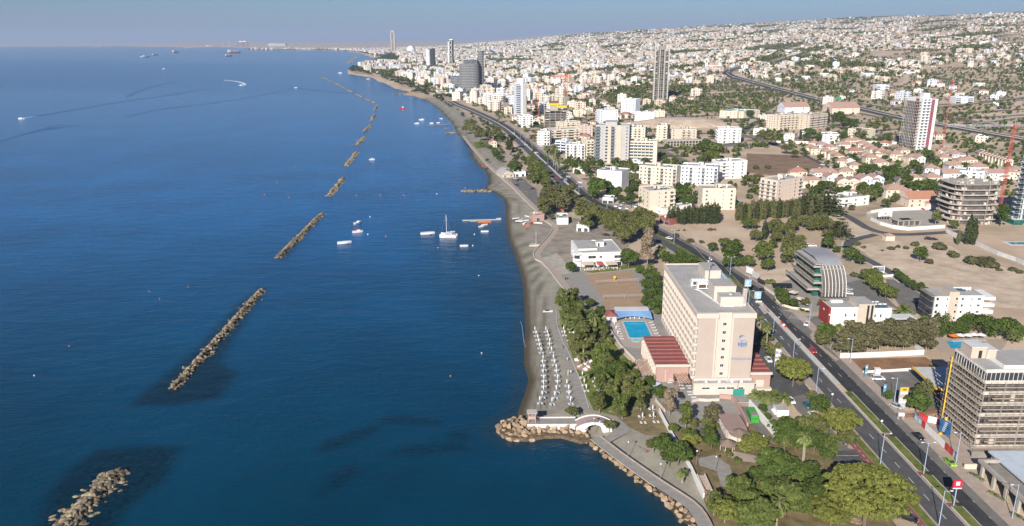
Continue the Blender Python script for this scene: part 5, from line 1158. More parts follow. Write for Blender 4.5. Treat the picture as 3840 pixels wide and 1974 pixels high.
def car(x,y,rz,col,kind='car',label=None,parts=True,group='cars',z=None):
    b,gl,rf,wh,hd,tl,L_,Wd,h1=car_meshes(kind); z=gz(x,y)+.04 if z is None else z
    t=thing('van' if kind=='van' else 'parked_car' if 'road' not in group else 'car',label or '','van' if kind=='van' else 'car',(x,y,z),rz,group)
    for nm,me in (('body',b),('windows',gl),('roof',rf)):
        o=ob(nm,me,t)
        if nm!='windows': o.material_slots[0].link='OBJECT'; o.material_slots[0].material=PAINT[col]
    if parts:
        for sx in (-1,1):
            for sy in (-1,1): ob('wheel',wh,t,(sx*(Wd/2-.09),sy*L_*.31,.32))
            ob('headlight',hd,t,(sx*(Wd/2-.3),-L_/2-.0,.66)); ob('tail_light',tl,t,(sx*(Wd/2-.3),L_/2,.72))
    if not label: auto(t,f"{col} {'van' if kind=='van' else 'large car' if kind=='suv' else 'car'}")
    return t
for x,y,rz,c,k,lb in ((116.7,272.9,0,'red','car','bright red car driving on the right carriageway'),(123.6,206.6,.08,'black','car','black car driving beside the site hoarding'),(125.2,301.6,-.6,'white','car','white car turning at the painted stripes of the side road'),(96.7,264.6,0,'white','car','white car parked by the red stepped wing'),(97.4,227.4,.06,'teal','car','dark teal car parked on the service road'),(96.9,220.6,.08,'white','car','white car parked behind the teal one'),(130.2,247.6,1.5,'white','suv','white old estate car at the fuel forecourt edge'),(99.9,165.8,.9,'black','suv','black car at the bottom beside the big pine'),(84.9,184,1.3,'blue','car','blue car half hidden under garden trees'),(120.4,346.2,0,'black','car','black car passing the curved-roof office'),(96.0,277.6,0,'black','car','dark car parked in hotel shade'),(93.2,231,.1,'white','car','white car parked at the ramp top'),(184.5,326.4,.2,'black','car','dark car in the shade of the white sea-view block'),(126.4,226.3,.5,'silver','car','silver car beside the fuel price sign')): car(x,y,rz,c,k,lb)
for fr,x,y,rz,c,k in (('H',1030,660,.6,'grey','car'),('H',1090,660,.6,'black','car'),('H',1112,685,.5,'white','car'),('H',1180,795,.7,'grey','suv'),('H',1225,738,1.2,'white','car'),('H',1232,782,1,'silver','car'),('H',1052,712,.6,'black','car'),('H',1080,708,.6,'silver','car'),('H',622,720,1.4,'black','car'),('H',652,720,1.4,'black','car'),('H',664,730,1.4,'grey','car'),('H',612,766,1.2,'black','car'),('H',766,802,1.5,'black','car'),('H',600,700,1.2,'silver','car'),('H',970,990,1.3,'black','car'),('H',1050,995,1.3,'red','car'),('H',1710,968,.3,'grey','car'),('H',2085,1280,.75,'white','car'),('H',1475,1250,1.2,'black','car'),('H',1330,1215,.2,'grey','car'),('H',1035,562,.5,'white','car'),('H',1085,608,.6,'white','car'),('H',1035,615,.6,'black','car'),('H',800,450,.6,'white','car'),('H',770,440,.6,'black','car'),('H',700,375,.6,'white','car'),('H',640,325,.6,'grey','car'),('H',580,262,.6,'white','car'),('H',1010,690,.55,'red','car'),('H',905,570,.5,'blue','car'),('H',850,388,1.1,'white','car'),('I',1690,1188,1.3,'black','suv'),('I',1738,1192,1.4,'black','car'),('I',705,497,.9,'white','car'),('I',1622,908,1.4,'red','car'),('I',848,550,.8,'grey','car'),('I',565,1250,1.2,'white','suv'),('I',615,1250,1.2,'white','car'),('B',940,465,1.1,'silver','car'),('B',945,505,1.1,'white','car'),('B',20,420,.1,'silver','car'),('H',930,1060,1.3,'black','car'),('H',845,1050,1.3,'silver','car'),('I',1225,332,1.5,'black','car')):
    q=at(fr,x,y); car(q.x,q.y,rz,c,k)
for x,y in ((1580,968),(1640,958),(1622,986),(1688,990),(1770,972)): q=at('H',x,y); car(q.x,q.y,-.55,'white','van',None,True,'white vans in the yard')
# ---------------------------------------------------------------- street furniture
def street_lamp(x,y,arms,h=10.0,label=None,z=None,rz=0.0):
    t=thing('street_lamp',label or '','street lamp',(x,y,gz(x,y) if z is None else z),rz,'blue-grey street lamps'); m=MB(); m.tube((0,0,0),(0,0,h),.13,8,0,.08); part(t,'pole',m,M_bluemetal)
    for s in arms:
        m=MB(); m.tube((0,0,h-.4),(s*1.7,0,h-.1),.05,5); part(t,'arm',m,M_bluemetal); m=MB(); m.box(s*1.7-.35,-.14,h-.2,s*1.7+.35,.14,h-.02,0); part(t,'lamp_head',m,M_whitepaint)
    if not label: auto(t,'tall street lamp')
    return t
for x,y,a,lb in ((105.1,191.8,(1,),'single-arm lamp beside the red cycle path'),(114.9,186.8,(-1,1),'double-arm lamp on the median past the second crossing'),(126.9,192.1,(-1,),'single-arm lamp at the end of the hoarding'),(106.6,163.5,(1,),'single-arm lamp at the bottom left of the road'),(103.6,236,(1,),'single-arm lamp by the round green tree'),(105.0,262,(1,),None),(105.0,285,(1,),None),(126.5,228,(-1,),None),(126.5,262,(-1,),None),(125.5,300,(-1,),None),(105,318,(1,),None),(113.7,346,(-1,1),None),(112,372,(-1,1),None),(126.5,166,(-1,),None)): street_lamp(x,y,a,10,lb)
for p in RL[30:]:
    if p.y>395 and int(p.y/12)%4==0 and p.y<1000: street_lamp(p.x-1.0,p.y,(-1,1),9)
def lightbox(x,y,w,h,zb,col,label,face,rz=0.0):
    t=thing('advertising_sign',label,'sign',(x,y,2),rz); m=MB(); m.tube((0,0,0),(0,0,zb),.14,8); part(t,'pole',m,M_bluemetal); m=MB(); m.box(-w/2,-.22,zb,w/2,.22,zb+h,0); part(t,'case',m,col); face(t,w,h,zb); return t
def red_face(t,w,h,zb):
    m=MB(); m.box(-w*.22,-.26,zb+h*.42,w*.22,-.225,zb+h*.86,0); m.box(-w/2,-.25,zb+.02,w/2,-.225,zb+h*.13,0); part(t,'panel',m,M_whitepaint); text(t,'panel_lettering','e',.7,(0,-.27,zb+h*.55),(PI/2,0,0),M_red,.01)
lightbox(114.8,171.6,2.3,2.5,5.2,mat('sign_red',(.55,.03,.06),.4,.05,1),'red advertising box with white square on the median',red_face)
def blue_face(t,w,h,zb):
    m=MB(); m.box(-w/2+.15,-.26,zb+.15,w/2-.15,-.225,zb+h-.15,0); part(t,'poster',m,mat('poster_sky',(.30,.47,.68),.5,.35,.8)); m=MB(); m.poly([(-.5,-.28,zb+h*.7),(.5,-.28,zb+h*.7),(0,-.28,zb+h*.3)]); m.box(-w/2+.2,-.28,zb+.25,w/2-.2,-.265,zb+.6,0); part(t,'poster_emblem',m,M_whitepaint)
lightbox(112.3,343.5,3.2,3.6,3.4,M_metal,'farther blue-white advertising box on the median',blue_face); lightbox(113.6,332.2,3.2,3.6,1.2,M_metal,'nearer blue-white advertising box above the white barrier',blue_face)
m=MB(); m.box(-1.4,-.3,0,1.4,.3,.9,0); m.box(-1.5,-.5,0,1.5,-.31,.45,1); tag(ob('white_barrier',m.mesh('white_barrier',[M_whitepaint,M_metal]),None,(113.4,329.5,2.1)),'white plastic barrier below the nearer advertising box','barrier')
for i,p in enumerate(P2('B',(325,780),(345,800),(360,815))): m=MB(); m.box(-.45,-.2,0,.45,.2,.8,i%2); tag(ob('road_barrier',m.mesh('road_barrier',[M_red,M_whitepaint]),None,(p[0],p[1],2.1)),['red barrier block at the head of the striped median, farthest','white barrier block in the middle of three at the median head','red barrier block at the head of the striped median, nearest'][i],'barrier')
for i,x in enumerate((257,268,279,290)):
    q=at('B',x,1180+i*3); t=thing('flagpole','','flagpole',(q.x,q.y,2),0,'hotel flagpoles'); m=MB(); m.tube((0,0,0),(0,0,7.5),.07,6); part(t,'pole',m,M_whitepaint); m=MB(); 
    for k in range(5): m.quad((.1+.12*math.sin(k),.05*k,7.2-k*1.0),(.65+.1*math.sin(k*1.3),.1,7.2-k*1.0),(.65+.1*math.sin((k+1)*1.3),.1,6.2-k*1.0),(.1+.12*math.sin(k+1),.05*(k+1),6.2-k*1.0),k%2)
    part(t,'flag',m,M_whitepaint,M_sign if i!=2 else M_yellow); auto(t,'white flagpole with long hanging flag')
for x,y,lb in ((455,555,'slim park sign post'),(735,240,'white round sign beside the round green tree'),(1160,475,'white round sign on the median tip'),(205,950,'')) [:3]:
    q=at('D',x,y); t=thing('road_sign',lb+' by the road','road sign',(q.x,q.y,2)); m=MB(); m.tube((0,0,0),(0,0,2.6),.05,6); part(t,'post',m,M_metal); m=MB(); m.tube((0,-.06,2.5),(0,-.02,2.5),.4,14); part(t,'disc',m,M_whitepaint)
# fuel station
t=thing('fuel_canopy','flat fuel station canopy with yellow and white edge','canopy',(141,230,2)); m=MB(); m.prism([(0,0),(1.8,-.8),(16,-.8),(16,17),(.8,17)],4.5,5.1,0,1); part(t,'roof',m,M_whitepaint,mat('canopy_top',(.50,.49,.48),.85,.1,.4)); m=MB(); m.prism([(-.06,0),(.8,17.05),(.62,17.05),(-.25,-.03)],4.6,5.35,0); m.prism([(0,-.02),(1.8,-.86),(5,-.9),(5,-1.05),(1.75,-1.03),(-.1,-.15)],4.6,5.35,0); part(t,'fascia',m,M_yellow)
for x,y in ((4,3),(4,13),(11,3),(11,13)): m=MB(); m.box(x-.25,y-.25,0,x+.25,y+.25,4.49,0); part(t,'column',m,M_whitepaint)
t=thing('price_totem','tall fuel price sign with yellow top and black animal mark','sign',(128.4,226.6,2)); m=MB(); m.box(-1.35,-.25,.8,1.35,.25,7.2,0); m.box(-1.2,-.2,0,1.2,.2,.8,0); part(t,'case',m,mat('totem_grey',(.42,.42,.43),.5)); m=MB(); m.box(-1.3,-.31,5.9,1.3,-.255,7.15,0); part(t,'badge_panel',m,M_yellow)
m=MB(); m.box(-.55,-.35,6.35,.5,-.315,6.65,0); m.box(.42,-.35,6.6,.75,-.315,6.85,0); [m.box(-.5+i*.19,-.35,6.15,-.42+i*.19,-.315,6.36,0) for i in range(6)]; m.tube((-.55,-.33,6.6),(-.75,-.33,6.85),.04,4); part(t,'animal_mark',m,M_black)
for i,(a,b,c) in enumerate(((4.9,5.6,.15),(4.1,4.6,.4),(3.4,3.9,.5),(2.7,3.2,.45),(1.7,2.3,.2))): m=MB(); m.box(-1.1,-.31,a,1.1 if i<4 else .9,-.255,b,0); part(t,'price_panel',m,mat('totem_panel%s'%['','_a','_b','_c','_d'][i],[(.6,.6,.6),(.5,.36,.2),(.5,.33,.2),(.66,.66,.66),(.68,.68,.7)][i],.5))
for s in (-1,1): m=MB(); m.box(-.6+s*.5,-.31,1.0,-.1+s*.5,-.255,1.5,0); part(t,'payment_mark',m,M_bluemetal)
for fr,x,y,lb in (('N',160,890,'tall blue and white feather banner near the white estate car'),('N',432,1195,'tall blue and white feather banner near the price sign')):
    q=at(fr,x,y); t=thing('feather_banner',lb,'banner',(q.x,q.y,2),.2); m=MB(); m.tube((0,0,0),(0,0,5.6),.05,6); part(t,'pole',m,M_metal); m=MB(); m.box(.06,-.03,1.6,1.0,.03,5.5,0); m.box(.2,-.05,4.2,.8,-.035,4.9,1); m.box(.25,-.05,2.2,.75,-.035,2.7,1); part(t,'cloth',m,mat('banner_blue',(.10,.34,.50),.6,.2,1),M_whitepaint)
wall_line('forecourt_rail','white low rail between fuel forecourt and red soil',[(127.4,253.2),(137,254.2),(146,255.4)],.9,.2,M_white)
q=at('N',355,810); m=MB(); m.box(-.9,-.7,0,.9,.7,2.0,0); m.box(-1.0,-.8,2.0,1.0,.8,2.15,0); tag(ob('service_kiosk',m.mesh('service_kiosk',[M_frame]),None,(q.x,q.y,2)),'small pale kiosk behind the white estate car','kiosk')
wall_line('white_boundary_wall','white boundary wall behind the row of brownish trees',[(124.6,266.6),(140,267.8),(158,269.5),(158.5,277)],2.0,.3,M_white)
wall_line('planter_wall','brown and cream planter wall at the site corner',P2('O',(700,150),(860,145),(1270,70)),1.3,.5,M_wood)
m=MB(); m.box(-.9,-.4,1.2,.9,.4,2.2,0); [m.tube((x,y,0),(x,y,1.2),.06,4) for x in (-.8,.8) for y in (-.3,.3)]; q=at('O',710,170); tag(ob('electric_cabinet',m.mesh('electric_cabinet',[M_frame]),None,(q.x,q.y,2)),'pale electric cabinet on legs at the site corner','cabinet')
# ---------------------------------------------------------------- building under construction by the road
t=thing('construction_block','unfinished office block wrapped in scaffolding beside the road','building',(136.6,200.7,2)); W,D,Hh=26.0,16.0,24.5; fh=3.5
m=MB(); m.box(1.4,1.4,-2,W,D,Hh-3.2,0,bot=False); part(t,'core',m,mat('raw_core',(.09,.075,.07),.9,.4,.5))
M_raw=mat('raw_slab',(.50,.45,.40),.9,.22,.5)
for k in range(8):
    m=MB(); z=k*fh-.0; m.box(0,0,z-.28,W,D,z+.06,0); m.box(.15,.15,z+.061,W,.35,z+.75,0); m.box(.15,.351,z+.061,.35,D,z+.75,0); part(t,'floor_slab',m,M_raw)
m=MB()
for k in range(7):
    for i in range(5): m=MB(); m.box(1.0+i*6,.85,k*fh+.06,1.35+i*6,1.2,k*fh+fh-.29,0); part(t,'column',m,M_concd)
    for i in range(1,4): m=MB(); m.box(.85,1.0+i*4.6,k*fh+.06,1.2,1.35+i*4.6,k*fh+fh-.29,0); part(t,'column',m,M_concd)
m=MB(); g_=random.Random(3)
for k in range(6):
    for i in range(12):
        if g_.random()<.4: w=g_.uniform(.8,1.8); x=1.5+i*2; m.box(x,1.28,k*fh+.5,x+w,1.39,k*fh+1.6+g_.random(),g_.choice((0,0,1,2)))
        if i<7 and g_.random()<.5: m.box(1.28,1.5+i*2,k*fh+.8,1.39,1.5+i*2+g_.uniform(.8,1.6),k*fh+2.9,g_.randrange(3))
part(t,'openings',m,M_dark,M_glass,M_hotw)
m=MB(); m.box(.12,.12,Hh-fh+.8,W,D,Hh-.29,0); part(t,'glass_storey',m,M_glass); m=MB()
for i in range(20): m.box(.4+i*1.3,.02,Hh-fh+.1,.5+i*1.3,.115,Hh-.29,0)
for i in range(12): m.box(.02,.4+i*1.3,Hh-fh+.1,.115,.5+i*1.3,Hh-.29,0)
part(t,'glazing_bars',m,M_frame)
m=MB(); m.box(.3,.3,Hh+.061,W,D-.3,Hh+.12,0); part(t,'roof',m,M_roofgrey); m=MB(); m.box(0,0,Hh+.061,W,.25,Hh+.3,0); m.box(0,.251,Hh+.061,.25,D,Hh+.3,0); m.box(6.2,1.8,Hh+.13,6.5,D-3,Hh+1.2,0); m.box(6.5,1.8,Hh+.13,W,2.1,Hh+1.2,0); part(t,'parapet',m,M_white)
m=MB(); m.box(1.0,9.5,Hh+.13,5.4,15,Hh+3.6,0); m.box(5.41,9,Hh+.13,8.2,14,Hh+2.9,0); m.box(.8,9.3,Hh+3.6,5.6,15.2,Hh+3.85,1); m.box(5.61,8.8,Hh+2.9,8.4,14.2,Hh+3.1,1); m.box(3.2,9.44,Hh+.2,4.2,9.49,Hh+2.6,2); part(t,'roof_house',m,M_beige,M_roofwhite,M_dark)
sc=MB(); pl=MB()
for off,n,ax in ((-1.0,13,'l'),(-1.0,14,'f')):
    for i in range(n):
        for o2 in (off,off+.7):
            if ax=='l': sc.tube((o2,-1+i*1.45,-.5),(o2,-1+i*1.45,Hh-.5-(i%3)*.3),.035,4)
            else: sc.tube((i*2.0,o2,-.5),(i*2.0,o2,Hh-fh+.5),.03,4)
    for k in range(13):
        z=.6+k*1.75
        if ax=='l': sc.tube((off,-1,z+.9),(off,17,z+.9),.045,4); pl.box(off,-1,z-.05,off+.7,17,z,0)
        elif z<Hh-fh: sc.tube((-.9,off,z+.9),(W,off,z+.9),.045,4); pl.box(-.2+(k*7%4),off,z-.05,W-(k*5%6),off+.7,z,0)
    for i in range(7):
        if ax=='l': sc.tube((off,-1+i*2.6,i%2*3.5),(off,1.6+i*2.6,i%2*3.5+7),.04,4); sc.tube((off,-1+i*2.6,12+i%2*3.5),(off,1.6+i*2.6,i%2*3.5+18),.04,4)
        else: sc.tube((i*3.5,off,i%2*3.5),(i*3.5+3,off,i%2*3.5+7),.04,4)
part(t,'scaffold_tubes',sc,mat('scaffold_steel',(.28,.24,.20),.7,.2,1)); part(t,'scaffold_planks',pl,mat('scaffold_boards',(.46,.40,.33),.9,.25,.8))
m=MB(); 
for k in range(9): m.cyl(-1.35,14.5,1.5+k*2.4,3.8+k*2.4,.2,10,0,.27)
part(t,'debris_chute',m,mat('chute_yellow',(.62,.40,.05),.7,.25,1)); m=MB(); m.tube((-2.2,10,1),(-1.3,12.5,3.2),.5,8); m.tube((-5.5,7.5,.3),(-2.2,10,1),.5,8); part(t,'chute_end',m,M_yellow)
def hoard(p,q,cols,h,nm):
    t=thing('site_hoarding',nm,'fence',(p[0],p[1],2),math.atan2(q[1]-p[1],q[0]-p[0])); L_=math.hypot(q[0]-p[0],q[1]-p[1]); n=len(cols)
    for i,c in enumerate(cols): m=MB(); m.box(i*L_/n,-.06,.1,(i+1)*L_/n-.06,.06,h,0); m.box(i*L_/n+.2,-.08,.5,(i+1)*L_/n-.3,-.062,h-.5,1); part(t,'panel',m,*c)
    m=MB(); [m.box(i*L_/n-.06,-.1,0,i*L_/n,.1,h+.1,0) for i in range(n+1)]; part(t,'posts',m,M_metal); return t
wp_=(M_whitepaint,M_frame); bp_=(mat('panel_blue',(.16,.30,.44),.6,.3,1),mat('panel_pale',(.5,.55,.6),.6,.2,1)); rp_=(M_red,mat('panel_dark_red',(.35,.05,.06),.6))
hoard((128.3,218.2),(127.9,193.2),[bp_,bp_,rp_,wp_,wp_,wp_,wp_,wp_,rp_,rp_,bp_],2.3,'white, red and blue site hoarding along the pavement'); hoard((129.4,217.8),(136,213.5),[rp_,wp_,rp_],2.2,'short hoarding with dark red frame at the site entrance')
t=thing('blue_billboard','large dark blue billboard leaning behind the hoarding','billboard',(131.3,209.5,2),-1.25); m=MB(); m.box(0,-.1,.8,4.0,.1,5.2,0); part(t,'board',m,mat('billboard_blue',(.03,.11,.24),.6,.5,.5)); m=MB()
for i in range(6): m.box(1.8-.12*i,-.16,4.5-i*.6,2.8-.15*i,-.11,4.72-i*.6,0)
part(t,'lettering',m,M_frame); m=MB(); [m.tube((x,.3,-.2),(x,.15,7),.1,5) for x in (.4,2.2,4)]; part(t,'frame',m,M_metal)
# shop building with flat canopies at the lower right
t=thing('canopy_building','low building with wide pale flat roof and concrete canopy frame','building',(129.2,166,2)); m=MB(); m.box(6.5,9,-1,40,24.6,4.2,0); part(t,'wall',m,M_beige); m=MB(); m.box(5.6,8.2,4.2,40,25,4.7,0); part(t,'roof',m,mat('pale_blue_roof',(.46,.52,.58),.8,.1,.4)); m=MB(); m.box(0,-40,4.0,.9,20.4,4.9,0); m.box(.91,19.6,4.0,5.59,20.4,4.9,0); part(t,'canopy_beam',m,M_conc)
m=MB(); m.box(.91,-40,3.4,5.6,19.59,3.6,0); part(t,'lower_roof',m,M_concd)
for i in range(8): m=MB(); m.box(.1,18-i*5.2,-.2,.8,18.9-i*5.2,3.99,0); part(t,'column',m,M_conc)
m=MB(); [m.tube((5.7,8-i*1.5,3.7),(5.7,8-i*1.5,5.0),.05,4) for i in range(20)]; m.tube((5.7,8,5.0),(5.7,-22,5.0),.05,4); part(t,'railing',m,M_frame)
m=MB(); m.box(-1.6,21.5,-.2,2.6,22,1.5,0); m.box(2.61,21.5,-.2,4.2,22,1.5,1); tag(ob('low_wall',m.mesh('low_wall',[M_cream,M_beige]),None,(129.2,167.5,2)),'cream and tan low wall before the canopy building','wall')
m=MB(); m.box(0,0,0,12,.4,1.8,0); m.box(-.4,-.3,1.8,12,.7,2.1,0); tag(ob('dark_wall',m.mesh('dark_wall',[M_concd,]),None,(133.2,195.2,2)),'dark grey wall at the foot of the scaffolded block','wall')
for fr,x,y,a in (('D',1985,910,1),('D',2160,1080,1),('D',2360,1265,1)):
    q=at(fr,x,y); t=thing('planter','','planter',(q.x,q.y,2),.35,'pavement planters'); m=MB(); m.box(-.5,-2.4,0,.5,2.4,.6,0); part(t,'box',m,M_concd); v,f=leaves([(0,-1.6,.7,.5,.35),(0,0,.75,.55,.4),(0,1.5,.7,.5,.35)],160,.25,int(x)); ob('plants',npmesh('plants',v,f,[LF['olive']]),t); auto(t,'long dark planter with shrubs')
q=at('O',1450,840); car(q.x,q.y,.0,'green','car','small car marked in lime green parked by the hoarding end')
# ---------------------------------------------------------------- curved-roof office
t=thing('curved_office','office with curved grey roof running down into a louvred front','building',(140.5,332,2))
x0,x1=3.0,14.2
m=MB(); m.box(3.2,7.5,-1,13.9,29,14.6,0); part(t,'glass_core',m,M_glassg)
def prof(a): return (16.5-15.5*math.cos(a) ,1.0+16.2*math.sin(a)**.85 if a>0 else 1.0)
def shell(a0,a1,n,th,mm,nm,xa=x0,xb=x1):
    m=MB(); 
    for i in range(n):
        ya,za=prof(a0+(a1-a0)*i/n); yb,zb=prof(a0+(a1-a0)*(i+1)/n); ny,nz=-(zb-za),(yb-ya); L_=math.hypot(ny,nz); ny,nz=ny/L_*th,nz/L_*th
        m.add([(xa,ya,za),(xb,ya,za),(xb,yb,zb),(xa,yb,zb),(xa,ya+ny,za+nz),(xb,ya+ny,za+nz),(xb,yb+ny,zb+nz),(xa,yb+ny,zb+nz)],[(0,1,2,3),(4,7,6,5),(0,4,5,1),(2,6,7,3),(1,5,6,2),(3,7,4,0)],0)
    part(t,nm,m,mm)
M_shell=mat('shell_metal',(.36,.36,.37),.5,.06,.3,metal=.3); M_louv=mat('louvre_bronze',(.20,.175,.155),.6,.1,.6)
shell(.95,1.65,9,.35,M_shell,'curved_roof'); m=MB(); m.box(x0,prof(1.65)[0]-.2,prof(1.65)[1]-.3,x1,29.5,prof(1.65)[1]+.1,0); part(t,'roof_slab',m,M_shell)
for i in range(8): xx=x0+(x1-x0)*i/7; shell(.02,.95,12,.38,M_frame if i else M_shell,'rib',xx-.1,xx+.1)
m=MB()
for i in range(46):
    ya,za=prof(.03+.92*i/46); m.box(x0+.12,ya+.05,za,x1-.12,ya+.28,za+.16,0)
part(t,'louvres',m,M_louv)
m=MB()
for k in range(1,5): m.box(3.3,prof(.02+.16*k)[0]+1.0,k*3.4-.2,13.8,7.49,k*3.4+.1,0)
part(t,'inner_floors',m,M_conc)
for k,(xa,ya,yb) in enumerate(((-2.8,4.0,33),(-.8,2.5,31),(-.6,3.5,30.5),(-.4,5.0,30))):
    z=4.2+k*3.55; m=MB(); m.box(xa,ya,z-.35,3.19,yb,z+.05,0); m.box(xa,ya,z+.051,xa+.12,yb,z+.55,0); m.box(xa,ya,z+.051,2.9,ya+.12,z+.55,0) ; part(t,'terrace_slab',m,M_conc); m=MB(); m.box(xa+.02,ya+.13,z+.56,xa+.07,yb,z+1.1,0); part(t,'glass_rail',m,M_glassb)
m=MB(); 
for k in range(4):
    z=.1+k*3.55+ (0 if k==0 else .65); 
    for i in range(8): m.box(1.3+.0*k,7+i*3,z,1.45,9.5+i*3,z+2.8 if k else z+3.6,i%3)
part(t,'glazing',m,M_glassg,M_glass,M_wood)
m=MB(); m.box(1.46,6.8,-1,3.19,30,14.9,0); part(t,'side_core',m,M_glassg); m=MB(); m.box(1.0,6.5,15.4,5.0,31,15.8,0); part(t,'top_roof',m,M_roofgrey)
m=MB(); m.box(4,5,-.5,13,7.4,3.2,0); part(t,'entrance',m,M_dark)
for i,(x,y) in enumerate(((430,500),(490,560))): 
    q=at('B',x,y,3.6); tt=thing('square_parasol',['farther beige square parasol of the office terrace','nearer beige square parasol of the office terrace'][i],'parasol',(q.x,q.y,2)); m=MB(); m.cyl(0,0,2.4,3.3,2.9,4,0,.1); part(tt,'canopy',m,M_beige); m=MB(); m.tube((0,0,0),(0,0,2.4),.06,6); part(tt,'pole',m,M_metal)
q=at('B',310,430,3.5); t=thing('black_awning','wavy black awning over the office cafe terrace','awning',(q.x-4.5,q.y-1.5,2),-.05); m=MB()
for i in range(5): m.add([(i*1.9,-1.6,2.5+.2*(i%2)),(i*1.9+1.9,-1.6,2.7-.2*(i%2)),(i*1.9+1.9,1.6,3.1),(i*1.9,1.6,3.1)],[(0,1,2,3)],0)
part(t,'cloth',m,M_black); m=MB(); [m.tube((i*3.1,-1.5,0),(i*3.1,-1.5,2.5),.06,5) for i in range(4)]; [m.tube((i*3.1,1.5,0),(i*3.1,1.5,3.0),.06,5) for i in range(4)]; part(t,'posts',m,M_metal)
wall_line('office_wall','cream curved wall round the office garden',P2('B',(165,455),(260,520),(265,565),(330,615),(430,645),(580,660)),1.1,.35,M_cream)
for i,(x,y) in enumerate(((25,330),(80,375),(130,420))):
    q=at('B',x,y); t=thing('roadside_billboard',['pale','middle grey','dark'][i]+' roadside billboard before the dry plot','billboard',(q.x,q.y,2),-1.2); m=MB(); m.box(-2.6,-.12,1.0,2.6,.12,4.2 if i<2 else 3,0); part(t,'board',m,[M_frame,M_greyp,M_dark][i]); m=MB(); [m.tube((x_,.2,-.2),(x_,.2,3),.08,5) for x_ in (-2,2)]; part(t,'posts',m,M_metal)
q=at('B',1215,330); t=thing('estate_billboard','white billboard with landscape picture by the hedge','billboard',(q.x-3,q.y,2),0); m=MB(); m.box(0,-.15,1.2,6.2,.15,5.0,0); part(t,'board',m,M_whitepaint); m=MB(); m.box(.3,-.19,2.2,5.9,-.155,4.7,0); part(t,'picture',m,mat('landscape_print',(.25,.28,.33),.6,.6,.5)); m=MB(); [m.tube((x_,.3,-.2),(x_,.3,4),.1,5) for x_ in (.6,5.6)]; part(t,'posts',m,M_metal)
wall_line('car_park_wall','white low wall beside the landscape billboard',P2('B',(1190,345),(1250,350),(1360,340)),1.2,.3,M_white)
# ---------------------------------------------------------------- white block with a red end
t=thing('white_red_block','low white block with a tall dark red end panel and grey stair core','building',(134.2,300.8,2)); m=MB(); m.box(0,0,-1,11.6,9,7.6,0); part(t,'wall',m,M_white); m=MB(); m.box(18.3,.3,-1,26,8.5,7.0,0); part(t,'side_wing',m,M_white); m=MB(); m.box(11.6,-.4,-1,18.3,9.4,9.6,0,1); part(t,'stair_core',m,M_beige,M_roofgrey)
m=MB(); m.box(-.9,-.5,-1,-.003,9.2,7.9,0); part(t,'red_panel',m,mat('oxblood_panel',(.26,.035,.03),.5,.06,.5)); m=MB(); m.box(-.96,4.0,5.4,-.901,5.2,6.2,0); m.tube((-.45,-.56,5.0),(-.45,-.505,5.0),.35,12); part(t,'round_mark',m,M_frame)
for x in (15.2,16.9): m=MB(); m.box(x,-.46,-.2,x+.9,-.403,9.0,0); part(t,'glass_strip',m,M_glass)
m=MB(); m.box(.2,.2,7.6,11.4,8.8,7.65,0); m.box(18.5,.5,7.0,25.8,8.3,7.05,0); part(t,'roof',m,M_roofgrey); m=MB(); m.box(0,-.0,7.6,11.59,.19,8.1,0); m.box(18.31,.3,7.0,26,.49,7.5,0); m.box(0,.2,7.6,.19,9,8.1,0); m.box(3,7,7.66,8,8.7,8.6,0); part(t,'parapet',m,M_white)
for x,z in ((6.6,3.9),(10.4,3.9),(6.4,.6),(10.2,.6),(19.2,3.4),(21.6,3.4),(19.0,.4),(21.4,.4)): ob('window',win_mesh(.6,1.4 if z>2 else 1.0,'win'),t,(x,-.0 if x<12 else .3,z))
for i in range(5): solar_heater(t,20+i%3*2,2.5+i//3*3,7.06)
m=MB(); m.box(24.0,-1.5,-.5,31,.2,3.2,0); m.box(23.5,-2,3.2,36,4,3.5,1); part(t,'porch',m,M_dark,M_roofwhite)
# white sea-view block
t=thing('seaview_block','white four-storey block with dark glazed end and corner balconies','building',(179.6,304.2,2),-.03); M_w2=M_white; m=MB(); m.box(0,0,-1,6.0,11,11.4,0); m.box(10.2,.2,-1,20.6,11,11.8,0); part(t,'wall',m,M_w2); m=MB(); m.box(6.0,.5,-1,10.2,9,13.4,0,1); part(t,'stair_core',m,M_beige,M_roofgrey)
m=MB(); m.box(-1.2,.8,-.5,-.003,10.5,11.0,0); part(t,'glazed_end',m,M_glass); m=MB(); [m.box(-1.26,.74,k*3-.1,-.002,10.6,k*3+.12,0) for k in range(1,4)]; m.box(-1.3,.7,11.0,.5,10.7,11.4,0); part(t,'end_bands',m,M_concd)
m=MB(); m.box(.2,.2,11.4,5.9,10.8,11.45,0); m.box(10.4,.4,11.8,20.4,10.8,11.85,0); part(t,'roof',m,M_roofgrey)
m=MB(); m.box(20.61,1.0,-1,23.5,10,8.6,0); part(t,'recess_wall',m,M_beige)
for k in range(4): m=MB(); m.box(20.62,-.3,k*3+1.2,25.0,10,k*3+2.3,0); m.box(20.62,-.3,k*3+.9,25,10,k*3+1.19,0); part(t,'balcony_band',m,M_w2)
for k in range(4):
    z=k*2.9
    ob('window',win_mesh(1.0,1.3),t,(1.0,0,z+1)); ob('window',win_mesh(.5,.8),t,(5.2,0,z+1.2)); ob('window',win_mesh(.8,1.0),t,(9.3,.5,z+1.1)); ob('window',win_mesh(.8,1.0),t,(11.6,.2,z+1.1)); ob('window',win_mesh(.45,.8),t,(15.4,.2,z+1.2)); ob('window',win_mesh(1.2,.9),t,(18.5,.2,z+1.2))
for i in range(3): tank(t,15+i*1.4,7,11.86)
for i in range(3): solar_heater(t,11.5+i*1.6,6.5,11.86)
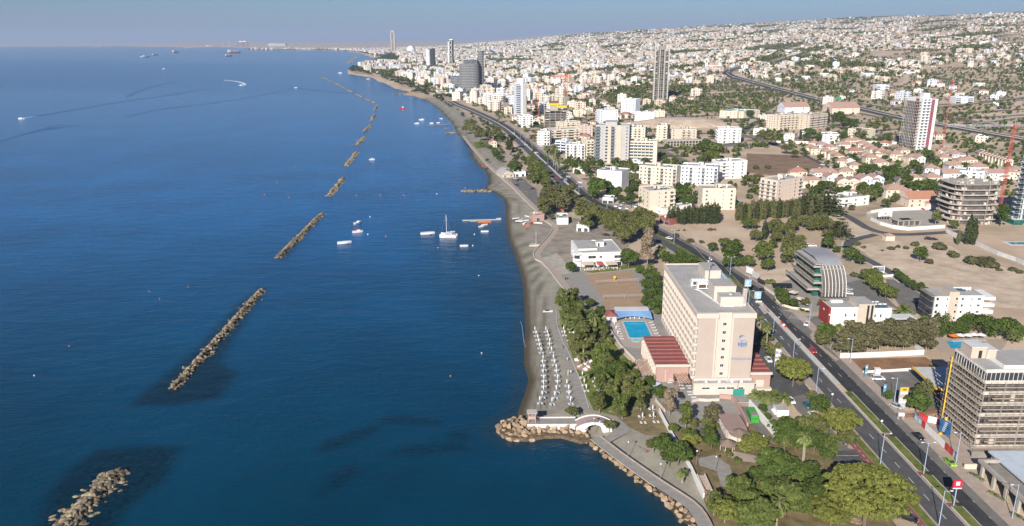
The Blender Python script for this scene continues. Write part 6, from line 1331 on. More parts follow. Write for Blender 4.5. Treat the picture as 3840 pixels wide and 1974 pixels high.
# garden pool and parasols behind the brownish trees
for i,(x,y) in enumerate(((1510,232),(1610,225),(1722,225),(1818,215),(1925,220))):
    q=at('N',x,y,4.2); t=thing('garden_parasol',('orange open parasol at the left end of the garden pool row') if i==0 else '','parasol',(q.x,q.y,2),0,'garden pool parasols'); m=MB(); m.cyl(0,0,2.1,2.8,1.9,10,0,.06); part(t,'canopy',m,M_orange if i==0 else M_whitepaint); m=MB(); m.tube((0,0,0),(0,0,2.1),.05,5); part(t,'pole',m,M_metal)
    if i: t['label']=['','first','second','third','fourth'][i]+' white open parasol right of the orange one'
    for s in (-.7,.7): put(LG,q.x+s,q.y-1.8,PI,None,'garden pool loungers','lounger under the garden pool parasols')
flat('garden_terrace',[(168,287),(166,272),(186,268),(200,284)],3,M_pave); m=MB(); q=at('N',1560,385); m.poly([(-4,-3,.1),(5,-3,.1),(5,3,.1),(-2,4,.1)]); tag(ob('garden_pool',m.mesh('garden_pool',[pw]),None,(q.x,q.y,2.05)),'small blue garden pool behind the scaffolded block','pool')
# ---------------------------------------------------------------- middle distance: hand-placed blocks
OCC=[]
def occ(x,y,r): OCC.append((x,y,r))
def blk(fr,l,r,D,fl,front,left,wall,label,name='apartment_block',cat='apartment block',**k):
    a=at(fr,*l); b=at(fr,*r); W=math.hypot(b.x-a.x,b.y-a.y); rz=math.atan2(b.y-a.y,b.x-a.x)
    c=Vector((a.x,a.y))+Matrix.Rotation(rz,2)@Vector((W/2,D/2)); occ(c.x,c.y,max(W,D)*.62)
    return block(name,label,cat,a.x,a.y,W,D,fl,k.pop('fh',3.0),rz,wall,front,left,k.pop('right',''),z=gz(c.x,c.y),group='apartment blocks',**k)
blk('H',(1384,790),(1622,812),17,5,'..n.','bwww',M_white,'plain white block with blank end by the coast road',fh=2.9,heaters=5)
blk('H',(1790,742),(2150,772),15,5,'wwbnwbwwb','wwn',M_cream,'cream block with five floors left of the cool white one',fh=2.9,heaters=9,bst='rail')
blk('H',(2190,752),(2546,772),15,5,'wwbnwbwwb','wbw',M_white2,'cool white block right of the cream five-floor one',fh=3.05,heaters=9,bst='rail')
blk('H',(1890,1030),(2134,1012),18,5,'.nwb','www',M_cream,'cream block with solar heaters behind the fuel-side trees',fh=3.0,heaters=6)
blk('V',(1765,528),(1848,528),15,5,'w.nw','wnw',M_cream,'pale cream block rising behind the cypress row',fh=2.9,heaters=5)
blk('V',(1808,452),(1877,448),14,5,'bww','wnw',M_white,'white block with boxed balconies beside the brown field',fh=2.9,heaters=3)
t=blk('H',(1368,545),(1690,556),17,12,'BnWB..w','BBB',M_greyp,'tall grey apartment tower with glass balconies near the coast road',bst='glass',heaters=0,right='ww',bwall=M_roofwhite)
m=MB(); m.box(12,-1.4,-1,15.2,-.002,36.6,0); m.box(20,-.5,-1,25,-.002,36.6,0); part(t,'front_pier',m,M_beige); m=MB(); m.box(9,4,36.1,20,12,40,0); m.box(8,3,40,21,13,40.4,0); part(t,'penthouse',m,M_greyp)
blk('H',(1700,548),(1962,556),14,7,'BBBBBB.','',M_cream,'dark-shaded balcony block right of the grey tower',heaters=6,gl=M_glassb)
blk('H',(1086,502),(1270,508),13,5,'bwbwb','wbw',M_white,'white block with blue stripes facing the road',fh=2.8,bst='rail',heaters=2)
blk('H',(985,440),(1086,450),12,4,'BB','ww',M_white2,'small pale block with long balconies behind palms',heaters=2)
blk('H',(1284,506),(1362,502),16,6,'bb','www',M_cream,'narrow cream block with stacked balconies left of the grey tower',heaters=1)
blk('H',(815,370),(932,372),16,5,'w.bb','BB',M_white,'white block with dark balcony column at the road bend',heaters=4)
blk('H',(632,206),(770,202),14,5,'wbwb','BB',M_white,'white block with arched openings left of the concrete frame',heaters=3)
blk('H',(930,330),(1225,312),18,4,'bBbBb','ww',M_cream,'long cream block below the concrete frame',heaters=6); blk('H',(1040,250),(1225,240),16,4,'wbbw','ww',M_cream,'cream block close behind the long cream one',heaters=4)
blk('H',(1258,295),(1345,290),14,4,'ww','ww',M_peach,'small pink-cream block left of the grey tower top',heaters=2)
blk('H',(1700,330),(1850,335),16,5,'wbbw','ww',M_cream,'cream block behind the dark-shaded one, left',heaters=4); blk('H',(1960,336),(2062,340),18,6,'wb','BBB',M_cream,'tall cream corner block behind the dark-shaded one',heaters=3); blk('H',(2100,345),(2345,352),16,5,'w.bbw','ww',M_beige,'grey-beige block with white balconies behind the arched frame',heaters=4)
t=blk('H',(2060,388),(2392,380),12,2,'','',M_conc,'low unfinished concrete frame with arched openings','unfinished_block','building',heaters=0,stair=False)
m=MB(); [m.box(1+i*3.6,-.06,.3,3.4+i*3.6,-.01,2.6,0) for i in range(11)]; [m.box(1+i*3.6,-.06,3.3,3.4+i*3.6,-.01,5.6,0) for i in range(11)]; part(t,'openings',m,M_dark)
blk('H',(1412,166),(1588,160),16,6,'w..nw','bww',M_white2,'grey-white block with blank end behind the grey tower',heaters=3); blk('H',(1758,166),(1936,166),16,5,'.nw','bww',M_white2,'white block with grey end right of the tower top',heaters=3); blk('H',(1936,106),(2042,106),13,3,'www','ww',M_cream,'low cream block right of the white grey-ended one',heaters=3)
blk('F',(880,888),(1022,896),15,8,'wwww','b',M_white2,'tall pale grey slab with rows of small windows',heaters=0,winw=1.6); blk('F',(400,900),(525,910),14,3,'wbw','ww',M_cream,'low cream block right of the concrete frame',heaters=3)
blk('F',(1850,1170),(2082,1172),16,5,'wbwbw','bb',M_white,'white block with dark red panels beside the curving street',fh=3.2,heaters=4)
blk('F',(1870,912),(2045,925),40,3,'wwww','wwww',M_cream,'long low school block with teal roof edge','school','school',heaters=0,roofm=mat('teal_roof',(.10,.38,.40),.8)); blk('F',(2110,925),(2275,905),22,3,'www','ww',M_cream,'second low school block with teal roof edge','school','school',heaters=0,roofm=MATS['teal_roof'])
blk('I',(262,172),(545,150),17,6,'wbbbbbbb','wwww',M_cream,'wide cream hotel slab with balcony rows near the motorway',heaters=4); blk('I',(578,168),(742,146),16,6,'bbb','ww',M_beige,'second cream hotel slab with deep balconies',heaters=2,bst='rail')
blk('I',(700,288),(860,292),20,3,'wbw','wwww',M_white,'stepped white terrace block below the hotel slab',heaters=2); blk('I',(340,270),(440,274),14,2,'ww','ww',M_white,'small white house row end below the hotel slab',heaters=1); blk('I',(60,215),(180,218),12,2,'www','ww',M_white,'low white villa beside the curving street',heaters=2); blk('I',(1090,275),(1186,262),22,4,'w.w','wbbw',M_cream,'cream block left of the red and white tower',heaters=2)
blk('I',(268,858),(508,812),15,6,'w.nwb','bbb',M_peach,'peach block with grey glazed penthouse above the cypresses',fh=2.75,heaters=6,bst='rail')
blk('I',(878,890),(1132,862),16,2,'bww','bw',M_white,'flat white house with solar heaters on the street corner','house','house',heaters=3)
blk('I',(1950,615),(2200,628),16,2,'bwbw','ww',M_white2,'grey-white flat-roofed house behind the round concrete frame','house','house',heaters=2)
# beach-front buildings
t=block('restaurant','white two-storey beach restaurant with grey roofs and rounded corner balconies','restaurant',35.8,389,23.5,26,2,3.6,.09,M_white,'.Ww.B','wbw','ww',heaters=0,parapet=.5,winh=1.2); occ(47,402,20)
m=MB(); m.box(.6,6,7.26,11,24,8.3,0,1); part(t,'upper_roof',m,M_white,M_roofgrey); m=MB(); m.cyl(-.5,1.5,-.5,3.0,2.6,14,0); m.cyl(-.5,1.5,3.4,4.5,2.6,14,0); m.cyl(-.5,1.5,6.6,7.4,2.6,14,0); m.cyl(-.3,1.7,3.0,6.6,1.9,14,1); part(t,'corner_balcony',m,M_white,M_glass)
for i,(x,w,mm,lb) in enumerate(((37.5,6.2,M_beige,'beige awning at the left of the restaurant terrace'),(45.2,3.2,mat('red_awning',(.42,.09,.10),.8),'faded red awning in the middle of the restaurant terrace'),(50,6,M_beige,'beige awning at the right of the restaurant terrace'))):
    t=thing('terrace_awning',lb,'awning',(x,384.2,2),.09); m=MB(); m.add([(0,0,2.5),(w,0,2.5),(w,4.4,3.1),(0,4.4,3.1),(0,0,2.3),(w,0,2.3),(w,4.4,2.9),(0,4.4,2.9)],[(0,1,2,3),(4,7,6,5),(0,4,5,1),(1,5,6,2),(2,6,7,3),(3,7,4,0)],0); part(t,'cloth',m,mm); m=MB(); [m.tube((a,.1,0),(a,.1,2.3),.06,5) for a in (.1,w-.1)]; part(t,'posts',m,M_whitepaint)
CH=MB(); CH.box(-.22,-.22,.42,.22,.22,.47,0); CH.box(-.22,.18,.47,.22,.22,.9,0); [CH.tube((x,y,0),(x,y,.42),.025,4) for x in (-.2,.2) for y in (-.2,.2)]; CHM=CH.mesh('terrace_chair',[M_whitepaint])
for i in range(34): x=36+random.random()*22; auto(tag(ob('terrace_chair',CHM,None,(x,381+random.random()*3+.09*(x-36),2.04),random.random()*6),'','chair','terrace chairs'),'white terrace chair')
for lb,l,r,D,fl,wm,ft in (('white beach club with roof tanks behind the shore trees',(1000,1140),(1110,1140),14,1,M_white,'..'),('small white arched house by the beach club',(1190,1205),(1310,1210),6,1,M_white,'bb'),('brick-red flat boat shed on the beach',(762,1112),(878,1106),9,1,M_tile2,'b'),('white restaurant with awning behind the round tree',(1440,935),(1545,940),9,1,M_white,'BB'),('red-fronted shop at the cypress row',(1990,1125),(2085,1150),9,1,M_redroof,'BB'),('low white pavilion on the shore street',(590,680),(700,675),8,1,M_white,'bb'),('white flat kiosk by the coast road',(1155,640),(1270,650),6,1,M_white,'.'),('white shed by the red-fronted shop',(2020,1045),(2300,1000),7,1,M_white,'..')):
    blk('H',l,r,D,fl,ft,'w',wm,lb,'beach_building','building',fh=3.6,heaters=2,stair=False)
q=at('H',470,690); villa('beach restaurant with grey pitched roof and timber gable',q.x,q.y,11,20,1,.25,M_beige,'gable',M_roofgrey,wing=False,z=2); q=at('H',362,398); t=villa('small cream chapel with red pitched roof and bell gable',q.x,q.y,7,14,2,.2,M_cream,'gable',M_tile,wing=False,z=2)
q=at('H',290,595); m=MB(); [m.box(x,y,0,x+.2,y+.2,2.2,0) for x in (-1,1) for y in (-1,1)]; m.box(-1.2,-1.2,2.2,1.3,1.3,3.2,0); m.box(-1.5,-1.5,3.9,1.6,1.6,4.1,0); m.box(-1.1,-1.1,3.2,-1,1.2,3.9,0); tag(ob('lifeguard_tower',m.mesh('lifeguard_tower',[mat('rust_red',(.30,.09,.05),.8)]),None,(q.x,q.y,1.9)),'rusty red lifeguard tower on the upper beach','tower')
# concrete frame with cranes
def frame(name,label,x,y,W,D,fl,fh,rz,core=0,z=None,slab=M_conc,inset=.8,nx=5):
    z=gz(x,y) if z is None else z; t=thing(name,label,'building',(x,y,z),rz); occ(x+W/2,y+D/2,max(W,D)*.7)
    m=MB(); m.box(W*.28,D*.3,-2,W*.72,D*.8,fl*fh+core,0); part(t,'core',m,M_concd)
    for k in range(1,fl+1): m=MB(); m.box(0,0,k*fh-.35,W,D,k*fh,0); part(t,'floor_slab',m,slab)
    for i in range(nx):
        for yy in (.3,D-.9):
            m=MB(); xx=.3+i*(W-1.2)/(nx-1); m.box(xx,yy,-2,xx+.6,yy+.6,fl*fh-.36,0); part(t,'column',m,slab)
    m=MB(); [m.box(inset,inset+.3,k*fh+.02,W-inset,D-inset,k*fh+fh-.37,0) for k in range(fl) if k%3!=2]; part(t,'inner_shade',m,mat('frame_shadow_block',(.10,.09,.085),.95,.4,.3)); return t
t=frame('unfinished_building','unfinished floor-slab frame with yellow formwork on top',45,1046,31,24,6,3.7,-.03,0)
m=MB(); m.box(8,6,22.3,19,16,31,0); part(t,'upper_core',m,M_conc); m=MB(); m.box(7.2,5.2,29,19.8,16.8,31.5,0); m.box(18,3,26,31,15,28.6,0); part(t,'formwork',m,M_yellow); m=MB(); m.box(7,5,31.6,20,17,34,0); part(t,'deck_boards',m,M_wood)
M_crane=mat('crane_red',(.42,.09,.075),.7,.15,.5)
def crane(x,y,h,jib,ang,col,label,w=1.8,col2=None):
    t=thing('tower_crane',label,'crane',(x,y,gz(x,y)),0,'tower cranes'); col2=col2 or col
    def lattice(p,q,w,n,up):
        m=MB(); p=Vector(p); q=Vector(q); d=(q-p)/n; s=Vector((1,0,0)) if abs(d.x)<abs(d.z) else Vector((0,0,1)); s2=d.normalized().cross(s).normalized(); C=[s*w/2+s2*w/2,s*-w/2+s2*w/2,s*-w/2-s2*w/2,s*w/2-s2*w/2]; r=w*.075
        for c in C: m.tube(p+c,q+c,r,4)
        for i in range(n):
            a=p+d*i; b=a+d
            for k in range(4): m.tube(a+C[k],b+C[(k+1)%4],r*.8,3)
        return m
    k=max(6,int(h/w/1.3)); part(t,'mast',lattice((0,0,-1),(0,0,h),w,k,0),col); J=Vector((math.cos(ang),math.sin(ang),0))
    part(t,'jib',lattice((0,0,h+1),J*jib+Vector((0,0,h+1)),w*.7,int(jib/2),0),col2); part(t,'counter_jib',lattice((0,0,h+1),J*-jib*.28+Vector((0,0,h+1)),w*.7,5,0),col2)
    m=MB(); m.tube((0,0,h+1),(0,0,h+7),.4,4); m.tube((0,0,h+7),J*jib*.7+Vector((0,0,h+1.5)),.1,3); m.tube((0,0,h+7),J*-jib*.26+Vector((0,0,h+1.5)),.1,3); part(t,'tie_rods',m,col2); m=MB(); m.box(-1,-1.6,h-.6,1,-.2,h+1.6,0); part(t,'cab',m,col); c=J*-jib*.26; m=MB(); m.box(c.x-1.4,c.y-1.4,h-2,c.x+1.4,c.y+1.4,h+.5,0); part(t,'counterweight',m,M_conc); return t
crane(42.7,1214.9,42,20,1.2,M_orange,'orange crane left of the concrete frame',3.6); crane(106.8,1494.7,44,34,3.0,M_orange,'orange crane with long red jib behind the concrete frame',4.6,M_red)
crane(336.7,511.8,58,44,3.05,M_crane,'red and white crane beside the round concrete frame',1.5,M_metal); crane(464.5,818.5,70,30,2.2,M_crane,'thin red crane beside the red and white tower',1.0,M_metal)
# round concrete frame
t=thing('round_concrete_frame','rounded unfinished concrete building with curved bare slabs','building',(299,489,2)); occ(299,489,24)
def oval(rx,ry,n=28,p=4.2): return [(math.copysign(abs(math.cos(2*PI*i/n))**(2/p),math.cos(2*PI*i/n))*rx,math.copysign(abs(math.sin(2*PI*i/n))**(2/p),math.sin(2*PI*i/n))*ry) for i in range(n)]
for k in range(1,9): m=MB(); m.prism(oval(14.8+(k*5%3)*.9,13.6-(k%3)*.7),k*3.25-.32,k*3.25,0); part(t,'floor_slab',m,M_raw if k<8 else M_conc)
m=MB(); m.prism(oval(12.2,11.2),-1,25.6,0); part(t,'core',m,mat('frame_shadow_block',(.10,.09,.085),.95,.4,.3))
for i,(px_,py_) in enumerate(oval(13.6,12.4,9)): m=MB(); m.box(px_-.3,py_-.3,-1,px_+.3,py_+.3,25.5,0); part(t,'column',m,M_concd)
m=MB()
for i,(a,b) in enumerate(oval(14.5,13,26)): m.tube((a,b,26),(a,b,28.3),.12,4)
for i in range(14): a=random.uniform(-11,11); b=random.uniform(-10,10); m.box(a,b,26,a+random.uniform(.5,3),b+random.uniform(.5,3),26+random.uniform(.3,1.6),0)
part(t,'site_material',m,M_raw); m=MB(); g_=random.Random(9)
for k in range(8):
    for i,(a,b) in enumerate(oval(13.6,12.4,34)):
        if b<4 and g_.random()<.28: m.box(a-.7,b-.5,k*3.25+.05,a+.7,b+.5,k*3.25+1.2+g_.random(),g_.randrange(2))
part(t,'wall_infill',m,M_raw,M_pave)
# tall concrete tower core
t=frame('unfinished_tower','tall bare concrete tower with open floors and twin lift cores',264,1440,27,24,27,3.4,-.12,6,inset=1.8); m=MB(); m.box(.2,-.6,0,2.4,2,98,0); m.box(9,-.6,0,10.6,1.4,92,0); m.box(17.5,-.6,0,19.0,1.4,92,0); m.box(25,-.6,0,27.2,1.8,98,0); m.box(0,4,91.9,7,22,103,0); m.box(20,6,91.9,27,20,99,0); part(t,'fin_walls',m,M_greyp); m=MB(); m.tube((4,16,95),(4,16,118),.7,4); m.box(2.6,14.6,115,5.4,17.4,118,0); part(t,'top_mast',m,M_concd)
# red and white tower
t=thing('redwhite_tower','tall tower with white balcony front, dark red stripe and scaffolded flank','apartment tower',(431,808,gz(431,808)),.12); occ(440,820,26); W,D,fl=17,26,17
M_wine=mat('wine_red',(.28,.04,.07),.6,.05,.5); m=MB(); m.box(0,0,-4,W*.58,D,54,0,bot=False); part(t,'wall',m,M_white); m=MB(); m.box(W*.58+.002,.5,-4,W*.82,D,52,0); part(t,'red_stripe',m,M_wine); m=MB(); m.box(W*.82+.002,0,-4,W,D,53,0); part(t,'end_wall',m,M_white)
for k in range(fl):
    z=.8+k*3.1
    for u in (W*.16,W*.42): ob('window',win_mesh(2.4,2.1,'win',M_glassb),t,(u,0,z+.3)); ob('balcony',balc_mesh(4.2,1.2,'solid',M_white),t,(u,0,z))
    ob('window',win_mesh(1.5,1.5,'win'),t,(W*.7,.5,z+.7)); m=MB(); m.box(-3.5,1,z-.2,-.003,D,z,0); part(t,'scaffold_floor',m,M_conc)
    m=MB(); m.box(-.5,6,z+.01,-.004,11,z+2.88,0); part(t,'red_flank',m,M_wine)
m=MB()
for i in range(10): m.tube((-3.6,i*2.8,-2),(-3.6,i*2.8,52),.13,4); m.tube((-3.6,i*2.8,10+i%3*9),(-3.6,i*2.8+2.8,17+i%3*9),.1,3)
part(t,'scaffold_tubes',m,M_raw); m=MB(); m.box(2,3,54.01,9,9,59,0,1); m.box(2,9.1,54.01,14,9.6,55.4,0); part(t,'roof_house',m,M_white2,M_roofwhite); m=MB(); [m.box(3+i*1.5,9.7,54,3.5+i*1.5,10.2,56.5,0) for i in range(7)]; part(t,'roof_posts',m,M_white)
# green-glass tower at the right edge
t=block('green_tower','modern tower with green glass balconies at the right edge','apartment tower',329,478,34,8,13,3.3,.0,M_white2,'BWB','BWBB','',z=2,heaters=0,bst='glass',gl=M_glassg,bd=2.0); occ(340,490,30); m=MB(); m.box(-6,-3,-1,0-.003,26,3.2,0,1); part(t,'podium',m,M_glassg,M_roofwhite)
q=at('I',2450,1240); m=MB(); m.box(0,0,0,16,8,.15,0); m.box(2,1,.16,14,6,.2,1); tag(ob('tower_pool',m.mesh('tower_pool',[M_roofwhite,mat('teal_water',(.01,.20,.22),.1)]),None,(q.x,q.y,2.0)),'teal pool in pale paving at the foot of the green tower','pool')
wall_line('estate_wall','long pale wall with dark coping along the green tower garden',P2('I',(1850,1120),(2110,1230),(2330,1330))+P2('B',(2500,200),(2576,235)),2.2,.5,M_roofwhite)
wall_line('lot_fence','white sheet fence looping round the vacant lot',P2('I',(1840,1080),(1500,1102),(1360,1085),(1240,1050),(1150,1005),(1110,965),(1150,945),(1280,922),(1460,915),(1760,905)),2.2,.15,M_white,'fence')
q=at('I',1300,1010); t=thing('lot_billboard','white billboard with red emblem on the vacant lot','billboard',(q.x-3,q.y,2)); m=MB(); m.box(-3,-.2,2.6,6,.2,6.2,0); part(t,'board',m,M_whitepaint); m=MB(); m.tube((1.6,-.26,4.8),(1.6,-.22,4.8),.6,14); m.box(-1.5,-.24,2.8,5,-.205,3.4,0); part(t,'emblem',m,M_redroof); m=MB(); [m.box(x,-.1,0,x+.35,.1,2.59,0) for x in (-2.5,-1,.8,2.6,4.4)]; part(t,'posts',m,M_concd)
q=at('I',1290,1200); t=villa('small pink hut with tiled roof beside the lane fork',q.x,q.y,5.5,4.5,1,.05,M_peach,'hip',M_tile2,z=2,wing=False,parts=False); frame('car_park_deck','low concrete deck with dark openings inside the vacant lot',*P2('I',(1400,1060))[0],16,9,1,3.2,.1)
wall_line('school_wall','long white wall across the fields behind the villas',P2('I',(270,290),(700,300),(1050,290),(1390,300)),2.6,.5,M_white)
# pitched-roof houses of the villa estate
VL=[(585,372,12,0),(640,385,10,0),(700,345,12,2),(735,415,11,0),(800,432,11,0),(855,455,10,0),(790,370,12,0),(905,345,12,1),(960,305,13,0),(1015,405,14,3),(1085,335,13,0),(1130,365,12,0),(880,505,10,0),(1005,545,11,0),(950,500,9,1),(1165,470,13,0),(1235,515,14,0),(1110,440,10,0),(1250,410,13,0),(1330,425,10,0),(1390,440,13,0),(1560,470,12,0),(1620,480,9,1),(1775,452,14,0),(1840,470,11,0),(1960,440,13,2),(1720,575,13,2),(1925,545,13,1),(2150,560,16,0),(2060,490,13,0),(2010,500,10,0),(2330,625,16,1),(2430,610,12,0),(2520,590,12,0),(1560,665,11,0),(1740,665,14,0),(1880,620,13,1),(790,660,9,1),(770,610,13,0),(910,600,12,0),(690,560+60,12,1),(560,690,12,0),(640,690,11,0),(470,605,15,3),(1830,400,12,0),(1900,410,12,2),(620,330,11,0),(1030,300,11,0),(1190,390,11,0),(1470,400,10,0)]
for x,y,W,k in VL:
    q=at('I',x,y+12); W*=.98; villa('',q.x-W/2,q.y,W,9.5+W*.1,2,random.uniform(-.35,.15),[M_cream,M_white,M_white2,M_peach][k if k<3 else 3],'hip' if k!=1 else 'gable',M_tile2 if k!=3 else M_tile,desc=['cream villa with pink tiled roof','white gabled house with tiled roof','blue-white villa with tiled roof','peach house with dark red roof'][k],wing=W>11); occ(q.x,q.y+5,W*.65)
for lb,x,y,W,D,wm,rf,tl in (('twin cream houses with arched balconies, left half',838,715,10,12,M_cream,'gable',M_tile2),('twin cream houses with arched balconies, right half',925,715,10,12,M_peach,'gable',M_tile2),('pale lilac house with terraces and tiled roof, left half',1050,695,11,12,M_white2,'gable',M_tile2),('pale lilac house with terraces and tiled roof, right half',1150,690,11,12,M_white2,'gable',M_tile2),('cream house with roof terrace beside the palms',1290,800,18,13,M_cream,'hip',M_tile2),('big pale pink house with orange tiled roof',1500,888,21,16,M_peach,'gable',mat('orange_tiles',(.40,.20,.13),.9,.15,.9))):
    q=at('I',x,y); villa(lb,q.x,q.y,W,D,2,.05 if 'twin' not in lb else -.2,wm,rf,tl,z=2); occ(q.x+W/2,q.y+D/2,W*.7)
for i in range(9): q=at('I',2150+i*30,440+i*9); villa('',q.x,q.y,7,13,2,-.25,M_cream,'gable',M_tile2,desc='terraced house with sloping tiled roof',wing=False)
for lb,x,y,W,D,f in (('long low warehouse with red tiled roof by the motorway',165,1060,40,26,'G'),('second warehouse with red gabled roof and orange front by the motorway',640,1070,44,30,'G')): q=at(f,x,y); villa(lb,q.x,q.y,W,D,3,.1,M_peach if 'second' in lb else M_white2,'gable',M_tile2,wing=False); occ(q.x+W/2,q.y+15,30)
for i,(x,y,W,D,fl,wm) in enumerate(((2090,795,17,12,2,M_white),(1880,960,30,20,3,M_white2),(350,720,16,12,2,M_white),(525,690,20,12,2,M_white),(80,680,28,12,1,M_white),(1090,830,24,16,3,M_white2),(1360,665,26,12,1,M_white),(950,690,26,14,2,M_white2),(1140,745,18,14,3,M_peach),(390,605,20,12,2,M_white),(1650,520,22,14,2,M_white))):
    q=at('G',x,y); block('house',['white flat villa alone on the scrub slope','big white and glass villa behind the red tower','cube-like white villa by the motorway','white double villa above the motorway','long low white villa at the motorway','pale arched villa block on the slope','white flat villa below the brown plot','white and glass villa with dark tree beside it','sandy block among hillside villas','white villa with yellow neighbour','large white villa in the tall trees'][i],'house',q.x,q.y,W,D,fl,3.2,0,wm,'BwB','w','',group='hillside villas',heaters=0,stair=False); occ(q.x+W/2,q.y,W*.7)
# motorway with cars and gantry sign
MW=resample([(680,420),(650,560),(616,740),(591,877),(571,1022),(560,1104),(556,1256),(548,1355),(549,1666),(563,2029),(660,2240),(789,2366),(960,2627),(1071,2835)],25)
strip('motorway',MW,-12.5,12.5,12,M_asphl,zoff=.6,height=1.2); strip('motorway_lanes',MW,-10.5,-1.6,14,M_asphd,zoff=.62); strip('motorway_lanes',MW,1.6,10.5,14,M_asphd,zoff=.62); strip('motorway_barrier',MW,-.4,.4,16,M_kerb,zoff=1.5,height=.9); strip('motorway_edge',MW,12.5,13.0,14,M_kerb,zoff=1.2,height=1.0)
strip('slip_road',resample([(527,1187),(534,1132),(530,1083),(505,1062),(476,1054),(430,1100)],15),-4,4,10,M_asphl,zoff=.5); strip('curving_street',resample([(225,840),(262,880),(278,927),(309,1005),(356,1094),(421,1164),(470,1180)],15),-5,5,6,M_asph,zoff=.2)
strip('inland_street',resample([(100,760),(170,800),(240,850)],15),-4,4,6,M_pave,zoff=.2); strip('slip_loop',resample([(720,760),(660,790),(625,800),(640,740),(690,690)],12),-4,4,10,M_asphl,zoff=.5)
g_=random.Random(4)
for i in range(26):
    p=MW[int(3+i*2.6)]; o=g_.choice((-8,-4.5,4.5,8)); car(p.x+o,p.y+g_.uniform(-8,8),.05,g_.choice(('white','white','silver','grey','black','red','blue')),g_.choice(('car','car','suv','van')),None,False,'cars on the motorway road',gz(p.x,p.y)+.95)
q=at('G',520,955); t=thing('motorway_sign','green motorway direction signs on a gantry','sign',(552,1318,gz(552,1318)),0); m=MB(); [m.tube((x,0,0),(x,0,9.5),.25,5) for x in (-24,13)]; m.tube((-24,0,9),(13,0,9),.25,5); part(t,'gantry',m,M_metal); SG=mat('sign_green',(.02,.26,.14),.5,.1,.5)
for x in (-22,2): m=MB(); m.box(x,-.4,6.5,x+9,-.3,11,0); part(t,'panel',m,SG)
flat('brown_field',P2('I',(0,380),(320,362),(500,400),(720,500),(680,545),(350,592),(130,582),(0,560)),1,M_field); 
mo=MB(); q=at('F',1500,1000); n=20
for i in range(n):
    a,b=2*PI*i/n,2*PI*(i+1)/n
    for r0,r1,z0,z1 in ((52,40,-.5,4),(40,20,4,8.5),(20,0,8.5,9.5)): mo.quad((r0*math.cos(a)*1.6,r0*math.sin(a),z0),(r0*math.cos(b)*1.6,r0*math.sin(b),z0),(r1*math.cos(b)*1.6,r1*math.sin(b),z1),(r1*math.cos(a)*1.6,r1*math.sin(a),z1))
o=ob('earth_mound',mo.mesh('earth_mound',[M_palesoil],True),None,(q.x,q.y+20,2)); o['kind']='structure'; occ(q.x,q.y+20,80)
# coast towers
t=block('balcony_tower','slim tall white and grey tower with rounded balconies on the coast','apartment tower',8,1168,16,20,16,3.2,.2,M_white2,'BB..w','','ww',heaters=0,bst='solid',bd=2.4,gl=M_glass); occ(16,1185,30); m=MB(); m.box(4,5,51.3,12,15,59,0); part(t,'penthouse',m,M_white); m=MB(); m.box(10,-.3,-1,15.8,-.003,52,0); part(t,'grey_wall',m,M_greyp)
def glasstower(label,x,y,W,D,h,wm,step=3.4,rz=0.0,bands=M_greyp,name='glass_tower'):
    t=thing(name,label,'tower',(x,y,gz(x,y)),rz); occ(x+W/2,y+D/2,max(W,D)*.7); m=MB(); m.prism([(p[0]+W/2,p[1]+D/2) for p in oval(W/2,D/2,20,3)],-3,h,0); part(t,'wall',m,wm)
    m=MB(); [m.prism([(p[0]+W/2,p[1]+D/2) for p in oval(W/2+.5,D/2+.5,20,3)],k*step,k*step+.7,0) for k in range(1,int(h/step)+1)]; part(t,'floor_bands',m,bands); return t
M_dg=mat('dark_tower_glass',(.095,.104,.11),.35,.3,.2,spec=.5); glasstower('low wing of the dark glass towers',-141,1800,34,50,29,M_dg); t=glasstower('broad dark glass tower with stepped top',-112,1690,44,34,62,M_dg); m=MB(); m.box(10,6,62,40,28,70,0); part(t,'top_step',m,M_dg); glasstower('slim tall dark tower beside the broad one',-72,1712,13,16,89,M_dg)
glasstower('white half of the pair of far towers',-336,3116,18,22,66,M_white2); glasstower('black half of the pair of far towers',-318,3111,18,22,68,M_black,bands=M_dg)
t=thing('striped_tower','very slim white and black striped tower','tower',(-254,3252,gz(-254,3252))); occ(-246,3255,30); m=MB(); m.box(0,0,-3,18,18,98,0); part(t,'wall',m,M_black); 
for k in range(5): m=MB(); z=4+k*19; m.box(2,-1,z,12,-.1,z+1.5,0); m.box(2,-1,z+14,12,-.1,z+15.5,0); m.box(2,-1,z+1.51,3.5,-.1,z+13.99,0); m.box(10.5,-1,z+1.51,12,-.1,z+13.99,0); part(t,'white_frame',m,M_white)
m=MB(); m.box(-4,-.5,-3,-.01,18,92,0); m.box(2,-.5,98.01,16,10,102,0); part(t,'white_edge',m,M_white)
t=thing('tallest_tower','tallest far tower of two thin legs with crane on top','tower',(-898,5920,10)); m=MB(); m.box(0,0,-10,10,22,150,0); m.box(24,0,-10,34,22,150,0); part(t,'legs',m,M_conc); m=MB(); m.box(10.1,6,-10,23.9,16,112,0); part(t,'core',m,M_concd); m=MB(); m.box(4,2,150,30,20,166,0); part(t,'top',m,M_conc); m=MB(); m.tube((-4,5,0),(-4,5,178),1.2,4); m.tube((-16,5,176),(12,5,176),1,4); m.tube((38,5,100),(38,5,172),1.2,4); part(t,'crane',m,M_concd)
t=thing('oval_tower','silver egg-shaped tower in the far city','tower',(-733,5790,8)); m=MB(); m.ball((0,0,28),30,0,16,10,(1.05,.8,1.06)); part(t,'shell',m,mat('silver_shell',(.62,.66,.7),.35,.05,.1)); m=MB(); m.ball((11,4,28),29.5,0,16,10,(.75,.72,1.07)); part(t,'dark_side',m,M_dg)
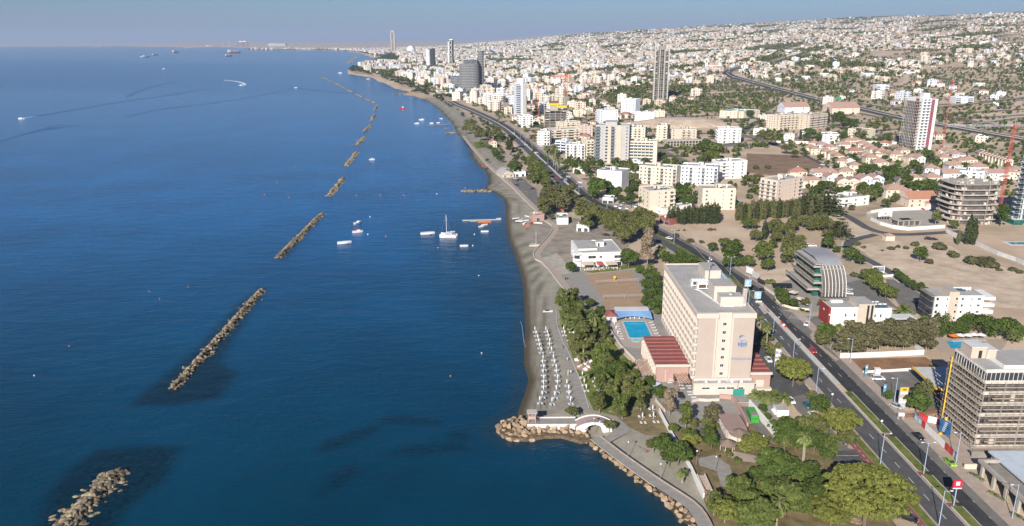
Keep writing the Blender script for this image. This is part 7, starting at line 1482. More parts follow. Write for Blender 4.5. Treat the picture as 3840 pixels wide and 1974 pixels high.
t=thing('twin_church','cream church with two white belfries and red dome','church',(*P2('F',(1725,430))[0],gz(*P2('F',(1725,430))[0]))); m=MB(); m.box(0,0,-3,44,30,12,0); part(t,'nave',m,M_peach); m=MB(); m.ball((22,15,12),10,0,12,6); part(t,'dome',m,M_tile2)
for x in (0,38): m=MB(); m.box(x,-1,-3,x+7,6,30,0); m.box(x+2,-1.1,18,x+5,-1.02,26,1); part(t,'belfry',m,M_white,M_dark)
# ---------------------------------------------------------------- city fabric: prefabs for the nearer buildings, one mass for the rest
WALLS=[M_white,M_white2,M_pale,M_peach,M_pale,M_cream]; WNAME=['white','cool white','pale','peach','pale','cream']
def far_block(m,W,D,fl,lev,red):
    """geometry only, mats 0 wall 1 glass 2 roof"""
    H=fl*3.0
    if red:
        m.box(0,0,-4,W,D,H,0,bot=False); hiproof(m,0,0,W,D,H+.05,min(W,D)*.25,.5,2,False,2)
    else:
        m.box(0,0,-4,W,D,H,0,2,bot=False)
        if lev<2:
            m.box(0,0,H,W,.3,H+.8,0); m.box(0,.3,H,.3,D,H+.8,0); m.box(W*.3,D*.4,H,W*.6,D*.75,H+2.6,0,2)
            for i in range(3 if lev==0 else 1): m.box(W*(.1+.28*i),D*.15,H+.3,W*(.1+.28*i)+1.8,D*.15+1.4,H+1.7,1 if i%2 else 0)
    if lev==0:
        nb=max(2,int(W/3.6)); bw=W/nb
        for k in range(fl):
            for i in range(nb):
                u=i*bw
                if (i%3==1) and fl>2: m.box(u+.3,-.05,k*3+.2,u+bw-.3,-.01,k*3+2.4,1); m.box(u+.1,-1.2,k*3-.1,u+bw-.1,-.06,k*3+.05,0); m.box(u+.1,-1.2,k*3+.051,u+bw-.1,-1.08,k*3+.95,0)
                else: m.box(u+bw*.3,-.05,k*3+.9,u+bw*.72,-.01,k*3+2.2,1)
            for i in range(max(1,int(D/5))): u=2+i*5; m.box(-.05,u,k*3+.9,-.01,u+1.3,k*3+2.2,1)
    else:
        for k in range(fl): m.box(W*.12,-.12,k*3+.9,W*.88,-.02,k*3+2.1,1) if lev==2 or k%2 else (m.box(W*.1,-.12,k*3+.8,W*.42,-.02,k*3+2.3,1),m.box(W*.58,-.12,k*3+.8,W*.9,-.02,k*3+2.3,1))
RNG=random.Random(21)
ROADS=[[(p.x,p.y) for p in MW],[(p.x,p.y) for p in RL]]
base_=[p for p in RL if p.y>600]+[Vector((-130,1500)),Vector((-250,1900)),Vector((-420,2500)),Vector((-560,3200))]
for o_ in (135,275,430,640,900):      # streets running with the coast
    L_,R_=strip_pts(base_,o_-5,o_+5); ln=resample([(L_[i]+R_[i])/2 for i in range(0,len(L_),2)],30); ROADS.append([(p.x,p.y) for p in ln])
for i in range(9):                     # cross streets climbing inland
    p=base_[min(len(base_)-1,4+i*4)]; ln=resample([p+Vector((16,4)),p+Vector((250,90+20*math.sin(i))),p+Vector((560,170)),p+Vector((980,330+60*math.sin(i*2)))],30); ROADS.append([(q.x,q.y) for q in ln])
for k,r_ in enumerate(ROADS[2:]):
    seg=[]
    for p in r_+[None]:
        bad=p is None or any((p[0]-x)**2+(p[1]-y)**2<(q*.95)**2 for x,y,q in OCC) or abs(p[0]-555)<30 and p[1]<2000 or (p[0]-262)**2+(p[1]-738)**2<88**2
        if not bad: seg.append(Vector(p))
        else:
            if len(seg)>3: strip('city_street',seg,-4,4,6+k,M_asphl,zoff=.25); strip('street_pavement',seg,4,5.6,7+k,M_pave,zoff=.35)
            seg=[]
for pts_ in (((620,900),(760,1050),(820,1250),(1000,1400),(1350,1650)),((600,1500),(800,1600),(1000,1900),(1500,2200)),((700,1100),(900,1080),(1100,1150),(1500,1300))):
    ln=resample(pts_,30); ROADS.append([(p.x,p.y) for p in ln]); strip('dirt_track',ln,-5,5,6,M_palesoil,zoff=.3)
cells=[]
def region():
    out=[]
    y=640.0
    while y<9600:
        st=27 if y<2600 else 27+(y-2600)*.0028
        x=-.34*y-500
        while x<.80*y+60:
            out.append((x+RNG.uniform(-.32,.32)*st,y+RNG.uniform(-.32,.32)*st)); x+=st
        y+=st*.92
    return out
pts=np.array(region()); sdp=np.concatenate([landmask(pts[i:i+20000,0],pts[i:i+20000,1]) for i in range(0,len(pts),20000)])
ok=sdp>np.where((pts[:,1]>700)&(pts[:,1]<3000),58,24)
for r_ in ROADS: ok&=polydist(pts[:,0],pts[:,1],r_,False)>(24 if r_ is ROADS[0] else 20 if r_ is ROADS[1] else 13)
for x,y,r_ in OCC: ok&=(pts[:,0]-x)**2+(pts[:,1]-y)**2>(r_+9)**2
OPEN=[P2('I',(-60,350),(330,330),(560,390),(780,500),(760,640),(300,600),(-60,620)),P2('F',(1240,960),(1800,930),(2060,1010),(2100,1200),(1700,1200),(1250,1180)),P2('G',(1560,600),(2573,620),(2573,900),(2000,830),(1500,760)),P2('F',(1950,480),(2573,640),(2573,760),(2100,690),(1600,720)),P2('G',(0,1100),(900,1180),(1300,1130),(600,1000),(0,820)),P2('G',(1650,1130),(2573,1290),(2573,1200),(1720,1020)),P2('I',(-200,900),(900,900),(1300,700),(2576,640),(2576,1200),(-200,1200)),P2('G',(900,450),(1700,400),(1900,470),(1100,520)),P2('G',(2250,280),(2573,240),(2573,360),(2300,360)),P2('H',(60,0),(700,300),(1500,1100),(-200,900))]
for o_ in OPEN: ok&=~inpoly(pts[:,0],pts[:,1],o_)
HEAD=P2('E',(290,490),(300,430),(420,400),(640,330),(760,290),(850,330),(830,390),(560,390),(420,410),(420,480))
ok&=~inpoly(pts[:,0],pts[:,1],HEAD)
X,Y=pts[:,0],pts[:,1]
cl=.5+.5*np.sin(X/170+np.sin(Y/230)*2)*np.sin(Y/260+np.sin(X/310)*1.7)
hillside=smn(.25,.42,X/Y)
dens=np.where(Y>1900,.72,.55)-.25*hillside*(1-.25*smn(2500,6000,Y)); dens=dens*(1-hillside*.8*(cl<.38)); dens=dens*(1-.45*(cl<.12)); dens=np.where((X>640)&(Y<2600),dens*1.1,dens)
dens*=1-.85*smn(5600,8800,Y)*smn(-.05,.15,X/Y)
wood=(np.sin(X/95+1.7*np.sin(Y/150))*np.sin(Y/120+1.3*np.sin(X/170+1))+.6*np.sin(X/310+Y/420)*np.sin(Y/260-X/500))>.62
sel=ok&~wood&(np.array([RNG.random() for _ in pts])<dens)
bld=[]
for x,y,s in zip(X[sel],Y[sel],sdp[sel]):
    red=RNG.random()<(.48 if (x>.05*y and y<2700) else .22)
    coast=s<200; core=x<.10*y+40
    fl=RNG.choice((5,6,7,8)) if coast and y>1300 and RNG.random()<.5 else RNG.choice((3,4,4,5,5)) if RNG.random()<(.42 if core else .16 if x<.3*y else .05) else RNG.choice((1,2,2,2,3))
    if fl>3: red=False
    W=RNG.choice((14,18,22,26,40)) if fl>3 else RNG.choice((9,11,13,16,20,34)); D=RNG.uniform(11,17) if fl>3 else RNG.uniform(9,13)
    bld.append((y,x,W,D,fl,red,RNG.choice(range(6)),-.28+RNG.choice((0,0,0,PI/2,.5,-.4))*1.0+RNG.uniform(-.12,.12)))
bld.sort(); nb_=[0,0]; rest=[]
PF={}
def prefab(kind,fl,red,w,v):
    k=(kind,fl,red,w,v)
    if k not in PF:
        g=random.Random(v*31+fl); W=g.uniform(16,24) if kind else g.uniform(11,15); D=g.uniform(12,16) if kind else g.uniform(9.5,12)
        m=MB(); far_block(m,W,D,fl,0,red); wall,roof=MB(),MB()
        for f_,mi in zip(m.f,m.m): (roof if mi==2 else wall).add([m.v[i] for i in f_],[tuple(range(len(f_)))],mi if mi<2 else 0)
        PF[k]=(wall.mesh('wall',[WALLS[w],M_glass]),roof.mesh('roof',[(M_tile2 if w%2 else M_tile) if red else (M_roofgrey if w%2 else M_roofwhite)]),W,D)
    return PF[k]
for b in bld:
    y,x,W,D,fl,red,w,rz=b; kind=1 if fl>3 else 0
    if nb_[kind]<(215 if kind else 195):
        nb_[kind]+=1; wm_,rm_,W,D=prefab(kind,fl,red,w,RNG.randrange(2)); t=thing('apartment_block' if kind else 'house','','apartment block' if kind else 'house',(x,y,gz(x,y)),rz,'apartment blocks of the city' if kind else 'small houses of the city'); ob('wall',wm_,t); ob('roof',rm_,t)
        auto(t,f"{WNAME[w]} {'apartment block' if kind else 'house'} with {'red' if red else 'flat'} roof")
    else: rest.append(b)
# the mass of the far city
FM=[M_white,M_white2,M_pale,M_peach,M_pale,M_cream,M_glass,M_tile2,M_roofgrey,M_roofwhite]
VV=[];FF=[];MI=[]; base=0; tmpl={}
for y,x,W,D,fl,red,w,rz in rest:
    lev=1 if y<2600 else 2; key=(lev,fl,red)
    if key not in tmpl:
        m=MB(); far_block(m,1.0 if 0 else 10.0,10.0,fl,lev,red); F4=[(f_ if len(f_)==4 else f_+[f_[2]]) for f_ in m.f]; tri=[len(f_)==3 for f_ in m.f]; tmpl[key]=(np.array(m.v,float),[f for f in m.f if len(f)==4],[mi for f,mi in zip(m.f,m.m) if len(f)==4],[f for f in m.f if len(f)==3],[mi for f,mi in zip(m.f,m.m) if len(f)==3])
    v,f4,m4,f3,m3=tmpl[key]; c,s=math.cos(rz),math.sin(rz); px_=v[:,0]*W/10; py_=v[:,1]*D/10
    VV.append(np.stack([x+px_*c-py_*s,y+px_*s+py_*c,v[:,2]+gz(x,y)],-1)); f3q=[[a,b,c_,c_] for a,b,c_ in []]
    FF.append(np.array(f4)+base); rf=7 if red else 8+(w%2); MI+=[w if q==0 else 6 if q==1 else rf for q in m4]
    base+=len(v)
me=npmesh('distant_city',np.concatenate(VV),np.concatenate(FF),FM,MI); o=struct('distant_city',me,'stuff'); tag(o,'mass of small far houses and blocks spreading to the hills','buildings')
print('buildings',nb_,len(rest))
# ---------------------------------------------------------------- far trees as one mass
def treemass(name,label,pts,leaf,nl,szs):
    tv=[];tf=[]
    lib=[leaves([(0,0,.5,.5,.42),(.3,.2,.4,.35,.3),(-.3,-.1,.45,.35,.3)],nl,.30,50+i,up=.5) for i in range(4)]; V_=[];F_=[];b0=0
    for (x,y),s in zip(pts,szs):
        v,f=lib[RNG.randrange(4)]; V_.append(v*np.array([s,s,s*RNG.uniform(.8,1.5)])+np.array([x,y,gz(x,y)-.2])); F_.append(f+b0); b0+=len(v)
    o=struct(name,npmesh('foliage',np.concatenate(V_),np.concatenate(F_),[LF[leaf]]),'stuff'); tag(o,label,'trees')
tp_=np.array([(x+RNG.uniform(-14,14),y+RNG.uniform(-14,14)) for (x,y),k in zip(pts,ok) if k and RNG.random()<(.62 if y<2600 else .36)]+[(x+RNG.uniform(-15,15),y+RNG.uniform(-13,13)) for (x,y),k,w_ in zip(pts,ok,wood) for _ in range(4 if y<2600 else 3) if k and w_]); 
hs_=[RNG.uniform(3.4,6.5) if y<1600 else RNG.uniform(5.5,11) for x,y in tp_]
h=len(tp_)//2; treemass('distant_trees','dark trees scattered between the far houses',tp_[::2],'green',13,hs_[::2]); treemass('distant_trees','olive trees scattered between the far houses',tp_[1::2],'olive',13,hs_[1::2])
sc_=[]
for o_ in OPEN[2:6]+[OPEN[7],OPEN[8]]:
    xs=[p[0] for p in o_]; ys_=[p[1] for p in o_]; A_=(max(xs)-min(xs))*(max(ys_)-min(ys_))
    for _ in range(int(min(2600,A_/110))):
        x,y=RNG.uniform(min(xs),max(xs)),RNG.uniform(min(ys_),max(ys_))
        if math.sin(x/37+math.sin(y/50)*2)*math.sin(y/61)>.12: sc_.append((x,y))
sc_=np.array(sc_); m_=np.zeros(len(sc_),bool)
for o_ in OPEN[2:6]+[OPEN[7],OPEN[8]]: m_|=inpoly(sc_[:,0],sc_[:,1],o_)
m_&=polydist(sc_[:,0],sc_[:,1],ROADS[0],False)>16
for x,y,r_ in OCC: m_&=(sc_[:,0]-x)**2+(sc_[:,1]-y)**2>(r_)**2
sc_=sc_[m_]; treemass('hillside_scrub','dull green scrub along the motorway and slopes',sc_,'bush',12,[RNG.uniform(2.4,5.2) for _ in sc_])
mid=[]
for _ in range(9000):
    y=RNG.uniform(560,1900); x=RNG.uniform(-.05*y,.68*y); mid.append((x,y))
mid=np.array(mid); k=(landmask(mid[:,0],mid[:,1])>40)&(polydist(mid[:,0],mid[:,1],ROADS[1],False)>16)&(polydist(mid[:,0],mid[:,1],ROADS[0],False)>18)
for r_ in ROADS[2:]: k&=polydist(mid[:,0],mid[:,1],r_,False)>7
for x,y,r_ in OCC: k&=(mid[:,0]-x)**2+(mid[:,1]-y)**2>(r_*.9)**2
for o_ in OPEN[:2]: k&=~inpoly(mid[:,0],mid[:,1],o_)
mid=mid[k]; treemass('town_trees','garden trees filling the town blocks',mid,'green',26,[RNG.uniform(1.8,4.4) for _ in mid])
hd=[]
xs=[p[0] for p in HEAD]; ys_=[p[1] for p in HEAD]
for _ in range(6000):
    x,y=RNG.uniform(min(xs),max(xs)),RNG.uniform(min(ys_),max(ys_))
    if inpoly([x],[y],HEAD)[0]: hd.append((x,y))
cs=[]
for i in range(22,len(COAST)-14):   # tree line behind the beach
    a,b=Vector(COAST[i]),Vector(COAST[i+1]); n=int((b-a).length/9)
    if a.y<700 or a.y>9500: continue
    d=(b-a).normalized(); nr=Vector((d.y,-d.x))
    for j in range(n):
        p=a.lerp(b,j/max(1,n))+nr*RNG.uniform(20,56)
        if RNG.random()<.85: cs.append((p.x,p.y))
allp=np.array(hd+cs); k=landmask(allp[:,0],allp[:,1])>14; k&=polydist(allp[:,0],allp[:,1],ROADS[1],False)>14
allp=allp[k]; treemass('shore_wood','dark wood on the headland and behind the far beach',allp,'cyp',20,[RNG.uniform(5,9) if y>1500 else RNG.uniform(3,4.5) for x,y in allp])
# ---------------------------------------------------------------- breakwaters
def heap(label,a,b,w,seed,fr,n=None,rs=1.1,z=None):
    A=Vector(P2(fr,a,z=0)[0]); B=Vector(P2(fr,b,z=0)[0]); g=random.Random(seed); d=B-A; L_=d.length; d.normalize(); nr=Vector((-d.y,d.x)); m=MB(); c=(A+B)/2
    n=n or int(L_*w/rs/rs*.9)
    for _ in range(n):
        t=g.random(); u=g.gauss(0,.36); taper=min(1,(t*L_+2)/w*1.3,((1-t)*L_+2)/w*1.3); p=A+d*(t*L_)+nr*(u*w*taper)-c; r=rs*g.uniform(.55,1.35); z=max(-.6,1.25-abs(u)*3.4)*taper*g.uniform(.3,1.2)
        q=MB(); q.ball((0,0,0),1,0,6,4); R=Matrix.Rotation(g.random()*6.3,3,'Z')@Matrix.Rotation(g.uniform(-.6,.6),3,'X'); S=Vector((r*g.uniform(.8,1.5),r*g.uniform(.6,1),r*g.uniform(.45,.8)))
        m.merge(q,lambda v:tuple(R@Vector((v[0]*S.x*g.uniform(.85,1.15),v[1]*S.y,v[2]*S.z))+Vector((p.x,p.y,z))))
    o=ob('breakwater',m.mesh('rocks',[M_grock]),None,(c.x,c.y,0)); o['kind']='stuff'; tag(o,label,'breakwater','rubble breakwaters'); return o
heap('nearest rubble breakwater at the lower left','' or (200,1420),(555,1068),6.0,1,'K',430,.95); heap('long rubble breakwater in dark water, second from the camera',(800,692),(1212,232),3.9,2,'K',640,.75); heap('rubble breakwater left of the moored boats, third from the camera',(352,1146),(752,742),3.9,3,'L',560,.85); heap('fourth rubble breakwater from the camera',(815,582),(950,416),4.6,4,'L',330,.9); heap('fifth rubble breakwater from the camera',(978,303),(1072,176),5,5,'L',260,1.0); heap('sixth rubble breakwater from the camera',(1078,108),(1145,38),5.2,6,'L',220,1.1)
for i,(a,b) in enumerate((((470,1130),(545,1062)),((545,1018),(585,945)),((590,893),(618,840)),((482,772),(592,820)),((385,720),(455,752)),((298,674),(352,700)),((220,632),(272,660)),((155,600),(205,620)),((95,566),(140,588)),((20,541),(85,560)))): heap(['seventh','eighth','ninth','tenth','eleventh','twelfth','thirteenth','fourteenth','fifteenth','sixteenth'][i]+' rubble breakwater from the camera, far out',a,b,4.2,20+i,'E',120,1.15)
heap('curved far end of the breakwater chain',(1635,430),(1690,375),16,40,'U',60,4); heap('thin far breakwater towards the bay',(1690,375),(1770,345),14,41,'U',60,4)
heap('stone groin running out from the sandy point',(85,822),(372,818),4,42,'H',130,.9); heap('small stone groin below the far beach shacks',(1355,1145),(1445,1143),5,43,'E',50,1.3); heap('sand-coloured groin on the far coast',(785,722),(960,712),8,44,'E',60,2)
# ---------------------------------------------------------------- boats, ships, buoys
def hull(L_,W,h,zb=-.15,n=9,flare=.75):
    m=MB(); A=[];B=[]
    for i in range(n):
        t=i/(n-1); w=W/2*(min(1,(1-t)*2.2)**.6 if t>.5 else 1); A.append((t*L_-L_/2,-w,h*(1+.35*t*t))); B.append((t*L_-L_/2,-w*flare,zb))
    R=[(x,-y,z) for x,y,z in A]; S=[(x,-y,z) for x,y,z in B]; v=A+B+R+S; f=[]
    for i in range(n-1): f+=[(i,i+1,n+i+1,n+i),(2*n+i+1,2*n+i,3*n+i,3*n+i+1),(i+1,i,2*n+i,2*n+i+1)]
    f.append((0,n,3*n,2*n)); m.add(v,f,0); return m
def boat(fr,x,y,L_,rz,label,kind='motor',cover=None):
    q=at(fr,x,y,0); t=thing('rigid_inflatable' if kind=='rib' else 'rowing_boat' if kind=='row' else 'motorboat',label,'boat',(q.x,q.y,.1),rz,'small moored boats'); W=L_*.36
    part(t,'hull',hull(L_,W,L_*.13),M_whitepaint)
    if kind=='rib':
        m=MB(); [m.tube((-L_/2,s*W*.48,.5),(L_*.2,s*W*.48,.55),.26,8) for s in (-1,1)]; [m.tube((L_*.2,s*W*.48,.55),(L_*.52,0,.75),.26,8,0,.2) for s in (-1,1)]; part(t,'tube',m,M_whitepaint); m=MB(); m.box(-.5,-.4,.5,.4,.4,1.4,0); part(t,'console',m,M_frame)
    elif kind=='motor':
        m=MB(); m.box(-L_*.05,-W*.33,L_*.12,L_*.25,W*.33,L_*.24,0); part(t,'cabin',m,M_whitepaint); m=MB(); m.box(L_*.251,-W*.3,L_*.15,L_*.29,W*.3,L_*.23,0); part(t,'windscreen',m,M_glass)
        if cover: m=MB(); m.box(-L_*.32,-W*.4,L_*.36,L_*.05,W*.4,L_*.38,0); [m.tube((a,b,.5),(a,b,L_*.36),.03,4) for a in (-L_*.3,0) for b in (-W*.38,W*.38)]; part(t,'sun_cover',m,cover)
    else: m=MB(); [m.box(L_*a,-W*.4,L_*.09,L_*a+.25,W*.4,L_*.11,0) for a in (-.25,.05)]; part(t,'bench',m,M_wood)
    if kind!='row': m=MB(); m.box(-L_/2-.4,-.2,.1,-L_/2-.02,.2,1.0,0); part(t,'outboard_motor',m,M_black)
    return t
boat('L',1725,930,9,.15,'long white inflatable speedboat left of the catamaran','rib'); boat('L',1085,830,6.5,.9,'white motorboat with dark windscreen, farthest of the trio near the third breakwater'); boat('L',1082,912,7,.3,'white motorboat with red sun cover','motor',M_red); boat('L',960,1015,8.5,.25,'white inflatable boat nearest the third breakwater','rib'); boat('L',1213,245,6,.2,'small boat with dark cover alone beyond the fifth breakwater','motor',M_concd); boat('L',2060,1040,5,-.05,'small white rowing boat nearest the beach row','row'); boat('L',2250,908,5,-.05,'small cream rowing boat below the pontoon','row'); boat('L',2217,862,4.2,.4,'small white boat just below the orange boat'); boat('L',2250,845,4.2,.3,'second small white boat below the orange boat','row')
q=at('L',2248,820,0); t=thing('orange_boat','long orange pedal boat moored beside the pontoon','boat',(q.x,q.y,.1),.03); part(t,'hull',hull(9,2,.8),M_orange); m=MB(); m.box(-3.6,-.6,.75,2.5,.6,.95,0); part(t,'seats',m,M_pave)
q=at('L',2045,806,0); q2=at('L',2400,797,0); t=thing('pontoon','narrow grey mooring pontoon with wider end','pontoon',(q.x,q.y,0),math.atan2(q2.y-q.y,q2.x-q.x)); m=MB(); LN=(q2-q).length; m.box(0,-.7,.1,LN,.7,.5,0); m.box(5,-2.8,.1,10,-.71,.45,0); m.box(LN-3,.71,.1,LN,2.4,.9,0); part(t,'deck',m,mat('pontoon_grey',(.45,.44,.42),.85,.15,1)); m=MB(); [m.tube((i,-.6,.5),(i,-.6,1.2),.04,4) for i in range(0,int(LN),2)]; part(t,'posts',m,M_frame)
q=at('L',1917,952,0); t=thing('catamaran','white sailing catamaran with bare mast and blue hull stripe','catamaran',(q.x,q.y,.1),PI-.12)
for s in (-1,1): h_=part(t,'hull',hull(10.5,1.3,1.5),M_whitepaint); h_.location=(0,s*2.3,0); m=MB(); m.box(-4.8,s*2.3-.68,.35,2.0,s*2.3+.68,.6,0); part(t,'hull_stripe',m,M_sign)
m=MB(); m.box(-4,-2.2,1.2,3,2.2,1.6,0); m.box(-2.5,-1.6,1.61,2.2,1.6,2.4,0); part(t,'cabin',m,M_whitepaint); m=MB(); m.box(2.21,-1.4,1.7,2.25,1.4,2.3,0); m.box(-2.2,-1.62,1.75,1.8,-1.605,2.25,0); m.box(-2.2,1.605,1.75,1.8,1.62,2.25,0); part(t,'cabin_windows',m,M_glass); m=MB(); m.tube((1.2,0,1.6),(1.2,0,14),.13,6); m.tube((1.2,0,3.0),(-4,0,3.1),.12,6); part(t,'mast',m,M_whitepaint); m=MB(); [m.tube((1.2,0,13.5),p,.035,3) for p in ((5,0,1.4),(-1.5,2.6,1.5),(-1.5,-2.6,1.5))]; part(t,'rigging',m,M_metal); m=MB(); m.box(-4.2,-1.4,3.2,-1.2,1.4,3.3,0); part(t,'bimini',m,M_frame)
for fr,x,y,L_,rz,lb in (('E',1040,1042,7,.1,'white boat nearest the chain of far breakwaters'),('E',1090,1002,8,0,'white boat behind the other far moored boat'),('E',1197,1040,6,0,'dark-hulled boat left of its twin above the far pier'),('E',1268,1035,5,0,'dark-hulled boat right of its twin above the far pier'),('E',885,875,11,-.1,'small red boat alone off the far beach'),('E',1300,990,5,0,'tiny white boat close under the far beach'),('E',515,552,9,0,'white boat moored under the white headland blocks'),('E',215,488,14,0,'white boat off the headland tip')):
    t=boat(fr,x,y,L_,rz,lb,'motor')
    if ' red ' in lb: [setattr(c.material_slots[0],'link','OBJECT') or setattr(c.material_slots[0],'material',M_red) for c in t.children if c.name.startswith('hull')]
for fr,a,b,lb in (('E',(1155,1066),(1390,1055),'long dark pier with railings'),('E',(1330,1098),(1390,1096),'short dark floating platform below the pier')):
    q=at(fr,*a,0); q2=at(fr,*b,0); m=MB(); L_=(q2-q).length; m.box(0,-1.6,.8,L_,1.6,1.2,0); [m.box(i,-1.4,-1,i+.4,1.4,.79,0) for i in range(0,int(L_),4)]; tag(ob('pier',m.mesh('pier',[M_concd]),None,(q.x,q.y,0),math.atan2(q2.y-q.y,q2.x-q.x)),lb,'pier')
BU=MB(); BU.ball((0,0,.15),.42,0,8,5); BW_=BU.mesh('buoy',[M_whitepaint]); BO=BU.mesh('buoy',[M_orange]); 
for _p in (('the nearest breakwater tip',*P2('K',(555,1065),z=0)[0]),('the second breakwater far end',*P2('K',(1215,230),z=0)[0]),('the third breakwater far end',*P2('L',(755,740),z=0)[0]),('the fourth breakwater',*P2('L',(880,500),z=0)[0]),('the rowing boat near the beach',*P2('L',(2060,1040),z=0)[0])): landmark(*_p,0)
for fr,x,y,c in (('L',1195,772,0),('L',1175,932,0),('L',1340,952,1),('L',1070,572,1),('L',1290,573,1),('L',1505,572,1),('L',1810,560,0),('L',2195,1310,0),('L',2140,1035,0),('L',1820,1055,1),('L',2155,932,0),('L',225,567,1),('L',450,592,1),('L',342,457,1),('L',505,310,1),('L',2070,505,1),('K',690,240,1),('K',738,275,1),('K',870,218,1),('K',320,492,1),('K',158,628,0),('M',1387,50,0),('M',1158,219,1)):
    q=at(fr,x,y,0); auto(tag(ob('buoy',BW_ if c==0 else BO,None,(q.x,q.y,0),0,0.7 if q.y<420 else 1.0),'','buoy','marker buoys'),('white' if c==0 else 'orange')+' round buoy')
def ship(fr,x,y,L_,rz,label,hm,cranes=0):
    q=at(fr,x,y,0); t=thing('cargo_ship',label,'ship',(q.x,q.y,0),rz,'anchored ships'); part(t,'hull',hull(L_,L_*.17,L_*.09,-1),hm); m=MB(); m.box(-L_*.45,-L_*.06,L_*.091,-L_*.28,L_*.06,L_*.26,0); part(t,'bridge_house',m,M_whitepaint); m=MB(); m.cyl(-L_*.42,0,L_*.261,L_*.33,L_*.025,8,0); part(t,'funnel',m,hm)
    for i in range(cranes): m=MB(); m.box(-L_*.18+i*L_*.16,-L_*.02,L_*.09,-L_*.15+i*L_*.16,L_*.02,L_*.25,0); part(t,'deck_crane',m,M_beige)
M_shipred=mat('ship_red',(.35,.07,.06),.7); M_shipblue=mat('ship_navy',(.03,.045,.08),.7)
ship('J',1060,425,34,PI,'small white ship touching a dark one','' or M_whitepaint); ship('J',1085,426,50,.6,'dark ship next to the small white one',M_shipblue); ship('J',1152,412,50,.9,'dark ship right of the touching pair',M_shipblue); ship('J',1307,392,90,1.3,'red-hulled ship seen end-on, far left',M_shipred); ship('J',1700,420,60,1.0,'dark red ship before the long red freighter',M_shipred); ship('J',1740,397,120,.8,'long red freighter with deck cranes',M_shipred,4); ship('J',745,353,90,0,'faint orange freighter near the far shore',M_shipred,2); ship('J',1550,347,90,0,'faint white ship at the port mole',M_whitepaint,1)
t=boat('J',160,884,9,PI+.4,'dark speedboat trailing a long wake at the left'); boat('J',1790,632,10,2.6,'speedboat turning in a curl of foam'); boat('J',2197,650,9,.3,'tiny speedboat at the meeting of two wake lines'); boat('J',1215,513,10,0,'tiny white boat alone on the dark band')
def wake(name,label,fr,pts_,w,m,z=.05,w1=None):
    l=resample([p for p in P2(fr,*pts_,z=0)],20); mb=MB(); n=len(l)
    L_,R_=strip_pts(l,-1,1)
    for i in range(n-1):
        wa_=w+(w1-w)*i/n if w1 else w; wb_=w+(w1-w)*(i+1)/n if w1 else w
        a,b=l[i]+(L_[i]-l[i])*wa_,l[i]+(R_[i]-l[i])*wa_; c,d=l[i+1]+(R_[i+1]-l[i+1])*wb_,l[i+1]+(L_[i+1]-l[i+1])*wb_; p,q_=l[i],l[i+1]; hh=.06*(wa_)
        mb.quad((a.x,a.y,z),(p.x,p.y,z+hh),(q_.x,q_.y,z+hh),(d.x,d.y,z)); mb.quad((p.x,p.y,z+hh),(b.x,b.y,z),(c.x,c.y,z),(q_.x,q_.y,z+hh))
    o=struct(name,mb.mesh(name,[m]),'stuff'); tag(o,label,'wake')
M_foam=mat('foam',(.55,.6,.64),.9,.2,.5); M_swell=mat('swell_water',(.001,.06,.17),.22,.2,.05,spec=.5)
wake('boat_wake','white foam just behind the dark speedboat','J',((165,882),(200,874),(245,866)),2.2,M_foam,.05,.4); wake('wake_swell','long dark swell line behind the left speedboat','J',((300,858),(600,807),(900,757),(1250,707),(1550,655)),5,M_swell); wake('wake_swell','second long dark swell line across the bay','J',((940,864),(1200,812),(1420,785),(1750,740),(2000,692),(2195,650)),4,M_swell); wake('wake_swell','short dark swell line right of the tiny speedboat','J',((2200,650),(2400,673),(2576,688)),6,M_swell); wake('boat_wake','curl of white foam round the turning speedboat','J',((1670,594),(1760,603),(1815,620),(1800,633),(1780,632)),5,M_foam)
for k in range(5): wake('wake_swell',['broken dark ripple at the left edge, nearest','broken dark ripple at the left edge, second','broken dark ripple at the left edge, third','broken dark ripple at the left edge, fourth','broken dark ripple at the left edge, farthest'][k],'J',((20+k*70,1045-k*20),(110+k*80,1020-k*22),(210+k*90,985-k*12),(330+k*60,958-k*4)),2.6,M_swell)
wake('wake_swell','pale arc of old wake above the left swell line','J',((950,715),(1050,670),(1180,630),(1330,600)),7,M_swell)
# surf lines on the hotel beach
for k,ps in enumerate((((185,20),(210,80),(225,200),(240,320),(275,420),(265,540)),)): wake('surf_line',['thin white surf line along the hotel beach','short surf streak near the jetty','short surf streak off the parasol rows'][k],'S',ps,.05,M_foam,.1)
# beached boats at the boat shed and dinghies
for i,(x,y,c,rz) in enumerate(((605,1085,M_whitepaint,.3),(635,1112,M_whitepaint,-.4),(695,1105,M_whitepaint,.2),(690,1132,M_whitepaint,1.2),(705,1155,M_orange,.1),(715,1065,M_whitepaint,2.4),(800,1128,M_whitepaint,-.3),(825,1130,M_whitepaint,-.25),(760,1130,M_red,1),(650,1100,M_frame,.9))):
    q=at('H',x,y); t=thing('beached_dinghy','','boat',(q.x,q.y,2.0),rz,'boats pulled up on the beach'); part(t,'hull',hull(5,1.6,.6,.02),c); m=MB(); m.tube((.5,0,.5),(.5,0,2.2+i%3),.05,4); part(t,'mast',m,M_metal); auto(t,'beached '+('orange' if c is M_orange else 'red' if c is M_red else 'white')+' dinghy')
q=at('A',528,60); t=thing('sailing_dinghy','cream sailing dinghy with bare mast on the upper beach','boat',(q.x,q.y,1.9),.1); part(t,'hull',hull(6.5,2,.8,.02),M_cream); m=MB(); m.tube((.8,0,.6),(.8,0,9),.07,5); m.tube((.8,0,1.6),(-2.5,0,1.6),.05,4); part(t,'mast',m,M_whitepaint)
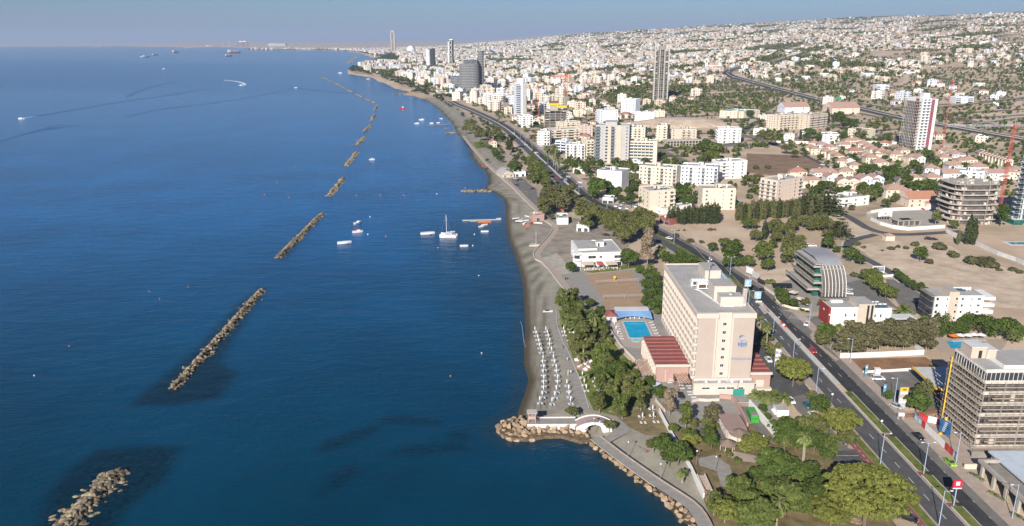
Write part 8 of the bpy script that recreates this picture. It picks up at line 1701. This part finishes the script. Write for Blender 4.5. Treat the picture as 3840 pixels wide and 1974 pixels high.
q=at('A',657,697); t=thing('jet_ski','white and dark jet ski on a beach trailer','jet ski',(q.x,q.y,1.95),.05); part(t,'hull',hull(4.5,1.5,.6,.1),M_whitepaint); m=MB(); m.box(-1.2,-.35,.6,.5,.35,1.0,0); m.tube((.5,-.4,1.2),(.5,.4,1.2),.05,5); part(t,'seat',m,M_black)
q=at('A',832,385); m=MB(); [m.box(-.5+i*.5,-.3,.1,-.2+i*.5,.4,1.0,i%2) for i in range(4)]; tag(ob('motorcycles',m.mesh('motorcycle',[M_black,M_metal]),None,(q.x,q.y,2.05),.5),'dark motorcycle with pale fairing parked by the court','motorcycle')
# volleyball nets
for i,(a,b) in enumerate((((1120,440),(1530,420)),((1190,585),(1600,572)))):
    pa,pb_=at('A',*a),at('A',*b); t=thing('volleyball_net',['farther','nearer'][i]+' volleyball net across the sand court','net',(pa.x,pa.y,2),math.atan2(pb_.y-pa.y,pb_.x-pa.x)); L_=(pb_-pa).length; 
    for x in (0,L_/2,L_): m=MB(); m.tube((x,0,0),(x,0,2.7),.07,6); part(t,'post',m,M_metal)
    m=MB(); [m.tube((0,0,z),(L_,0,z),.02,3) for z in (1.5,1.8,2.1,2.4,2.6)]; [m.tube((x*.8,0,1.5),(x*.8,0,2.6),.012,3) for x in range(int(L_/.8))]; part(t,'mesh',m,M_frame)
q=at('A',1300,400); m=MB(); m.tube((0,0,0),(0,0,1.6),.1,6); m.box(-.5,-.5,1.6,.5,.5,1.7,0); m.tube((-.4,.3,0),(-.4,.3,1.6),.05,4); m.box(-.5,.4,1.7,.5,.5,2.4,0); tag(ob('umpire_chair',m.mesh('umpire_chair',[M_yellow]),None,(q.x,q.y,2.1)),'yellow umpire chair beside the farther net','chair')
# port on the far shore
q=at('U',665,238,2); t=thing('port_silo_shed','long pale grain shed on the far port shore','building',(q.x,q.y,2)); m=MB(); m.box(0,0,-1,300,80,44,0); m.box(10,0,44,140,80,50,0); part(t,'wall',m,M_greyp); m=MB(); m.box(-6,0,-1,-.1,40,60,0); part(t,'tower',m,M_greyp)
for i,x in enumerate((300,345)):
    q=at('U',x,246,2); t=thing('port_crane',['left','right'][i]+' red gantry crane at the far port','crane',(q.x,q.y,2)); m=MB(); [m.tube((a,b,0),(a,b,75),4,4) for a in (0,90) for b in (0,30)]; m.tube((0,0,75),(90,0,75),4,4); m.tube((45,0,75),(45,0,105),3,4); m.tube((0,0,40),(90,0,40),3,4); part(t,'frame',m,M_redroof); m=MB(); m.box(20,-10,76,70,20,92,0); part(t,'machine_house',m,M_whitepaint)
for i,x in enumerate((122,195)): q=at('U',x,246,2); m=MB(); m.tube((0,0,0),(0,0,70),5,4); m.tube((0,0,70),(-25,0,110),3,4); tag(ob('port_crane',m.mesh('port_crane',[M_greyp]),None,(q.x,q.y,2)),['left','right'][i]+' pale slewing crane at the port mole','crane')
# ---------------------------------------------------------------- finish
for p in (LG,LW,PA)+tuple(globals().get('PROTOS',())):
    for c in list(p.children_recursive): bpy.data.objects.remove(c)
    bpy.data.objects.remove(p)
finish_labels()
